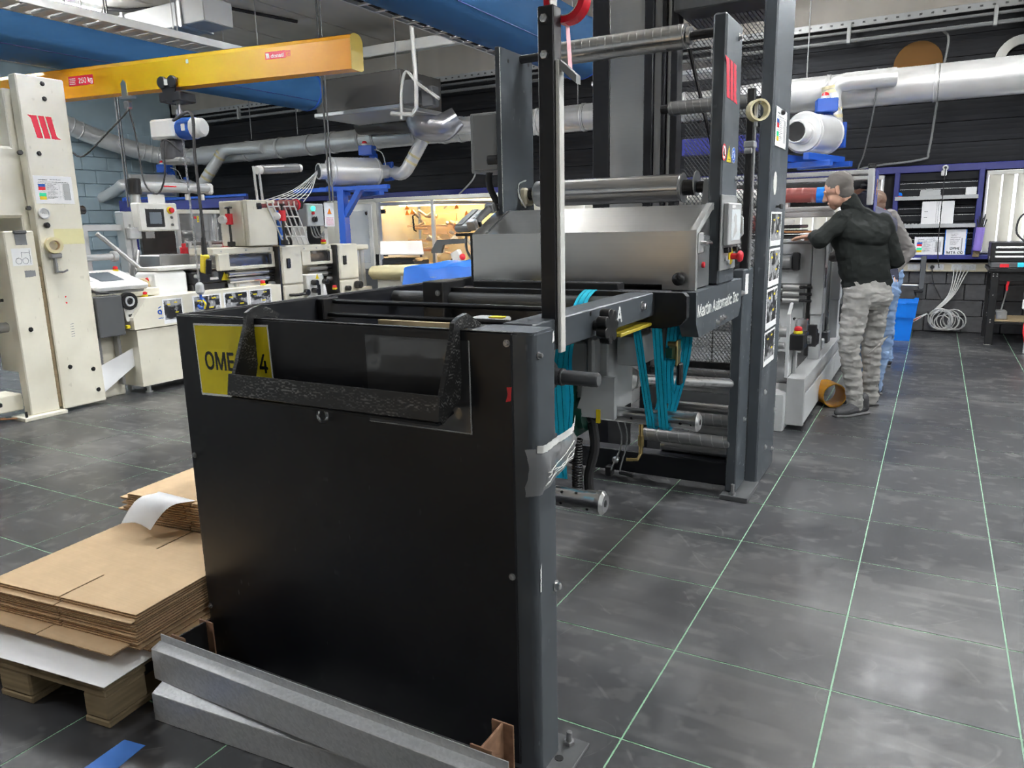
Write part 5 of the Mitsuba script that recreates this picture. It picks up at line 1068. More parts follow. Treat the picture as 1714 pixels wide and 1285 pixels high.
part(tr1, 'roll', [pipe((XF + .01, 1.755, 1.335), (XF + .06, 1.745, 1.335), .062, .040, 28)], 'm_masking'); part(tr1, 'core', [pipe((XF + .011, 1.755, 1.335), (XF + .059, 1.745, 1.335), .0398, .036, 28)], 'm_tan')
part(tr1, 'dispenser', [box(XF, XF + .05, 1.71, 1.80, 1.235, 1.275, .008), box(XF, XF + .03, 1.745, 1.765, 1.12, 1.24, .004), tube([(XF + .02, 1.755, 1.13), (XF + .05, 1.79, 1.125), (XF + .06, 1.82, 1.14)], .008, 8)], 'm_dullsteel')

# control cabinet and the long desk with photographs
CC = thing('control_desk', 'cream control desk with a sloping end and photographs along its upper panel', 'desk')
sl = [(2.375, .06), (2.375, .695), (2.50, .845), (4.10, .845), (4.10, .06)]
part(CC, 'lower_body', [prism([(2.385, .07), (2.385, .575), (4.08, .575), (4.08, .07)], -5.27, XF, 'x')], 'm_cream')
ub = part(CC, 'upper_body', [prism([(2.36, .583), (2.36, .69), (2.505, .85), (4.10, .85), (4.10, .583)], -5.28, XF + .012, 'x')], 'm_cream')
parts(CC, 'foot', [cyl((-5.0, 2.47, .0), (-5.0, 2.47, .06), .018, 12), cyl((-5.0, 2.47, 0), (-5.0, 2.47, .012), .032, 14), cyl((-5.0, 3.9, .0), (-5.0, 3.9, .07), .018, 12), cyl((-5.28, 2.47, .0), (-5.28, 2.47, .07), .018, 12)], 'm_satin')
part(ub, 'blue_emblem', [torus((XF + .013, 2.625, .715), (1, 0, 0), .016, .006, 18, 6), box(XF + .012, XF + .014, 2.632, 2.642, .69, .735, 0), poly_on([(0, 0), (.03, .012), (.026, .018), (.0, .010)], (XF + .0125, 2.615, .745), (0, 1, 0), (0, 0, 1)), poly_on([(0, 0), (.05, 0), (.05, .006), (0, .006)], (XF + .0125, 2.605, .655), (0, 1, 0), (0, 0, 1))], 'm_steelblue')
part(ub, 'slope_screen', [tr(box(-5.24, -5.04, -.002, .004, -.05, .05, .002), rot((1, 0, 0), -42), (0, 2.425, .775))], 'm_machgrey')
part(ub, 'slope_knob', [cyl((-5.16, 2.44, .80), (-5.16, 2.41, .825), .016, 12)], 'm_jet')
def stop_button(parent, p, r=.022):
    k = part(parent, 'stop_button', [lathe(np.array(p) + [0, 0, .02], np.array(p) + [0, 0, 1], [(0, r * .7), (.005, r), (.02, r), (.03, r * .6)], 16)], 'm_red'); part(k, 'yellow_base', [cyl(np.array(p), np.array(p) + [0, 0, .02], r * 1.15, 16)], 'm_yellow'); return k
stop_button(ub, (-5.1, 2.60, .85), .03); stop_button(ub, (-5.05, 3.96, .85), .026)
for k, (a, b, n) in enumerate(((2.66, 2.84, 'leftmost'), (2.98, 3.28, 'second'), (3.34, 3.62, 'third'), (3.66, 3.93, 'rightmost'))):
    photo_sheet('photo_sheet', f'photo sheet on the upper panel of the cream control desk, {n} of the four', XF + .0125, a, b + .03, .60 + .006 * k, .825, 'photo')
PT = solo('white_web', 'loose white paper web hanging between the cream stand and the control desk', 'paper', [sheet([[(-5.02 - .02 * s, 2.03 + .40 * s, .30 + .13 * s), (-5.02 - .02 * s, 2.03 + .40 * s, .06 + .22 * s)] for s in np.linspace(0, 1, 6)], .002)], 'm_paper')
# drive side panel behind
DP = thing('drive_frame', 'cream machine side frame with a black cover plate and a belt pulley', 'machine')
part(DP, 'side_frame', [box(-5.25, -5.08, 2.035, 2.75, .862, .925, .006), box(-5.28, -5.15, 2.035, 2.345, .0, .9, .006)], 'm_cream'); part(DP, 'cover_plate', [box(-5.12, -4.97, 2.06, 2.30, .55, .895, .006)], 'm_darkgrey')
part(DP, 'guide_rail', [box(-5.14, -5.08, y, y + .03, .1, .56, .003) for y in (2.1, 2.28)], 'm_dullsteel')
pu = part(DP, 'belt_pulley', [pipe((-5.02, 2.37, .835), (-4.97, 2.37, .835), .075, .05, 26), lathe((-5.03, 2.37, .835), (-4.9, 2.37, .835), [(0, .03), (.05, .03), (.055, .02)], 18)], 'm_jet'); part(pu, 'hub', [pipe((-5.0, 2.37, .835), (-4.965, 2.37, .835), .045, .03, 20)], 'm_lightgrey')
part(DP, 'arm_plate', [prism([(2.33, .66), (2.42, .66), (2.43, .80), (2.31, .80)], -5.02, -4.985, 'x')], 'm_offwhite'); part(DP, 'slot', [box(-4.984, -4.982, 2.35, 2.40, .70, .72, .001)], 'm_jet'); part(DP, 'yellow_lever', [box(-5.0, -4.96, 2.31, 2.34, .60, .63, .004)], 'm_yellow')
# tilted console
CO = thing('tilted_console', 'white tilted operator console with a grey screen and a red button', 'console')
Rt = rot((0, 1, 0), 16, (-5.25, 2.4, 1.0)); 
part(CO, 'case', [tr(box(-5.48, -5.03, 2.10, 2.62, .985, 1.035, .012), Rt)], 'm_white'); part(CO, 'dark_base', [tr(box(-5.45, -5.06, 2.13, 2.60, .93, .984, .01), Rt)], 'm_midgrey'); part(CO, 'screen', [tr(box(-5.40, -5.16, 2.25, 2.47, 1.0352, 1.038, .001), Rt)], 'm_screen'); part(CO, 'keys', [tr(box(-5.40 + .05 * k, -5.375 + .05 * k, 2.15, 2.20, 1.0352, 1.0375, .001), Rt) for k in range(5)], 'm_lightgrey', kind='stuff')
stop_button(CO, (-5.42, 2.57, 1.075), .022); stop_button(CO, (-5.0, 2.02, .955), .022); part(CO, 'cable', [tube([(-5.02, 2.06, .95), (-4.98, 2.12, .93), (-5.0, 2.2, .92)], .01, 6, 4)], 'm_rubber')
stop_button(CO, (-5.3, 2.80, .955), .022)
# aluminium gantry with touch screen and boom arm
GA = thing('screen_gantry', 'aluminium frame carrying a small grey touch screen, with a slanted strut', 'frame')
part(GA, 'upright', [box(-5.72, -5.60, 2.83, 2.95, .6, 1.62, .006)], 'm_alu'); part(GA, 'groove', [box(-5.60, -5.598, 2.88, 2.90, .6, 1.5, 0)], 'm_dullsteel')
part(GA, 'pipe', [cyl((-5.66, 3.03, 1.62), (-5.66, 3.03, 1.80), .045, 18)], 'm_alu'); part(GA, 'joint', [cyl((-5.66, 3.03, 1.78), (-5.66, 3.03, 1.93), .062, 20)], 'm_jet')
part(GA, 'cross_arm', [box(-5.72, -5.64, 2.45, 3.0, 1.44, 1.50, .006), box(-5.72, -5.64, 2.42, 2.50, .8, 1.5, .006)], 'm_alu'); part(GA, 'clamp', [box(-5.6, -5.54, 2.84, 2.97, 1.36, 1.47, .01)], 'm_lightgrey')
part(GA, 'strut', [tube([(-5.55, 2.52, 1.42), (-5.45, 3.0, .95)], .022, 10)], 'm_alu'); part(GA, 'dark_strut', [tube([(-5.6, 2.95, 1.25), (-5.5, 2.78, .86)], .02, 8)], 'm_dullsteel')
sb = part(GA, 'screen_box', [box(-5.62, -5.50, 2.93, 3.36, 1.43, 1.70, .012)], 'm_offwhite'); part(sb, 'display', [box(-5.4995, -5.497, 3.0, 3.2, 1.47, 1.64, .001)], 'm_jet'); part(sb, 'display_glow', [box(-5.497, -5.496, 3.04, 3.17, 1.50, 1.61, 0)], 'm_screen')
part(sb, 'emergency_button', [cyl((-5.50, 3.28, 1.63), (-5.47, 3.28, 1.63), .026, 14)], 'm_red'); part(sb, 'yellow_collar', [cyl((-5.50, 3.27, 1.63), (-5.49, 3.27, 1.63), .035, 14)], 'm_yellow'); part(sb, 'small_button', [cyl((-5.50, 3.28, z), (-5.485, 3.28, z), .013, 10) for z in (1.56, 1.49)], 'm_darkgrey', kind='stuff')
part(GA, 'white_panel', [box(-5.9, -5.88, 3.33, 3.52, 1.50, 1.80, .004)], 'm_white')
bo = part(GA, 'boom', [tube([(-5.66, 3.03, 1.855), (-5.66, 3.88, 1.86)], .05, 16)], 'm_lightgrey'); part(bo, 'boom_label', [box(-5.612, -5.608, 3.32, 3.46, 1.86, 1.872, 0)], 'm_red'); part(bo, 'end_cap', [box(-5.71, -5.61, 3.86, 3.93, 1.80, 1.915, .02)], 'm_white'); parts(bo, 'hook_piece', [cyl((-5.66, y, 1.80), (-5.66, y, 1.74), .025, 12) for y in (3.62, 3.80)], 'm_white')
part(GA, 'roll_arm', [cyl((-5.5, 2.2, 1.20), (-5.5, 2.62, 1.21), .03, 14), cyl((-5.5, 2.6, 1.21), (-5.5, 2.65, 1.21), .05, 16), cyl((-5.5, 2.3, 1.02), (-5.5, 2.75, 1.03), .025, 12)], 'm_lightgrey')
part(GA, 'bracket_plate', [box(-5.4, -5.38, 2.35, 2.75, .90, 1.0, .01), box(-5.4, -5.38, 2.95, 3.3, .86, .99, .004)], 'm_lightgrey')
part(GA, 'dark_unit', [box(-5.9, -5.5, 3.1, 3.45, 1.0, 1.2, .01)], 'm_dullsteel'); 
# brown core roll on a spindle
cr = thing('core_roll', 'brown paper core on a dark spindle sticking out behind the tall cream panel', 'roll'); part(cr, 'core', [cyl((-5.5, 1.95, 1.60), (-5.5, 2.36, 1.625), .035, 18)], 'm_core'); part(cr, 'spindle_end', [cyl((-5.5, 2.34, 1.624), (-5.5, 2.40, 1.627), .038, 16)], 'm_jet'); part(cr, 'white_band', [cyl((-5.5, 2.17, 1.613), (-5.5, 2.21, 1.616), .0365, 18)], 'm_offwhite')
# dark safety panel and glazed enclosure far left
DK = thing('dark_safety_panel', 'large dark safety panel with a grey notice below the navy beam', 'panel'); part(DK, 'sheet', [box(-6.32, -6.28, 3.48, 3.90, .0, 1.625, .006)], 'm_jet'); part(DK, 'notice', [box(-6.28, -6.278, 3.53, 3.64, 1.36, 1.585, .001)], 'm_midgrey')
GE = thing('glazed_enclosure', 'grey framed machine enclosure with clear doors over dark mechanics, below the navy beam', 'enclosure')
for y, w_ in ((3.92, .05), (4.44, .035), (4.64, .03)): part(GE, 'frame_post', [box(-6.33, -6.27, y, y + w_, .9, 1.65, .004)], 'm_lightgrey')
parts(GE, 'frame_rail', [box(-6.33, -6.26, 3.92, 4.68, 1.62, 1.665, .004), box(-6.33, -6.26, 3.92, 4.68, 1.235, 1.265, .004)], 'm_offwhite')
part(GE, 'door_pane', [box(-6.29, -6.286, 3.97, 4.44, 1.265, 1.62, 0)], 'm_pane'); part(GE, 'door_pane', [box(-6.29, -6.286, 4.475, 4.64, 1.265, 1.62, 0)], 'm_pane')
part(GE, 'back_plate', [box(-6.75, -6.71, 3.85, 4.75, .6, 1.66, .004)], 'm_darkgrey'); part(GE, 'side_plate', [box(-6.7, -6.33, 3.925, 3.94, 1.25, 1.62, .002)], 'm_offwhite'); part(GE, 'lower_wall', [box(-6.7, -6.3, 3.92, 4.68, .0, 1.235, .006)], 'm_lightgrey')
rr = random.Random(11)
for k in range(18):
    y = rr.uniform(4.0, 4.55); z = rr.uniform(1.29, 1.5); part(GE, 'mechanism', [cyl((-6.65, y, z), (-6.42, y + rr.uniform(-.06, .06), z + rr.uniform(-.02, .04)), rr.uniform(.012, .035), 12)], rr.choice(['m_dullsteel', 'm_jet', 'm_midgrey', 'm_satin']))
part(GE, 'red_label', [box(-6.284, -6.282, 4.17, 4.20, 1.565, 1.59, 0)], 'm_red')
for k in range(3): part(GE, 'yellow_label', [box(-6.284, -6.282, 4.21, 4.235, 1.525 + k * .025, 1.545 + k * .025, 0)], 'm_yellow')
part(GE, 'hose', [tube([(-6.4, 4.60, 1.28), (-6.38, 4.52, 1.38), (-6.4, 4.6, 1.46)], .008, 6, 6)], 'm_offwhite')
# white roll drum and black doctor unit
WR = thing('white_roll', 'white covered roll standing between the console and a black unit', 'roll')
part(WR, 'cover', [box(-5.50, -5.18, 2.795, 3.155, .80, 1.055, .03)], 'm_white', smooth=True); part(WR, 'top_tray', [box(-5.50, -5.18, 2.83, 3.74, 1.062, 1.095, .006)], 'm_offwhite'); part(WR, 'core_end', [cyl((-5.33, 2.74, .93), (-5.33, 2.795, .93), .07, 20)], 'm_tan')
BU = thing('black_inking_unit', 'black boxy inking unit with a yellow warning triangle behind the control desk', 'unit')
part(BU, 'case', [box(-5.48, -5.14, 3.17, 3.70, .915, 1.03, .01), box(-5.48, -5.16, 3.17, 3.66, .70, .92, .01)], 'm_jet'); part(BU, 'warning_sign', [poly_on([(-.045, -.035), (.045, -.035), (0, .05)], (-5.138, 3.55, .965), (0, 1, 0), (0, 0, 1))], 'm_yellow'); part(BU, 'white_label', [box(-5.138, -5.136, 3.37, 3.47, .945, .97, 0)], 'm_white'); part(BU, 'knob', [cyl((-5.14, 3.42, 1.0), (-5.10, 3.42, 1.0), .028, 14)], 'm_darkgrey'); parts(BU, 'steel_screw', [cyl((-5.12, 3.68, .85), (-5.12, 3.68, .94), .02, 10), cyl((-5.14, 3.20, .99), (-5.10, 3.20, .99), .02, 10)], 'm_satin')
# second black unit with small triangle
B2 = thing('black_ink_head', 'small black ink head with gauges behind the white roll', 'unit')
part(B2, 'case', [box(-6.0, -5.82, 3.25, 3.56, 1.02, 1.185, .008)], 'm_jet'); part(B2, 'cylinder', [cyl((-5.9, 2.98, 1.09), (-5.9, 3.25, 1.09), .07, 22)], 'm_dullsteel'); part(B2, 'warning_sign', [poly_on([(-.03, -.025), (.03, -.025), (0, .03)], (-5.818, 3.30, 1.15), (0, 1, 0), (0, 0, 1))], 'm_yellow'); parts(B2, 'knob', [cyl((-5.82, y, z), (-5.78, y, z), .025, 14) for y, z in ((3.40, 1.06), (3.48, 1.05))], 'm_satin'); part(B2, 'base', [box(-6.0, -5.82, 2.95, 3.56, 0, 1.02, .006)], 'm_darkgrey')
RV = []
for k, (y, z, x) in enumerate(((3.62, 1.20, -5.8), (4.25, 1.30, -5.8), (4.15, 1.19, -5.8))):
    v = thing('red_valve', ['red pressure regulator with a white gauge beside the small black ink head', 'red pressure regulator above the yellow pendant, upper of two', 'red pressure regulator beside the yellow pendant, lower of two'][k], 'valve', 'red pressure regulators'); part(v, 'body', [cyl((x, y, z - .06), (x, y, z + .06), .04, 14), cyl((x, y, z + .06), (x, y, z + .10), .022, 10)], 'm_red'); part(v, 'gauge', [cyl((x + .03, y + .06, z + .0), (x + .07, y + .07, z + .0), .045, 18)], 'm_white'); part(v, 'stem', [cyl((x, y, .0), (x, y, z - .06), .018, 8)], 'm_offwhite')
RB = thing('grey_bar', 'grey bar on dark brackets before the glazed enclosure', 'bar'); part(RB, 'bar', [cyl((-5.9, 3.72, 1.30), (-5.9, 4.25, 1.295), .022, 14)], 'm_midgrey'); parts(RB, 'bracket', [box(-5.93, -5.87, y, y + .04, .0, 1.31, .006) for y in (3.74, 4.0)], 'm_lightgrey')

# printing units
def slot(parent, x, y0, y1, z0, z1): part(parent, 'handle_slot', [box(x - .004, x + .002, y0, y1, z0, z1, .002)], 'm_jet')
def print_unit(label, y0, y1, yd, ye, ztop, lidslot, window_mat):
    t = thing('printing_unit', label, 'printing unit', 'cream printing units of the press line')
    part(t, 'body', [box(-5.5, -5.30, y0, ye, .0, ztop - .22, .01)], 'm_cream')
    lid = part(t, 'lid', [box(-5.85, -5.06, y0, yd - .03, ztop - .22, ztop, .012)] if not lidslot else
               [box(-5.40, -5.06, y0, yd - .03, ztop - .07, ztop, .01), box(-5.10, -5.05, y0 + .06, yd - .03, ztop - .225, ztop - .19, .006), box(-5.10, -5.05, y0 + .06, y0 + .2, ztop - .20, ztop - .06, .006), box(-5.10, -5.05, yd - .08, yd - .03, ztop - .2, ztop - .06, .006)], 'm_cream')
    if lidslot:
        part(lid, 'window_pane', [box(-5.085, -5.082, y0 + .2, yd - .08, ztop - .19, ztop - .07, 0)], 'm_pane'); part(lid, 'cylinder', [cyl((-5.2, y0 + .15, ztop - .13), (-5.2, yd - .06, ztop - .13), .05, 20)], window_mat)
        part(lid, 'handle', [box(-5.05, -5.03, yd - .14, yd - .09, ztop - .19, ztop - .08, .008)], 'm_jet')
        part(lid, 'screw', [cyl((-5.052, y, ztop - .035), (-5.046, y, ztop - .035), .008, 8) for y in (y0 + .1, (y0 + yd) / 2, yd - .1)], 'm_dullsteel', kind='stuff')
    d = part(t, 'door', [box(-5.35, -4.98, yd, ye, ztop - .42, ztop - .005, .014)], 'm_cream'); part(d, 'handle', [box(-4.982, -4.965, yd + .06, yd + .115, ztop - .245, ztop - .14, .006)], 'm_jet')
    part(t, 'door_base', [box(-5.33, -4.985, yd + .0, ye, ztop - .75, ztop - .425, .012)], 'm_cream')
    part(t, 'dark_gap', [box(-5.36, -5.0, yd - .028, yd - .003, ztop - .7, ztop - .01, .003)], 'm_jet')
    for k, (dz, m, r) in enumerate(((.27, 'm_roll', .028), (.335, 'm_roll', .028))):
        rl = part(t, 'guide_roller', [cyl((-5.1, y0 + .2, ztop - dz), (-5.1, yd - .10, ztop - dz), r, 18)], m); part(rl, 'dark_journal', [cyl((-5.1, yd - .10, ztop - dz), (-5.1, yd - .02, ztop - dz), r * .8, 14)], 'm_jet')
    part(t, 'journal', [cyl((-5.1, yd - .09, ztop - .40), (-5.1, yd - .02, ztop - .40), .025, 12)], 'm_satin')
    part(t, 'paper_web', [sheet([[(-5.14 + .05 * s, y, ztop - .36 - .25 * s) for s in (0, .5, 1)] for y in np.linspace(y0 + .22, yd - .12, 4)], .003)], 'm_paper')
    return t
u1 = print_unit('cream printing unit with a slotted window below the brown core and white net', 3.36, 4.48, 4.19, 4.49, 1.255, True, 'm_dullsteel')
u2 = print_unit('cream printing unit whose window shows two tubes, right of the first printing unit', 4.50, 5.42, 5.09, 5.43, 1.245, True, 'm_warmmetal')
part(u2, 'small_panel', [box(-5.12, -4.98, 4.53, 4.80, .62, .92, .01)], 'm_offwhite')
for k, (y, z, l) in enumerate(((4.62, .83, .08), (4.62, .74, .08), (4.80, .83, .07))): part(u2, 'black_knob', [cyl((-4.98, y, z), (-4.98 + l, y, z), .030, 14)], 'm_jet')
part(u2, 'black_knob', [cyl((-4.98, 5.18, .72), (-4.92, 5.18, .72), .03, 14), cyl((-4.98, 5.36, .75), (-4.90, 5.36, .75), .045, 16)], 'm_jet', kind='stuff'); part(u2, 'warning_sign', [poly_on([(-.03, -.025), (.03, -.025), (0, .03)], (-4.978, 4.70, .89), (0, 1, 0), (0, 0, 1))], 'm_yellow')
part(u2, 'dark_slot', [box(-4.982, -4.975, 4.69, 4.74, .68, .80, .001)], 'm_jet'); stop_button(u2, (-5.0, 5.0, .72), .025)
hs = part(u1, 'handle_lever', [tube([(-4.97, 4.25, .72), (-4.90, 4.28, .72), (-4.89, 4.40, .725)], .016, 8), cyl((-4.98, 4.50, .73), (-4.93, 4.50, .73), .035, 14)], 'm_jet')
CW = thing('cream_tower', 'cream tower on the first printing unit, carrying two red regulators', 'tower')
part(CW, 'body', [box(-5.40, -5.06, 3.78, 4.20, 1.26, 1.72, .01)], 'm_cream'); part(CW, 'side_face', [box(-5.06, -5.0, 3.79, 4.18, 1.26, 1.725, .008)], 'm_cream')
for x, y, z in ((-5.20, 3.73, 1.53), (-4.97, 4.24, 1.56)):
    v = part(CW, 'regulator', [cyl((x, y, z - .05), (x, y, z + .06), .036, 14)], 'm_red'); part(v, 'gauge', [cyl((x - .03, y - .045, z), (x - .01, y - .09, z), .042, 18)], 'm_white'); part(v, 'stem', [cyl((x, y, 1.28), (x, y, z - .05), .012, 8), cyl((x, y, 1.26), (x, y, 1.31), .04, 12), cyl((x, y, z + .06), (x, y, z + .11), .013, 8), box(x - .045, x + .045, y - .02, y + .02, z + .11, z + .13, .008)], 'm_jet')
RC = thing('core_roll', 'brown paper core with a red ring on a spindle, held by the white net', 'roll'); part(RC, 'core', [cyl((-5.05, 3.98, 1.665), (-5.05, 4.52, 1.685), .055, 22)], 'm_core'); part(RC, 'dark_end', [cyl((-5.05, 3.92, 1.663), (-5.05, 3.99, 1.665), .06, 20), cyl((-5.05, 4.54, 1.685), (-5.05, 4.60, 1.688), .05, 20)], 'm_jet'); part(RC, 'red_ring', [pipe((-5.05, 4.52, 1.685), (-5.05, 4.545, 1.686), .058, .04, 22)], 'm_red')
UR = thing('upper_roller_arm', 'grey roller on a pair of upright rods above the cream tower', 'roller'); part(UR, 'roller', [cyl((-5.200, 4.214, 2.048), (-5.200, 4.752, 2.094), .05, 20)], 'm_dullsteel'); part(UR, 'end_cap', [cyl((-5.200, 4.148, 2.038), (-5.200, 4.214, 2.048), .045, 16), cyl((-5.200, 4.743, 2.094), (-5.200, 4.799, 2.097), .042, 18)], 'm_white'); 
for q in (4.13, 4.20): part(UR, 'rod', [cyl((-5.2, q, 1.70), (-5.2, q - .02, 2.08), .014, 8)], 'm_satin')
BX = thing('switch_cabinet', 'grey control box with a green lamp and a black switch, warning sheet at its side', 'control box')
part(BX, 'box', [box(-5.16, -5.02, 4.66, 4.93, 1.45, 1.70, .01)], 'm_lightgrey'); part(BX, 'warning_sheet', [box(-5.03, -5.02, 4.94, 5.10, 1.445, 1.71, .002)], 'm_paper'); part(BX, 'print', [box(-5.02, -5.018, 4.96, 5.08, 1.46 + .016 * k, 1.466 + .016 * k, 0) for k in range(6)], 'm_pink', kind='stuff'); part(BX, 'warning_sign', [poly_on([(-.035, -.03), (.035, -.03), (0, .035)], (-5.019, 5.02, 1.615), (0, 1, 0), (0, 0, 1))], 'm_orange')
kk = part(BX, 'green_lamp', [cyl((-5.02, 4.745, 1.645), (-4.99, 4.745, 1.645), .026, 16)], 'm_lampgreen'); scene[kk]['emitter'] = emit((.1, 1.6, .8)); part(BX, 'red_lamp', [cyl((-5.02, 4.745, 1.595), (-5.0, 4.745, 1.595), .018, 14)], 'm_red'); part(BX, 'rotary_switch', [cyl((-5.02, 4.755, 1.525), (-4.98, 4.755, 1.525), .03, 16), box(-4.985, -4.97, 4.745, 4.765, 1.495, 1.555, .004)], 'm_jet')
part(BX, 'cable', [tube([(-5.08, 4.76 + .04 * k, 1.45), (-5.06, 4.78 + .05 * k, 1.34), (-5.08, 4.9 + .03 * k, 1.33), (-5.1, 5.0, 1.40)], .009, 6, 5) for k in range(3)], 'm_midgrey', kind='stuff')
part(BX, 'post', [box(-5.14, -5.08, 4.98, 5.04, 1.24, 1.46, .004)], 'm_offwhite'); stop_button(BX, (-5.06, 4.93, 1.25), .03)
BC = thing('blue_curtain_rods', 'blue and black rods standing behind the white net', 'rods'); part(BC, 'blue_rod', [cyl((-5.3, 4.52, 1.24), (-5.3, 4.50, 1.75), .03, 12)], 'm_filmblue'); part(BC, 'black_rod', [cyl((-5.32, 4.62, 1.24), (-5.32, 4.60, 1.75), .035, 12)], 'm_jet'); part(BC, 'dark_screen', [box(-5.42, -5.40, 4.12, 4.62, 1.24, 1.70, .003)], 'm_jet'); part(BC, 'film', [sheet([[(-5.3 + .02 * math.sin(9 * y), y, z) for z in (1.24, 1.35, 1.46)] for y in np.linspace(4.7, 4.92, 8)], .002)], 'm_nylon')
FR = thing('film_roll', 'upright roll of clear film at the end of the second printing unit', 'roll'); part(FR, 'roll', [cyl((-5.15, 5.58, .7), (-5.15, 5.56, 1.16), .06, 22), cyl((-5.15, 5.68, .7), (-5.15, 5.66, 1.16), .05, 22)], 'm_satin'); parts(FR, 'holder', [box(-5.3, -5.05, 5.45, 5.72, 1.16, 1.22, .01), box(-5.3, -5.05, 5.45, 5.75, 0, .7, .01)], 'm_cream')

# warm lit enclosure
LE = thing('lit_enclosure', 'warm lit machine enclosure with clear doors in silver frames', 'enclosure')
X0, X1, Y0, Y1 = -6.28, -5.32, 7.50, 8.6
part(LE, 'back_panel', [box(X0, -4.2, 8.55, 8.6, .5, 1.82, .004)], 'm_beige'); part(LE, 'top_panel', [box(X0 - .1, -4.2, Y0, 8.6, 1.80, 1.86, .006)], 'm_offwhite'); part(LE, 'left_panel', [box(X0 - .06, X0, Y0, 8.5, .5, 1.8, .006)], 'm_offwhite'); part(LE, 'lower_body', [box(X0, -4.3, Y0 + .05, 8.55, .0, .85, .01)], 'm_tan')
for x in (X0, X1): part(LE, 'frame_post', [box(x, x + .05, Y0 - .02, Y0 + .03, .5, 1.80, .004)], 'm_alu')
part(LE, 'frame_rail', [box(X0, X1, Y0 - .02, Y0 + .03, 1.74, 1.79, .004)], 'm_alu'); part(LE, 'frame_rail', [cyl((X1, Y0, 1.765), (-4.35, 7.95, 1.74), .025, 12)], 'm_alu'); part(LE, 'frame_post', [cyl((-4.35, 7.95, .7), (-4.35, 7.95, 1.75), .022, 12)], 'm_alu')
part(LE, 'door_pane', [box(X0 + .06, X1 - .02, Y0, Y0 + .004, .95, 1.73, 0)], 'm_clear'); pn = sheet([[(X1 + .06, Y0 + .03, z) for z in (.7, 1.73)], [(-4.37, 7.94, z) for z in (.7, 1.73)]], .004); part(LE, 'door_pane', [pn], 'm_clear')
part(LE, 'door_handle', [tube([(X1 - .30, Y0 - .0, 1.60), (X1 - .30, Y0 - .05, 1.58), (X1 - .29, Y0 - .05, 1.38), (X1 - .29, Y0, 1.36)], .012, 8)], 'm_jet')
for z in (1.66, 1.02): part(LE, 'hinge', [box(X0 + .05, X0 + .13, Y0 - .03, Y0, z - .03, z + .03, .006)], 'm_jet')
for x, z in ((X1 - .42, 1.71), (X1 - .42, 1.63), (X1 - .33, 1.64), (X1 + .35, 1.70), (X1 + .48, 1.60)):
    part(LE, 'orange_sticker', [poly_on([(-.04, -.035), (.04, -.035), (.0, .04)], (x, Y0 - .004 + max(0, (x - X1)) * .46 - .02, z), (1, .0, 0), (0, 0, 1))], 'm_orange')
part(LE, 'mounting_plate', [box(-6.0, -5.35, 8.2, 8.23, 1.30, 1.62, .004)], 'm_warmmetal')
rr = random.Random(5)
for k in range(34):
    x = rr.uniform(-6.1, -4.7); z = rr.uniform(.92, 1.58); a = rr.uniform(0, 3.14); l = rr.uniform(.06, .22); r = rr.uniform(.012, .05)
    y = rr.uniform(7.95, 8.15)
    part(LE, 'mechanism', [cyl((x, y, z), (x + l * math.cos(a), y - .05, z + l * math.sin(a) * .6), r, 12)], rr.choice(['m_warmmetal', 'm_satin', 'm_tan', 'm_offwhite', 'm_copper', 'm_dullsteel']))
for z in (1.08, 1.2, 1.42): part(LE, 'mechanism_bar', [box(-6.15, -5.4, 8.0, 8.05, z, z + .03, .006)], 'm_warmmetal')
lmp = part(LE, 'inner_lamp', [cyl((-6.15, 7.85, 1.76), (-4.6, 8.1, 1.76), .03, 12)], 'm_white'); scene[lmp]['emitter'] = emit((50, 32, 13))
part(LE, 'yellow_tag', [box(-5.95, -5.85, Y0 + .04, Y0 + .05, .72, .80, .002), box(-5.35, -5.25, Y0 + .04, Y0 + .05, .70, .82, .002)], 'm_yellow')
OD = thing('open_door', 'open grey steel door of the lit enclosure beside the blue post', 'door'); part(OD, 'leaf', [box(-7.0, -6.36, 7.42, 7.46, .8, 1.78, .01)], 'm_offwhite'); part(OD, 'inner_panel', [box(-6.93, -6.43, 7.412, 7.42, .9, 1.68, .004)], 'm_lightgrey'); part(OD, 'knob', [cyl((-6.46, 7.40, 1.66), (-6.46, 7.42, 1.62), .02, 10)], 'm_jet'); 
for z in (.95, 1.2): part(OD, 'hinge', [cyl((-7.01, 7.42, z), (-7.01, 7.42, z + .06), .02, 10)], 'm_white')
# paper feed table, brown crate fronts, blue covers in front of it
FT = thing('feed_table', 'tilted white feed table with a printed grid before the lit enclosure', 'table'); part(FT, 'board', [sheet([[(-5.75 + .75 * a - .35 * b + .05, 6.9, 1.05 + .17 * b) + np.array([0, -.15 + .45 * b, 0]) for b in (0, 1)] for a in (0, 1)], .012)], 'm_paper'); part(FT, 'dark_mechanics', [box(-5.7, -5.1, 6.75, 7.1, .78, 1.0, .03), cyl((-5.3, 6.6, .86), (-5.3, 6.8, .86), .09, 18), cyl((-5.05, 6.6, .93), (-5.05, 6.8, .93), .05, 14), cyl((-4.98, 6.6, .82), (-4.98, 6.8, .82), .035, 14)], 'm_jet'); part(FT, 'dark_plate', [prism([(-5.0, 1.10), (-4.9, 1.24), (-4.45, 1.25), (-4.45, 1.19), (-4.80, 1.17), (-4.84, 1.06), (-5.0, 1.06)], 7.0, 7.05, 'y')], 'm_darkgrey'); part(FT, 'leg', [box(-5.65, -5.55, 6.8, 6.9, 0, .8, .006), box(-5.1, -5.0, 6.8, 6.9, 0, .8, .006)], 'm_darkgrey')
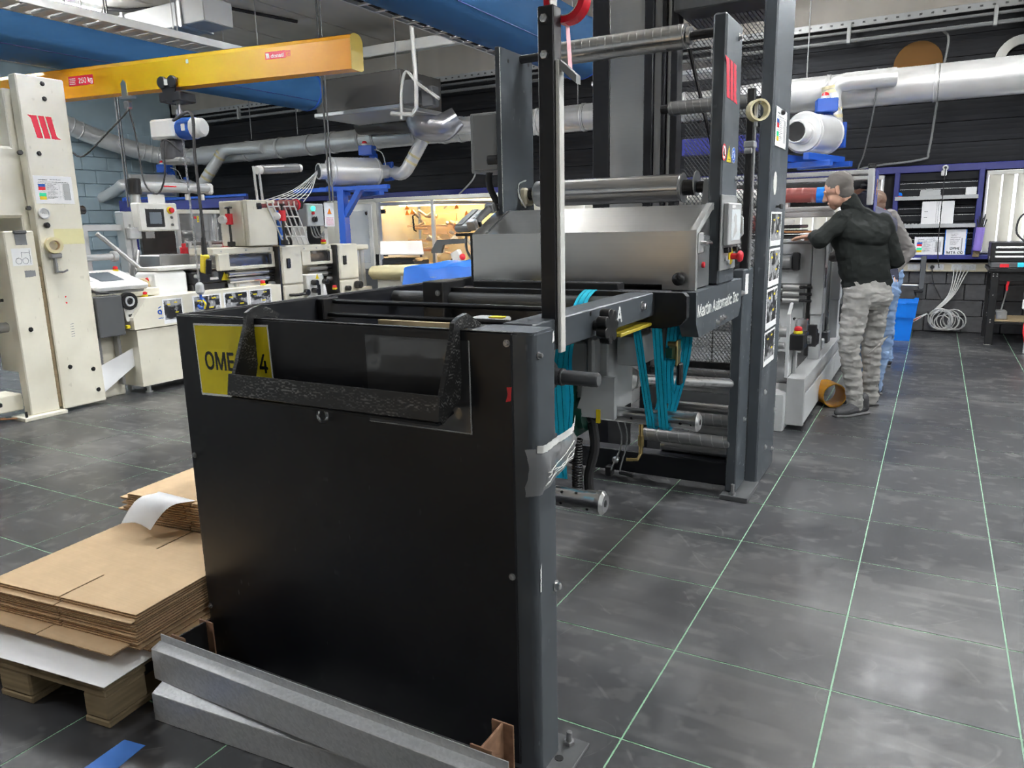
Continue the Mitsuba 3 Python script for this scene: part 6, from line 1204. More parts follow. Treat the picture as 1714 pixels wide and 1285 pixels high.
WB = thing('hanging_white_box', 'white slanted box with a red knob and black hoses before the lit enclosure', 'box'); part(WB, 'box', [tr(box(-.07, .07, -.04, .04, -.19, .19, .01), rot((0, 1, 0), -24), (-4.33, 6.7, .92))], 'm_offwhite'); part(WB, 'red_knob', [lathe((-4.27, 6.66, 1.02), (-4.2, 6.55, 1.04), [(0, .04), (.04, .04), (.05, .02)], 14)], 'm_red'); part(WB, 'hose', [tube([(-4.45, 6.75, 1.02), (-4.55, 6.7, .85), (-4.5, 6.7, .62)], .022, 8, 5), tube([(-4.35, 6.75, .80), (-4.45, 6.7, .7), (-4.42, 6.7, .55)], .02, 8, 5)], 'm_rubber')
CV = thing('blue_cover', 'crumpled shiny blue plastic cover over a low table behind the black machine', 'cover')
gr = []
for a in np.linspace(0, 1, 22):
    gr.append([(-4.25 + 1.45 * a, 5.3 + 1.1 * b, .90 + .16 * math.sin(math.pi * min(1, b * 1.4)) * (.4 + .6 * a) + .05 * meshkit.noise(np.array([a * 7, b * 7, 2.])) - .25 * (abs(b - .5) > .45)) for b in np.linspace(0, 1, 16)])
part(CV, 'sheet', [sheet(gr, .004)], 'm_filmblue', smooth=True); part(CV, 'table', [box(-4.3, -2.75, 5.35, 6.35, .78, .86, .006), box(-4.2, -4.1, 5.4, 5.5, 0, .78, .004), box(-2.95, -2.85, 5.4, 5.5, 0, .78, .004), box(-4.2, -4.1, 6.2, 6.3, 0, .78, .004), box(-2.95, -2.85, 6.2, 6.3, 0, .78, .004)], 'm_lightgrey')
YC = thing('cream_cushion', 'pale yellow padded cover beside the blue plastic cover', 'cushion'); part(YC, 'pad', [box(-4.95, -4.35, 5.5, 6.1, .80, .96, .06)], 'm_masking', smooth=True); part(YC, 'support', [box(-4.85, -4.45, 5.6, 6.0, 0, .80, .01)], 'm_offwhite')
# ---------------------------------------------------------------- grey press behind the black machine
GP = thing('grey_press', 'long grey printing press behind the black machine, with a low beam along the aisle', 'press')
bm_ = part(GP, 'floor_beam', [box(.335, .452, 3.49, 7.9, .28, .362, .005), box(.335, .44, 3.49, 7.9, .24, .29, .003), box(.335, .452, 3.49, 3.53, .035, .36, .004)], 'm_machgrey', label='low light grey beam with an open slot')
part(bm_, 'kick_panel', [box(.42, .447, 3.53 + .9 * k, 4.425 + .9 * k, .035, .235, .004) for k in range(1)] , 'm_lightgrey')
for k in range(1, 5): part(bm_, 'kick_panel', [box(.42, .447, 3.53 + .88 * k, 4.40 + .88 * k, .035, .235, .004)], 'm_lightgrey')
part(GP, 'base_box', [box(.17, .335, 3.42, 3.8, .0, .26, .006)], 'm_lightgrey'); part(GP, 'base_frame', [box(-.85, .30, 3.9, 8.0, .0, .26, .01)], 'm_darkgrey')
part(GP, 'base_slot', [box(.20, .26, 3.418, 3.425, .10, .18, .004)], 'm_darkgrey')
part(GP, 'bracket_plate', [prism([(3.50, .36), (3.50, .79), (3.60, .86), (3.60, .84), (3.53, .78), (3.53, .36)], .315, .335, 'x'), box(.315, .335, 3.55, 3.9, .36, .56, .004), box(.34, .36, 3.66, 3.70, .36, .74, .003)], 'm_lightgrey')
cbk = part(GP, 'button_box', [box(.335, .425, 3.52, 3.74, .545, .655, .006)], 'm_jet'); stop_button(cbk, (.38, 3.56, .655), .026); part(cbk, 'clear_guard', [box(.34, .42, 3.66, 3.73, .66, .74, .004)], 'm_pane'); part(cbk, 'side_knob', [cyl((.425, 3.68, .60), (.45, 3.68, .60), .03, 16)], 'm_darkgrey')
def press_unit(y, ymax, first=False):
    u = part(GP, 'unit_frame', [box(-.75, .345, y, y + .05, .925, 1.235, .008)] if first else [box(-.75, .345, y, y + .05, .40, 1.235, .008)], 'm_machgrey')
    c = part(GP, 'unit_column', [box(.350, .438, y - .02, y + .14, .70, 1.232, .006)], 'm_machgrey'); part(c, 'column_foot', [box(.355, .430, y - .01, y + .10, .36, .70, .004)], 'm_lightgrey'); part(c, 'side_slot', [box(.437, .441, y + .02, y + .10, .90, 1.05, .002)], 'm_jet')
    part(GP, 'unit_top', [box(-.75, .345, y - .01, y + .5, 1.235, 1.262, .006)], 'm_lightgrey')
    part(GP, 'side_wall', [box(.30, .335, y + .14, ymax, .36, 1.20, .006)], 'm_darkgrey')
    if first:
        part(u, 'window', [box(-.7, .265, y - .004, y + .002, 1.035, 1.155, .003)], 'm_darkgrey'); part(u, 'cylinder', [cyl((-.7, y - .01, 1.095), (.20, y - .01, 1.095), .048, 22)], 'm_dullsteel'); part(u, 'handle', [box(.205, .262, y - .03, y - .003, 1.03, 1.165, .01)], 'm_jet')
        part(u, 'rear_plate', [box(-.75, .30, y + .02, y + .04, .40, .92, .004)], 'm_lightgrey')
        for z in (.905, .855, .805):
            r_ = part(GP, 'chrome_roller', [cyl((-.7, y - .02, z), (.12, y - .02, z), .022, 18)], 'm_roll'); part(r_, 'short_sleeve', [cyl((.15, y - .02, z), (.27, y - .02, z), .020, 16)], 'm_satin'); part(r_, 'journal', [cyl((.1, y - .02, z), (.36, y - .02, z), .010, 10)], 'm_jet')
        for x, z, r, l in ((.13, .60, .07, .12), (.10, .50, .05, .2), (.05, .40, .06, .2)): part(GP, 'shaft_end', [cyl((x - l, y - .3, z), (x + .06, y - .3, z), r, 20), cyl((x + .06, y - .3, z), (x + .13, y - .3, z), r * .55, 16)], 'm_satin')
        part(GP, 'hole', [cyl((.24, y + .018, .66), (.24, y + .021, .66), .012, 10)], 'm_jet')
press_unit(4.30, 5.4, True); press_unit(5.5, 6.6); press_unit(6.7, 7.8)
for z in (1.29, 1.33, 1.37): part(GP, 'dark_machinery', [box(-.6, .22, 4.45, 4.9, z - .03, z - .005, .004)], 'm_jet')
part(GP, 'copper_pipe', [tube([(.10, 4.35, 1.40), (.10, 4.35, 1.33), (.14, 4.35, 1.315), (.40, 4.40, 1.315)], .008, 8)], 'm_copper'); part(GP, 'white_strip', [box(.05, .20, 4.34, 4.36, 1.38, 1.41, .003)], 'm_offwhite')
part(GP, 'cross_profile', [box(-.6, .46, 4.40, 4.52, 1.42, 1.46, .006), box(-.6, .46, 4.395, 4.525, 1.46, 1.50, .012)], 'm_alu')
part(GP, 'dark_box', [box(-.4, .44, 4.62, 4.80, 1.50, 1.56, .005)], 'm_jet'); part(GP, 'white_ream', [box(.02, .12, 4.5, 4.6, 1.50, 1.60, .004), box(.25, .38, 4.55, 4.6, 1.53, 1.555, .003)], 'm_white')
cr2 = part(GP, 'brown_core', [cyl((-.5, 4.5, 1.60), (.33, 4.5, 1.585), .055, 24)], 'm_core'); part(cr2, 'blue_ring', [pipe((.325, 4.5, 1.585), (.375, 4.5, 1.584), .058, .045, 24)], 'm_crateblue')
for z in (1.70, 1.745): part(GP, 'top_profile', [box(-.6, .66, 4.62, 4.68, z - .016, z + .016, .005)], 'm_alu')
part(GP, 'top_shadow_box', [box(-.55, .5, 4.75, 4.95, 1.60, 1.69, .006)], 'm_darkgrey')  # dark grey box behind and below the top profiles
TPp = part(GP, 'end_profile', [box(.66, .70, 4.60, 4.70, 1.50, 1.77, .005)], 'm_alu'); part(TPp, 'cap', [box(.655, .705, 4.595, 4.705, 1.77, 1.80, .004)], 'm_jet'); part(TPp, 'blue_panel', [box(.701, .708, 4.72, 5.0, 1.45, 1.765, .003)], 'm_navyframe'); part(TPp, 'copper_badge', [cyl((.709, 4.84, 1.67), (.712, 4.84, 1.67), .03, 14), cyl((.709, 4.84, 1.61), (.712, 4.84, 1.61), .035, 14)], 'm_copper')
part(GP, 'light_panel', [box(.50, .64, 4.9, 4.93, 1.5, 1.74, .004)], 'm_lightgrey')
for k in range(6): part(GP, 'aisle_clamp', [box(.345, .40, 4.75 + .38 * k, 4.90 + .38 * k, .36, .44 + .02 * (k % 3), .008), cyl((.37, 4.82 + .38 * k, .44), (.37, 4.82 + .38 * k, .58), .012, 8)], ['m_lightgrey', 'm_darkgrey', 'm_nylon'][k % 3])
for k in range(3): part(GP, 'black_clip', [box(.33, .44, 4.02 + .07 * k, 4.05 + .07 * k, .50, .66 - .04 * k, .004)], 'm_jet')
# behind the mesh: pale rollers of the press feed
for z, y, m in ((.74, 3.3, 'm_satin'), (.90, 3.4, 'm_alu'), (1.55, 3.4, 'm_offwhite'), (1.38, 3.5, 'm_core')): part(GP, 'feed_roller', [cyl((-.7, y, z), (.20, y, z), .055, 22)], m)
parts(GP, 'feed_frame', [box(-.78, -.72, 3.1, 4.3, .1, 1.65, .008), box(.20, .24, 3.2, 3.6, .1, 1.0, .006)], 'm_machgrey')
part(GP, 'blue_bracket', [box(-.55, .0, 3.9, 3.95, 1.88, 2.0, .006)], 'm_navyframe')
# amber ring on the floor
ar_ = thing('amber_ring', 'amber brown tube ring lying on its side on the floor by the shoes', 'ring'); part(ar_, 'tube', [pipe((.475, 4.44, .093), (.565, 4.28, .093), .092, .084, 36)], 'm_amber', smooth=30)
# blue crate by the wall
BCx = thing('blue_crate', 'blue plastic stacking crate with a broken rim by the dark block wall', 'crate')
def taper(x0, x1, y0, y1, z0, z1, d): return hull([(x0 + d, y0 + d, z0), (x1 - d, y0 + d, z0), (x1 - d, y1 - d, z0), (x0 + d, y1 - d, z0), (x0, y0, z1), (x1, y0, z1), (x1, y1, z1), (x0, y1, z1)])
part(BCx, 'body', [taper(.58, .985, 7.98, 8.55, 0.001, .27, .02)], 'm_crateblue'); part(BCx, 'rim', [taper(.55, 1.015, 7.95, 8.58, .27, .435, .012)], 'm_crateblue'); part(BCx, 'rim_lip', [box(.545, .80, 7.945, 8.0, .43, .452, .004), box(.90, 1.02, 7.945, 8.0, .43, .452, .004), box(.97, 1.02, 8.0, 8.58, .43, .452, .004), tr(box(.80, .92, 7.95, 7.965, .415, .43, .004), rot((0, 1, 0), 8, (.85, 7.95, .42)))], 'm_crateblue')
# black work bench with drawers
WBn = thing('work_bench', 'black steel work bench with a black drawer chest on top, at the right edge', 'bench')
for x, y in ((1.70, 8.02), (1.70, 8.7), (2.9, 8.02), (2.9, 8.7)):
    l_ = part(WBn, 'leg', [box(x, x + .075, y, y + .06, .0, .80, .004)], 'm_jet'); part(l_, 'rivet', [cyl((x + a, y - .002, z), (x + a, y + .002, z), .007, 8) for a in (.02, .055) for z in (.755, .78)] + [cyl((x + .035, y - .002, z), (x + .035, y + .002, z), .006, 8) for z in (.25, .28, .55)], 'm_satin', kind='stuff')
part(WBn, 'foot_pad', [cyl((1.735, 8.05, 0), (1.735, 8.05, .004), .04, 12)], 'm_offwhite')
part(WBn, 'top', [box(1.67, 3.0, 7.98, 8.78, .80, .845, .006)], 'm_jet'); part(WBn, 'apron', [box(1.775, 2.9, 8.04, 8.07, .70, .80, .003)], 'm_jet'); part(WBn, 'lower_shelf', [box(1.73, 2.95, 8.1, 8.75, .22, .25, .004)], 'm_jet'); sh_ = part(WBn, 'board', [box(1.78, 2.9, 8.12, 8.7, .25, .262, .003)], 'm_tan')
ch_ = part(WBn, 'drawer_chest', [box(1.675, 2.8, 8.10, 8.6, .90, 1.115, .008)], 'm_jet')
part(ch_, 'chest_base', [box(1.69, 2.8, 8.08, 8.6, .846, .90, .004)], 'm_darkgrey'); part(ch_, 'corner_knob', [cyl((1.665, 8.14, .94), (1.68, 8.14, .94), .03, 12)], 'm_darkgrey')
for z in (1.05, 1.00, .95): part(ch_, 'drawer_strip', [box(1.72, 2.75, 8.088, 8.10, z, z + .022, .003)], 'm_white')
part(WBn, 'red_plate', [box(1.765, 1.85, 7.97, 7.982, .852, .89, .002)], 'm_red'); part(WBn, 'cyan_plate', [box(1.925, 2.1, 7.97, 7.982, .855, .905, .002)], 'm_cyan')
mo = solo('drill_motor', 'silver and black bench tool on the board under the work bench', 'tool', [box(1.80, 1.90, 8.2, 8.3, .263, .36, .008), box(1.79, 1.88, 8.19, 8.28, .34, .37, .006), cyl((1.84, 8.24, .36), (1.88, 8.24, .62), .008, 8), cyl((1.84, 8.18, .29), (1.84, 8.2, .29), .02, 10)], 'm_satin')
GT = thing('grey_machine', 'dark grey tool housing standing at the right edge before the bench', 'machine'); part(GT, 'housing', [box(2.0, 2.4, 7.55, 7.9, .46, .76, .02)], 'm_darkgrey'); part(GT, 'leg', [box(2.02, 2.07, 7.5, 7.55, 0, .46, .004), box(2.3, 2.35, 7.5, 7.55, 0, .46, .004), box(2.3, 2.35, 7.85, 7.9, 0, .46, .004)], 'm_lightgrey'); part(GT, 'white_handle', [box(1.97, 2.01, 7.52, 7.56, .45, .56, .012)], 'm_white'); part(GT, 'red_cable', [tube([(2.02, 7.5, .40), (2.0, 7.46, .25), (2.03, 7.46, .10)], .010, 6, 5)], 'm_red')
pli = solo('red_pliers', 'red handled pliers hanging below the bench top', 'pliers', [tube([(1.865, 8.02, .70), (1.855, 8.02, .64)], .013, 8), tube([(1.855, 8.02, .64), (1.86, 8.02, .60)], .009, 8)], 'm_red')
solo('cable_loop', 'black cable loop standing up from the drawer chest', 'cable', [tube([(1.98, 8.2, 1.12), (1.90, 8.2, 1.22), (1.92, 8.2, 1.38), (2.05, 8.2, 1.48)], .010, 6, 6)], 'm_rubber', smooth=True)
# cables by the wall
wc = thing('white_cables', 'bundle of white cables falling from the trunking into a coil on the floor', 'cables')
for k in range(5): part(wc, 'cable', [tube([(1.35 + .045 * k, W - .075, .80), (1.36 + .03 * k, W - .09, .70), (1.33 + .015 * k, W - .12, .48), (1.22 + .01 * k, W - .14, .32), (1.12, W - .15, .22)], .006, 6, 5)], 'm_nylon', smooth=True)
rr = random.Random(2)
for k in range(13):
    cx, cz, R = 1.22 + rr.uniform(-.06, .22), .16 + rr.uniform(-.02, .05), rr.uniform(.08, .15); part(wc, 'coil', [torus((cx, W - .16 + rr.uniform(-.06, .04), min(cz + .02, R * .55 + .1)), (rr.uniform(-.5, .5), 1, rr.uniform(-.2, .4)), min(R, .13), .006, 26, 6)], 'm_nylon', smooth=True)
part(wc, 'cable_tie', [torus((1.14, W - .15, .23), (1, 0, .5), .03, .008, 14, 6)], 'm_jet')
rc = thing('floor_cables', 'red and white cables sagging from the coil to the blue crate', 'cables')
part(rc, 'red_cable', [tube([(1.1, W - .15, .22), (.9, W - .2, .10), (.6 + .3, W - .3, .06), (.78, W - .38, .03), (.62, W - .40, .04)], .007, 6, 6)], 'm_red', smooth=True)
for k in range(2): part(rc, 'white_cable', [tube([(1.12, W - .14 - .02 * k, .24), (.95, W - .18, .15 - .03 * k), (.82, W - .28, .08), (.62, W - .38, .06)], .007, 6, 6)], 'm_nylon', smooth=True)
solo('plug_cable', 'black plug with a thin cable hanging from a socket of the trunking', 'cable', [cyl((1.13, W - .065, .80), (1.13, W - .10, .80), .022, 12), tube([(1.13, W - .10, .80), (1.135, W - .11, .72), (1.16, W - .10, .60), (1.22, W - .09, .48), (1.28, W - .1, .36)], .006, 6, 6)], 'm_rubber')
hr = thing('wall_rail_bracket', 'black bracket with two white rails mounted before the dark block wall', 'bracket')
part(hr, 'upright', [box(1.0, 1.06, W - .25, W - .17, .55, .94, .006), cyl((1.03, W - .24, .53), (1.03, W - .18, .56), .03, 10)], 'm_darkgrey'); part(hr, 'rail', [cyl((.3, W - .2, .905), (1.0, W - .2, .905), .012, 8)], 'm_white'); part(hr, 'rail', [cyl((.3, W - .2, .585), (1.0, W - .2, .585), .014, 8), ], 'm_alu'); part(hr, 'claw', [box(.96, 1.05, W - .26, W - .18, .50, .53, .008), cyl((.96, W - .22, .53), (.98, W - .22, .46), .01, 8)], 'm_jet')
# things on the window shelf
kit = []
solo('shelf_box', 'grey plastic box with a printed label on the upper board of the window shelf', 'box', [taper(.93, 1.14, W - .17, W - .05, 1.65, 1.72, -.006), box(.99, 1.06, W - .175, W - .16, 1.70, 1.725, .004)], 'm_lightgrey')
solo('white_carton', 'small white carton at the right end of the upper shelf board', 'carton', [box(1.40, 1.51, W - .16, W - .06, 1.647, 1.735, .004)], 'm_paper')
bc_ = thing('blue_cap_bottle', 'blue capped red holder at the left end of the upper shelf board', 'holder'); part(bc_, 'cap', [lathe((.70, W - .12, 1.66), (.70, W - .12, 2), [(0, .035), (.02, .035), (.04, .02)], 14)], 'm_crateblue'); part(bc_, 'base', [cyl((.70, W - .12, 1.647), (.70, W - .12, 1.66), .036, 14)], 'm_red')
fo = thing('white_folder', 'large white ring folder standing on the lower shelf board', 'folder'); part(fo, 'cover', [box(.96, 1.30, W - .16, W - .10, 1.317, 1.585, .004)], 'm_paper'); part(fo, 'spine_line', [box(1.115, 1.12, W - .162, W - .158, 1.32, 1.58, 0), box(1.135, 1.14, W - .162, W - .158, 1.32, 1.58, 0)], 'm_lightgrey'); part(fo, 'print', [box(.99, 1.025, W - .162, W - .16, z, z + .008, 0) for z in (1.46, 1.39)], 'm_midgrey')
rr = random.Random(4)
for k in range(7):
    x = .70 + .04 * k; solo('small_part', f'small {"white" if k < 2 else "metal"} part lying on the lower shelf board, {["first", "second", "third", "fourth", "fifth", "sixth", "seventh"][k]} from its left end', 'part', [box(x, x + .028, W - .15, W - .11, 1.317, 1.317 + (.035 if k < 2 else rr.uniform(.008, .022)), .004)], 'm_white' if k < 2 else 'm_satin', group='small parts on the shelf')
for k, x in enumerate((.76, .84)):
    b_ = thing('glue_bottle', ['short grey bottle with a cream nozzle on the window sill', 'taller grey bottle with a cream nozzle on the window sill'][k], 'bottle', 'bottles on the sill'); part(b_, 'body', [box(x, x + .07, W - .16, W - .09, .951, 1.0 + .035 * k, .008)], 'm_lightgrey'); part(b_, 'nozzle', [lathe((x + .035, W - .125, 1.0 + .035 * k), (x + .035, W - .125, 2), [(0, .018), (.02, .018), (.045, .008), (.05, .003)], 12)], 'm_masking')
def wall_print(label, x0, x1, z0, z1, kind):
    t = thing('notice_sheet', label, 'notice'); y = W - .13
    part(t, 'paper', [box(x0, x1, y, y + .003, z0, z1, 0)], 'm_paper')
    if kind == 0: table_print(t, np.array([x0, y - .0004, z0]), np.array([1., 0, 0]), x1 - x0, z1 - z0)
    else:
        part(t, 'text_line', [box(x0 + .05, x0 + .05 + .11 * (.6 + .1 * (k % 5)), y - .0008, y - .0004, z0 + .12 + .02 * k, z0 + .125 + .02 * k, 0) for k in range(7)], 'm_midgrey', kind='stuff'); part(t, 'blue_edge', [box(x0 - .008, x0, y - .001, y + .003, z0, z1, 0), box(x1, x1 + .008, y - .001, y + .003, z0, z1, 0)], 'm_crateblue')
        part(t, 'black_letters', [text('OPHI', .03, (x0 + .05, y - .0012, z0 + .06), (1, 0, 0), (0, 0, 1), width=.10), text('MTA CO', .028, (x0 + .02, y - .0012, z0 + .01), (1, 0, 0), (0, 0, 1), width=.17)], 'm_jet')
        part(t, 'pen', [cyl((x1 - .04, y - .006, z0 + .05), (x1 - .035, y - .006, z0 + .20), .006, 8)], 'm_satin')
wall_print('printed table sheet with coloured squares leaning on the window sill', .91, 1.22, .952, 1.165, 0)
wall_print('grey sheet in a blue edged holder with bold black letters on the window sill', 1.24, 1.45, .952, 1.25, 1)
PB = thing('brush_tube', 'purple tube holding dark sticks, fixed to the right post of the window shelf', 'tube'); part(PB, 'tube', [cyl((1.57, W - .23, 1.0), (1.585, W - .23, 1.27), .045, 18)], 'm_purple')
for k in range(6):
    a = -.03 + .012 * k; part(PB, 'stick', [cyl((1.585 + a, W - .23 + .01 * (k % 3), 1.27), (1.59 + a * 1.6, W - .23, 1.36 + .02 * (k * 7 % 5)), .006, 6)], 'm_jet'); part(PB, 'bristle_end', [cyl((1.57 + a * .8, W - .23, 1.0), (1.56 + a * .9, W - .23, .93), .008, 6)], 'm_wood')
cm = thing('wall_camera', 'small white round sensor on the navy rail above the window shelf', 'sensor'); part(cm, 'body', [cyl((1.17, W - .12, 1.97), (1.17, W - .04, 1.97), .032, 18), box(1.13, 1.19, W - .12, W - .04, 1.88, 1.94, .006)], 'm_white'); part(cm, 'lens', [cyl((1.17, W - .125, 1.97), (1.17, W - .12, 1.97), .015, 14)], 'm_jet'); part(cm, 'cable', [tube([(1.17, W - .2, 1.95), (1.165, W - .21, 1.4), (1.17, W - .21, 1.0), (1.20, W - .2, .8)], .005, 6, 5)], 'm_rubber')
for s, lab in ((0, 'white junction plate on the navy rail where a thin cable ends'),): solo('junction_plate', lab, 'plate', [box(.16, .27, W - .05, W - .034, 1.95, 1.985, .004)], 'm_white')
# ---------------------------------------------------------------- people
import manifold3d as m3
MF = m3.Manifold
def sph(p, r, n=20): return MF.sphere(float(r), n).translate([float(v) for v in p])
def bone(a, ra, b, rb): return MF.batch_hull([sph(a, ra), sph(b, rb)])
def ell(c, rx, ry, rz, R=None):
    m = MF.sphere(1.0, 36).scale([float(rx), float(ry), float(rz)])
    if R is not None: m = m.transform(np.hstack([np.asarray(R, float), np.zeros((3, 1))]))
    return m.translate([float(v) for v in c])
def fuse(ms, edge=.012, it=8, noise=0.0, nf=30, seed=0, zf=1.0):
    m = MF.batch_boolean(ms, m3.OpType.Add).refine_to_length(edge); d = m.to_mesh()
    t = trimesh.Trimesh(np.array(d.vert_properties[:, :3], float), np.array(d.tri_verts), process=True)
    if it: trimesh.smoothing.filter_taubin(t, lamb=.5, nu=.53, iterations=it)
    if noise:
        q = np.array(t.vertices) * [nf, nf, nf * zf]; t.vertices = t.vertices + t.vertex_normals * ((meshkit.fbm(q, 3, seed) - .5) * 2 * noise)[:, None]
    return t
def basis(f, up=(0, 0, 1)):
    f = np.asarray(f, float) / np.linalg.norm(f); r = np.cross(f, up); r /= np.linalg.norm(r); return r, f, np.cross(r, f)   # right, forward, up
def head(c, f, up=(0, 0, 1), s=1.0, ears=True):
    """head parts about its centre, facing f"""
    r, f, u = basis(f, up); R = np.stack([r, f, u], 1); P = lambda x, y, z: np.asarray(c) + s * (r * x + f * y + u * z)
    ms = [ell(P(0, -.012, .022), .076 * s, .094 * s, .088 * s, R), ell(P(0, .022, -.045), .060 * s, .066 * s, .072 * s, R), bone(P(0, .062, -.098), .022 * s, P(0, .070, -.08), .024 * s),
          MF.batch_hull([sph(P(0, .090, .008), .008 * s), sph(P(0, .112, -.028), .012 * s), sph(P(.012, .092, -.034), .009 * s), sph(P(-.012, .092, -.034), .009 * s)]),
          bone(P(.018, .088, -.062), .009 * s, P(-.018, .088, -.062), .009 * s), bone(P(.018, .084, -.073), .009 * s, P(-.018, .084, -.073), .009 * s), bone(P(.045, .074, .02), .013 * s, P(-.045, .074, .02), .013 * s)]
    if ears: ms += [MF.batch_hull([sph(P(q * .078, -.012, .012), .012 * s), sph(P(q * .084, -.022, .016), .010 * s), sph(P(q * .078, -.006, -.03), .009 * s)]) for q in (1, -1)]
    return ms, P, R
def hand(w, d, n, s=1.0, curl=0.25, spread=.16, thumb=1):
    """palm and five fingers from the wrist w, pointing along d, back of the hand along n"""
    d = np.asarray(d, float) / np.linalg.norm(d); n = np.asarray(n, float); n = n - d * (n @ d); n /= np.linalg.norm(n); x = np.cross(d, n) * thumb
    P = lambda a, b, c: np.asarray(w) + s * (x * a + d * b + n * c)
    ms = [MF.batch_hull([sph(P(-.030, .012, 0), .015 * s), sph(P(.028, .012, 0), .015 * s), sph(P(-.036, .088, 0), .012 * s), sph(P(.034, .090, 0), .012 * s)])]
    for k, (a, l) in enumerate(((.033, .072), (.011, .080), (-.012, .074), (-.034, .058))):
        ang = spread * (a / .034); p = P(a, .088, 0); q = None; cu = 0
        for j, (fr, r) in enumerate(((.45, .0092), (.30, .0085), (.25, .0075))):
            cu += curl * (1 if j else .6); dd = (d * math.cos(ang) + x * math.sin(ang)) * math.cos(cu) - n * math.sin(cu); q = p + dd * l * fr * s; ms.append(bone(p, r * s * 1.05, q, r * s)); p = q
    p = P(.030, .022, -.004); q = P(.058, .058, -.012); t = P(.066, .092, -.016); ms += [bone(p, .014 * s, q, .0115 * s), bone(q, .0115 * s, t, .009 * s)]
    return ms
def shoe(heel, toe, label=None):
    heel, toe = np.asarray(heel, float), np.asarray(toe, float); d = toe - heel; L = np.linalg.norm(d); d /= L; x = np.array([d[1], -d[0], 0])
    P = lambda a, b, c: heel + d * b * L + x * a + np.array([0, 0, c])
    up = [MF.batch_hull([sph(P(0, .12, .045), .036), sph(P(.012, .70, .036), .040), sph(P(-.012, .70, .036), .040), sph(P(0, .92, .032), .028), sph(P(0, .35, .07), .036)]), bone(P(0, .17, .06), .042, P(0, .20, .115), .046)]
    so = [MF.batch_hull([sph(P(a, b, .010), .010) for a, b in ((.034, .06), (-.034, .06), (.026, .40), (-.026, .40), (.046, .72), (-.044, .72), (.018, .99), (-.018, .99))])]
    return fuse(up, .012, 6), fuse(so, .015, 3)
def person(label, J, trouser, top, topname, hairfn, hands, sleeve=None, bulk=1.0, legs=True, shoes=True, seed=1):
    t = thing('person', label, 'person', 'people at the grey press')
    a = {k: np.asarray(v, float) for k, v in J.items()}
    hm, HP, HR = head(a['head'], J['face'], J.get('headup', (0, 0, 1)))
    ms = list(hm) + [bone(a['neck'], .055, HP(0, -.02, -.05), .052), bone(a['neck'], .05, a['chest'], .08), bone(a['chest'], .08, a['pelvis'], .08), bone(a['lsh'], .042, a['rsh'], .042)]
    for s in 'lr':
        if s + 'el' in a: ms += [bone(a[s + 'sh'], .046, a[s + 'el'], .036), bone(a[s + 'el'], .036, a[s + 'wr'], .026)]
        if s in hands: ms += hand(a[s + 'wr'], *hands[s]) + [bone(a[s + 'wr'], .027, a[s + 'wr'] + np.asarray(hands[s][0]) / np.linalg.norm(hands[s][0]) * .03, .02)]
        if legs: ms += [bone(a[s + 'hip'], .07, a[s + 'kn'], .05), bone(a[s + 'kn'], .05, a[s + 'an'], .036), bone(a[s + 'an'], .035, a[s + 'heel'] * .6 + a[s + 'toe'] * .4 + [0, 0, .03], .028)]
    scene[t] = mikit.ply(fuse(ms, .008, 5), 'm_skin', smooth=True)
    R = lambda s: (a['rsh'] - a['lsh']) / np.linalg.norm(a['rsh'] - a['lsh'])
    r = R(0); up = (a['neck'] - a['pelvis']); up /= np.linalg.norm(up); f = np.cross(up, r)
    b = bulk
    tm = [MF.batch_hull([sph(a['lsh'] - r * .0 - up * .02, .068 * b), sph(a['rsh'] - up * .02, .068 * b), sph(a['chest'] + r * .10 + f * .035, .095 * b), sph(a['chest'] - r * .10 + f * .035, .095 * b), sph(a['chest'] + r * .09 - f * .04, .095 * b), sph(a['chest'] - r * .09 - f * .04, .095 * b), sph(a['neck'] - up * .05, .075 * b)]),
          MF.batch_hull([sph(a['chest'] + r * .10, .105 * b), sph(a['chest'] - r * .10, .105 * b), sph(a['pelvis'] + r * .095 + up * .10, .098 * b), sph(a['pelvis'] - r * .095 + up * .10, .098 * b), sph(a['pelvis'] + f * .03 + up * .08, .11 * b), sph(a['pelvis'] + r * .10 + up * .03, .093 * b), sph(a['pelvis'] - r * .10 + up * .03, .093 * b)]),
          bone(a['neck'] - up * .03, .072, a['neck'] * .45 + HP(0, -.03, -.06) * .55, .066)]
    sm = []
    for s in 'lr':
        if s + 'el' in a: sm += [bone(a[s + 'sh'], .070 * b, a[s + 'el'], .056 * b), bone(a[s + 'el'], .056 * b, a[s + 'wr'] + (a[s + 'el'] - a[s + 'wr']) * .06, .043 * b)]
    if sleeve:
        part(t, topname, [fuse(tm, .012, 8, .006, 24, seed, .6)], top, smooth=True); part(t, 'sleeves', [fuse(sm, .011, 6, .012, 26, seed + 4, 2.2)], sleeve, smooth=True)
    else: part(t, topname, [fuse(tm + sm, .010, 6, .016, 12, seed, 1.3)], top, smooth=True)
    if legs:
        lm = [MF.batch_hull([sph(a['pelvis'] + r * .085 + up * .03, .088), sph(a['pelvis'] - r * .085 + up * .03, .088), sph(a['pelvis'] + r * .08 - up * .08, .10), sph(a['pelvis'] - r * .08 - up * .08, .10)])]
        for s in 'lr': lm += [bone(a[s + 'hip'], .100, a[s + 'kn'], .074), bone(a[s + 'kn'], .072, a[s + 'an'] + [0, 0, .03], .056), bone(a[s + 'an'] + [0, 0, .03], .056, a[s + 'an'] + [0, 0, -.025], .062)]
        part(t, 'trousers', [fuse(lm, .009, 4, .017, 12, seed + 9, 3.0)], trouser, smooth=True)
    if shoes:
        for s in 'lr':
            u_s, s_s = shoe(a[s + 'heel'], a[s + 'toe']); k = part(t, 'shoe', [u_s], 'm_shoe', smooth=True); part(k, 'sole', [s_s], 'm_sole', smooth=True)
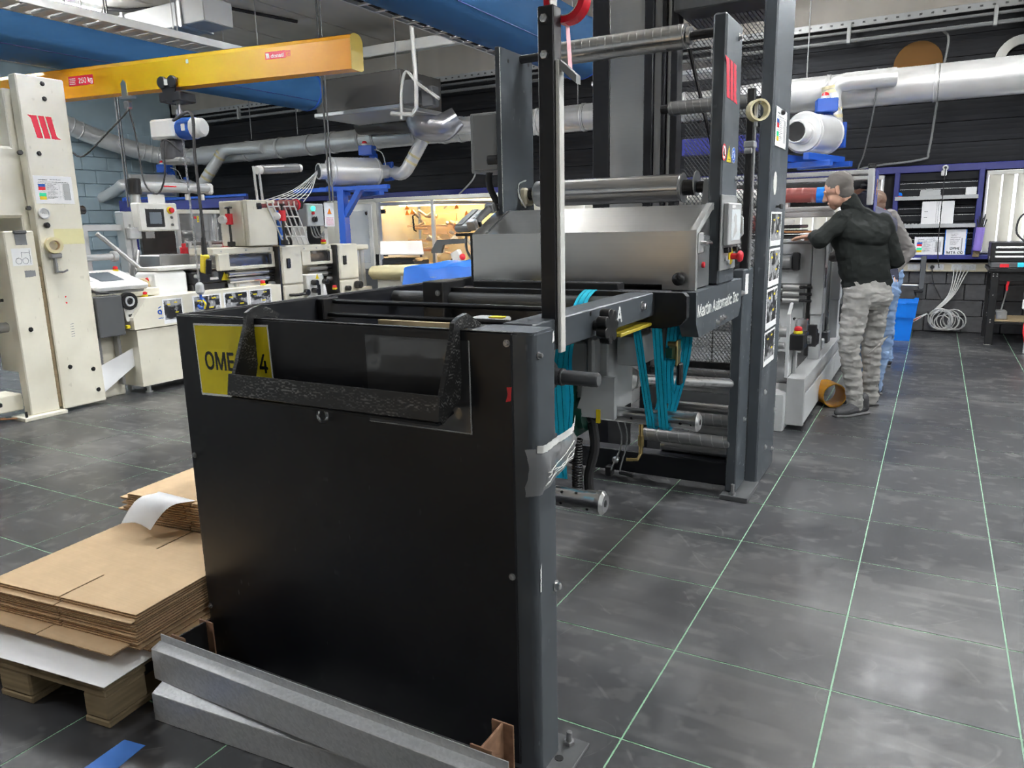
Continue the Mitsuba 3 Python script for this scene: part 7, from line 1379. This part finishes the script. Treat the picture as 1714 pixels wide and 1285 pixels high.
    hairfn(t, HP, HR)
    return t
def hair_short(m):
    def fn(t, P, R):
        h = MF.batch_boolean([ell(P(0, -.022, .034), .081, .094, .090, R), ell(P(0, -.035, -.02), .070, .064, .072, R)], m3.OpType.Add)
        cut = [ell(P(0, .095, -.045), .12, .085, .135, R), ell(P(.09, .0, -.02), .022, .036, .05, R), ell(P(-.09, .0, -.02), .022, .036, .05, R)]
        for c in cut: h = h - c
        part(t, 'hair', [fuse([h], .009, 3, .004, 90, 3)], m, smooth=True)
    return fn
def cap_dark(t, P, R):
    h = ell(P(0, -.016, .034), .088, .105, .092, R) - ell(P(0, .09, -.09), .14, .13, .105, R)
    part(t, 'cap', [fuse([h], .010, 3, .002, 60, 5), fuse([bone(P(.06, -.085, -.03), .02, P(-.06, -.085, -.03), .02)], .012, 3)], 'm_matblack', smooth=True)
# man in a dark fleece, leaning on the press with his left hand
J1p = dict(head=(.505, 4.175, 1.605), face=(-.93, .10, -.42), headup=(-.42, 0, .9), neck=(.615, 4.215, 1.475), chest=(.665, 4.235, 1.27), pelvis=(.735, 4.24, .93), lsh=(.555, 4.09, 1.395), rsh=(.795, 4.34, 1.37),
          lel=(.43, 3.955, 1.265), lwr=(.365, 4.20, 1.290), rel=(.90, 4.37, 1.10), rwr=(.68, 4.52, 1.06),
          lhip=(.685, 4.165, .90), rhip=(.79, 4.32, .90), lkn=(.655, 4.115, .50), rkn=(.785, 4.37, .50), lan=(.715, 4.135, .095), ran=(.795, 4.46, .095), lheel=(.80, 4.22, .0), ltoe=(.605, 3.985, .0), rheel=(.85, 4.52, 0), rtoe=(.60, 4.36, 0))
pm1 = person('grey haired person in a dark fleece and grey jeans, one hand on the grey press', J1p, 'm_greyjean', 'm_fleece', 'fleece', hair_short('m_greyhair'), {'l': ((-.95, .18, -.12), (0, .05, 1), 1.0, .12, .22, 1)}, seed=1)
# man in a navy vest behind him
J2p = dict(head=(.555, 4.95, 1.655), face=(-.85, .45, -.25), neck=(.625, 4.92, 1.50), chest=(.675, 4.90, 1.25), pelvis=(.755, 4.86, .91), lsh=(.52, 4.76, 1.40), rsh=(.80, 5.05, 1.40), rel=(.955, 5.06, 1.14), rwr=(.86, 4.94, .99), lel=(.52, 4.80, 1.15), lwr=(.42, 4.95, 1.1),
          lhip=(.72, 4.79, .88), rhip=(.805, 4.93, .88), lkn=(.72, 4.76, .48), rkn=(.835, 4.95, .48), lan=(.755, 4.76, .09), ran=(.80, 4.90, .09), lheel=(.84, 4.80, 0), ltoe=(.585, 4.70, 0), rheel=(.86, 4.93, 0), rtoe=(.60, 4.86, 0))
pm2 = person('person in a navy vest, grey sleeves and blue jeans behind the one in the fleece', J2p, 'm_bluejean', 'm_vest', 'vest', cap_dark, {'r': ((.25, -.10, -.6), (.8, .1, .3), .95, .5, .05, 1)}, sleeve='m_sleeve', seed=5)
# third man, hardly seen behind them
J3p = dict(head=(.60, 6.30, 1.535), face=(-.9, .35, -.2), neck=(.66, 6.32, 1.39), chest=(.69, 6.32, 1.20), pelvis=(.72, 6.32, .88), lsh=(.62, 6.14, 1.32), rsh=(.72, 6.50, 1.32), lel=(.60, 6.05, 1.08), lwr=(.48, 6.12, 1.05), rel=(.70, 6.6, 1.08), rwr=(.58, 6.5, 1.05),
          lhip=(.80, 6.24, .88), rhip=(.80, 6.41, .88), lkn=(.78, 6.23, .48), rkn=(.78, 6.42, .48), lan=(.80, 6.23, .09), ran=(.80, 6.42, .09), lheel=(.86, 6.23, 0), ltoe=(.60, 6.20, 0), rheel=(.86, 6.42, 0), rtoe=(.60, 6.42, 0))
pm3 = person('brown haired person almost hidden behind the one in the navy vest', J3p, 'm_bluejean', 'm_red', 'shirt', hair_short('m_brownhair'), {}, seed=8)
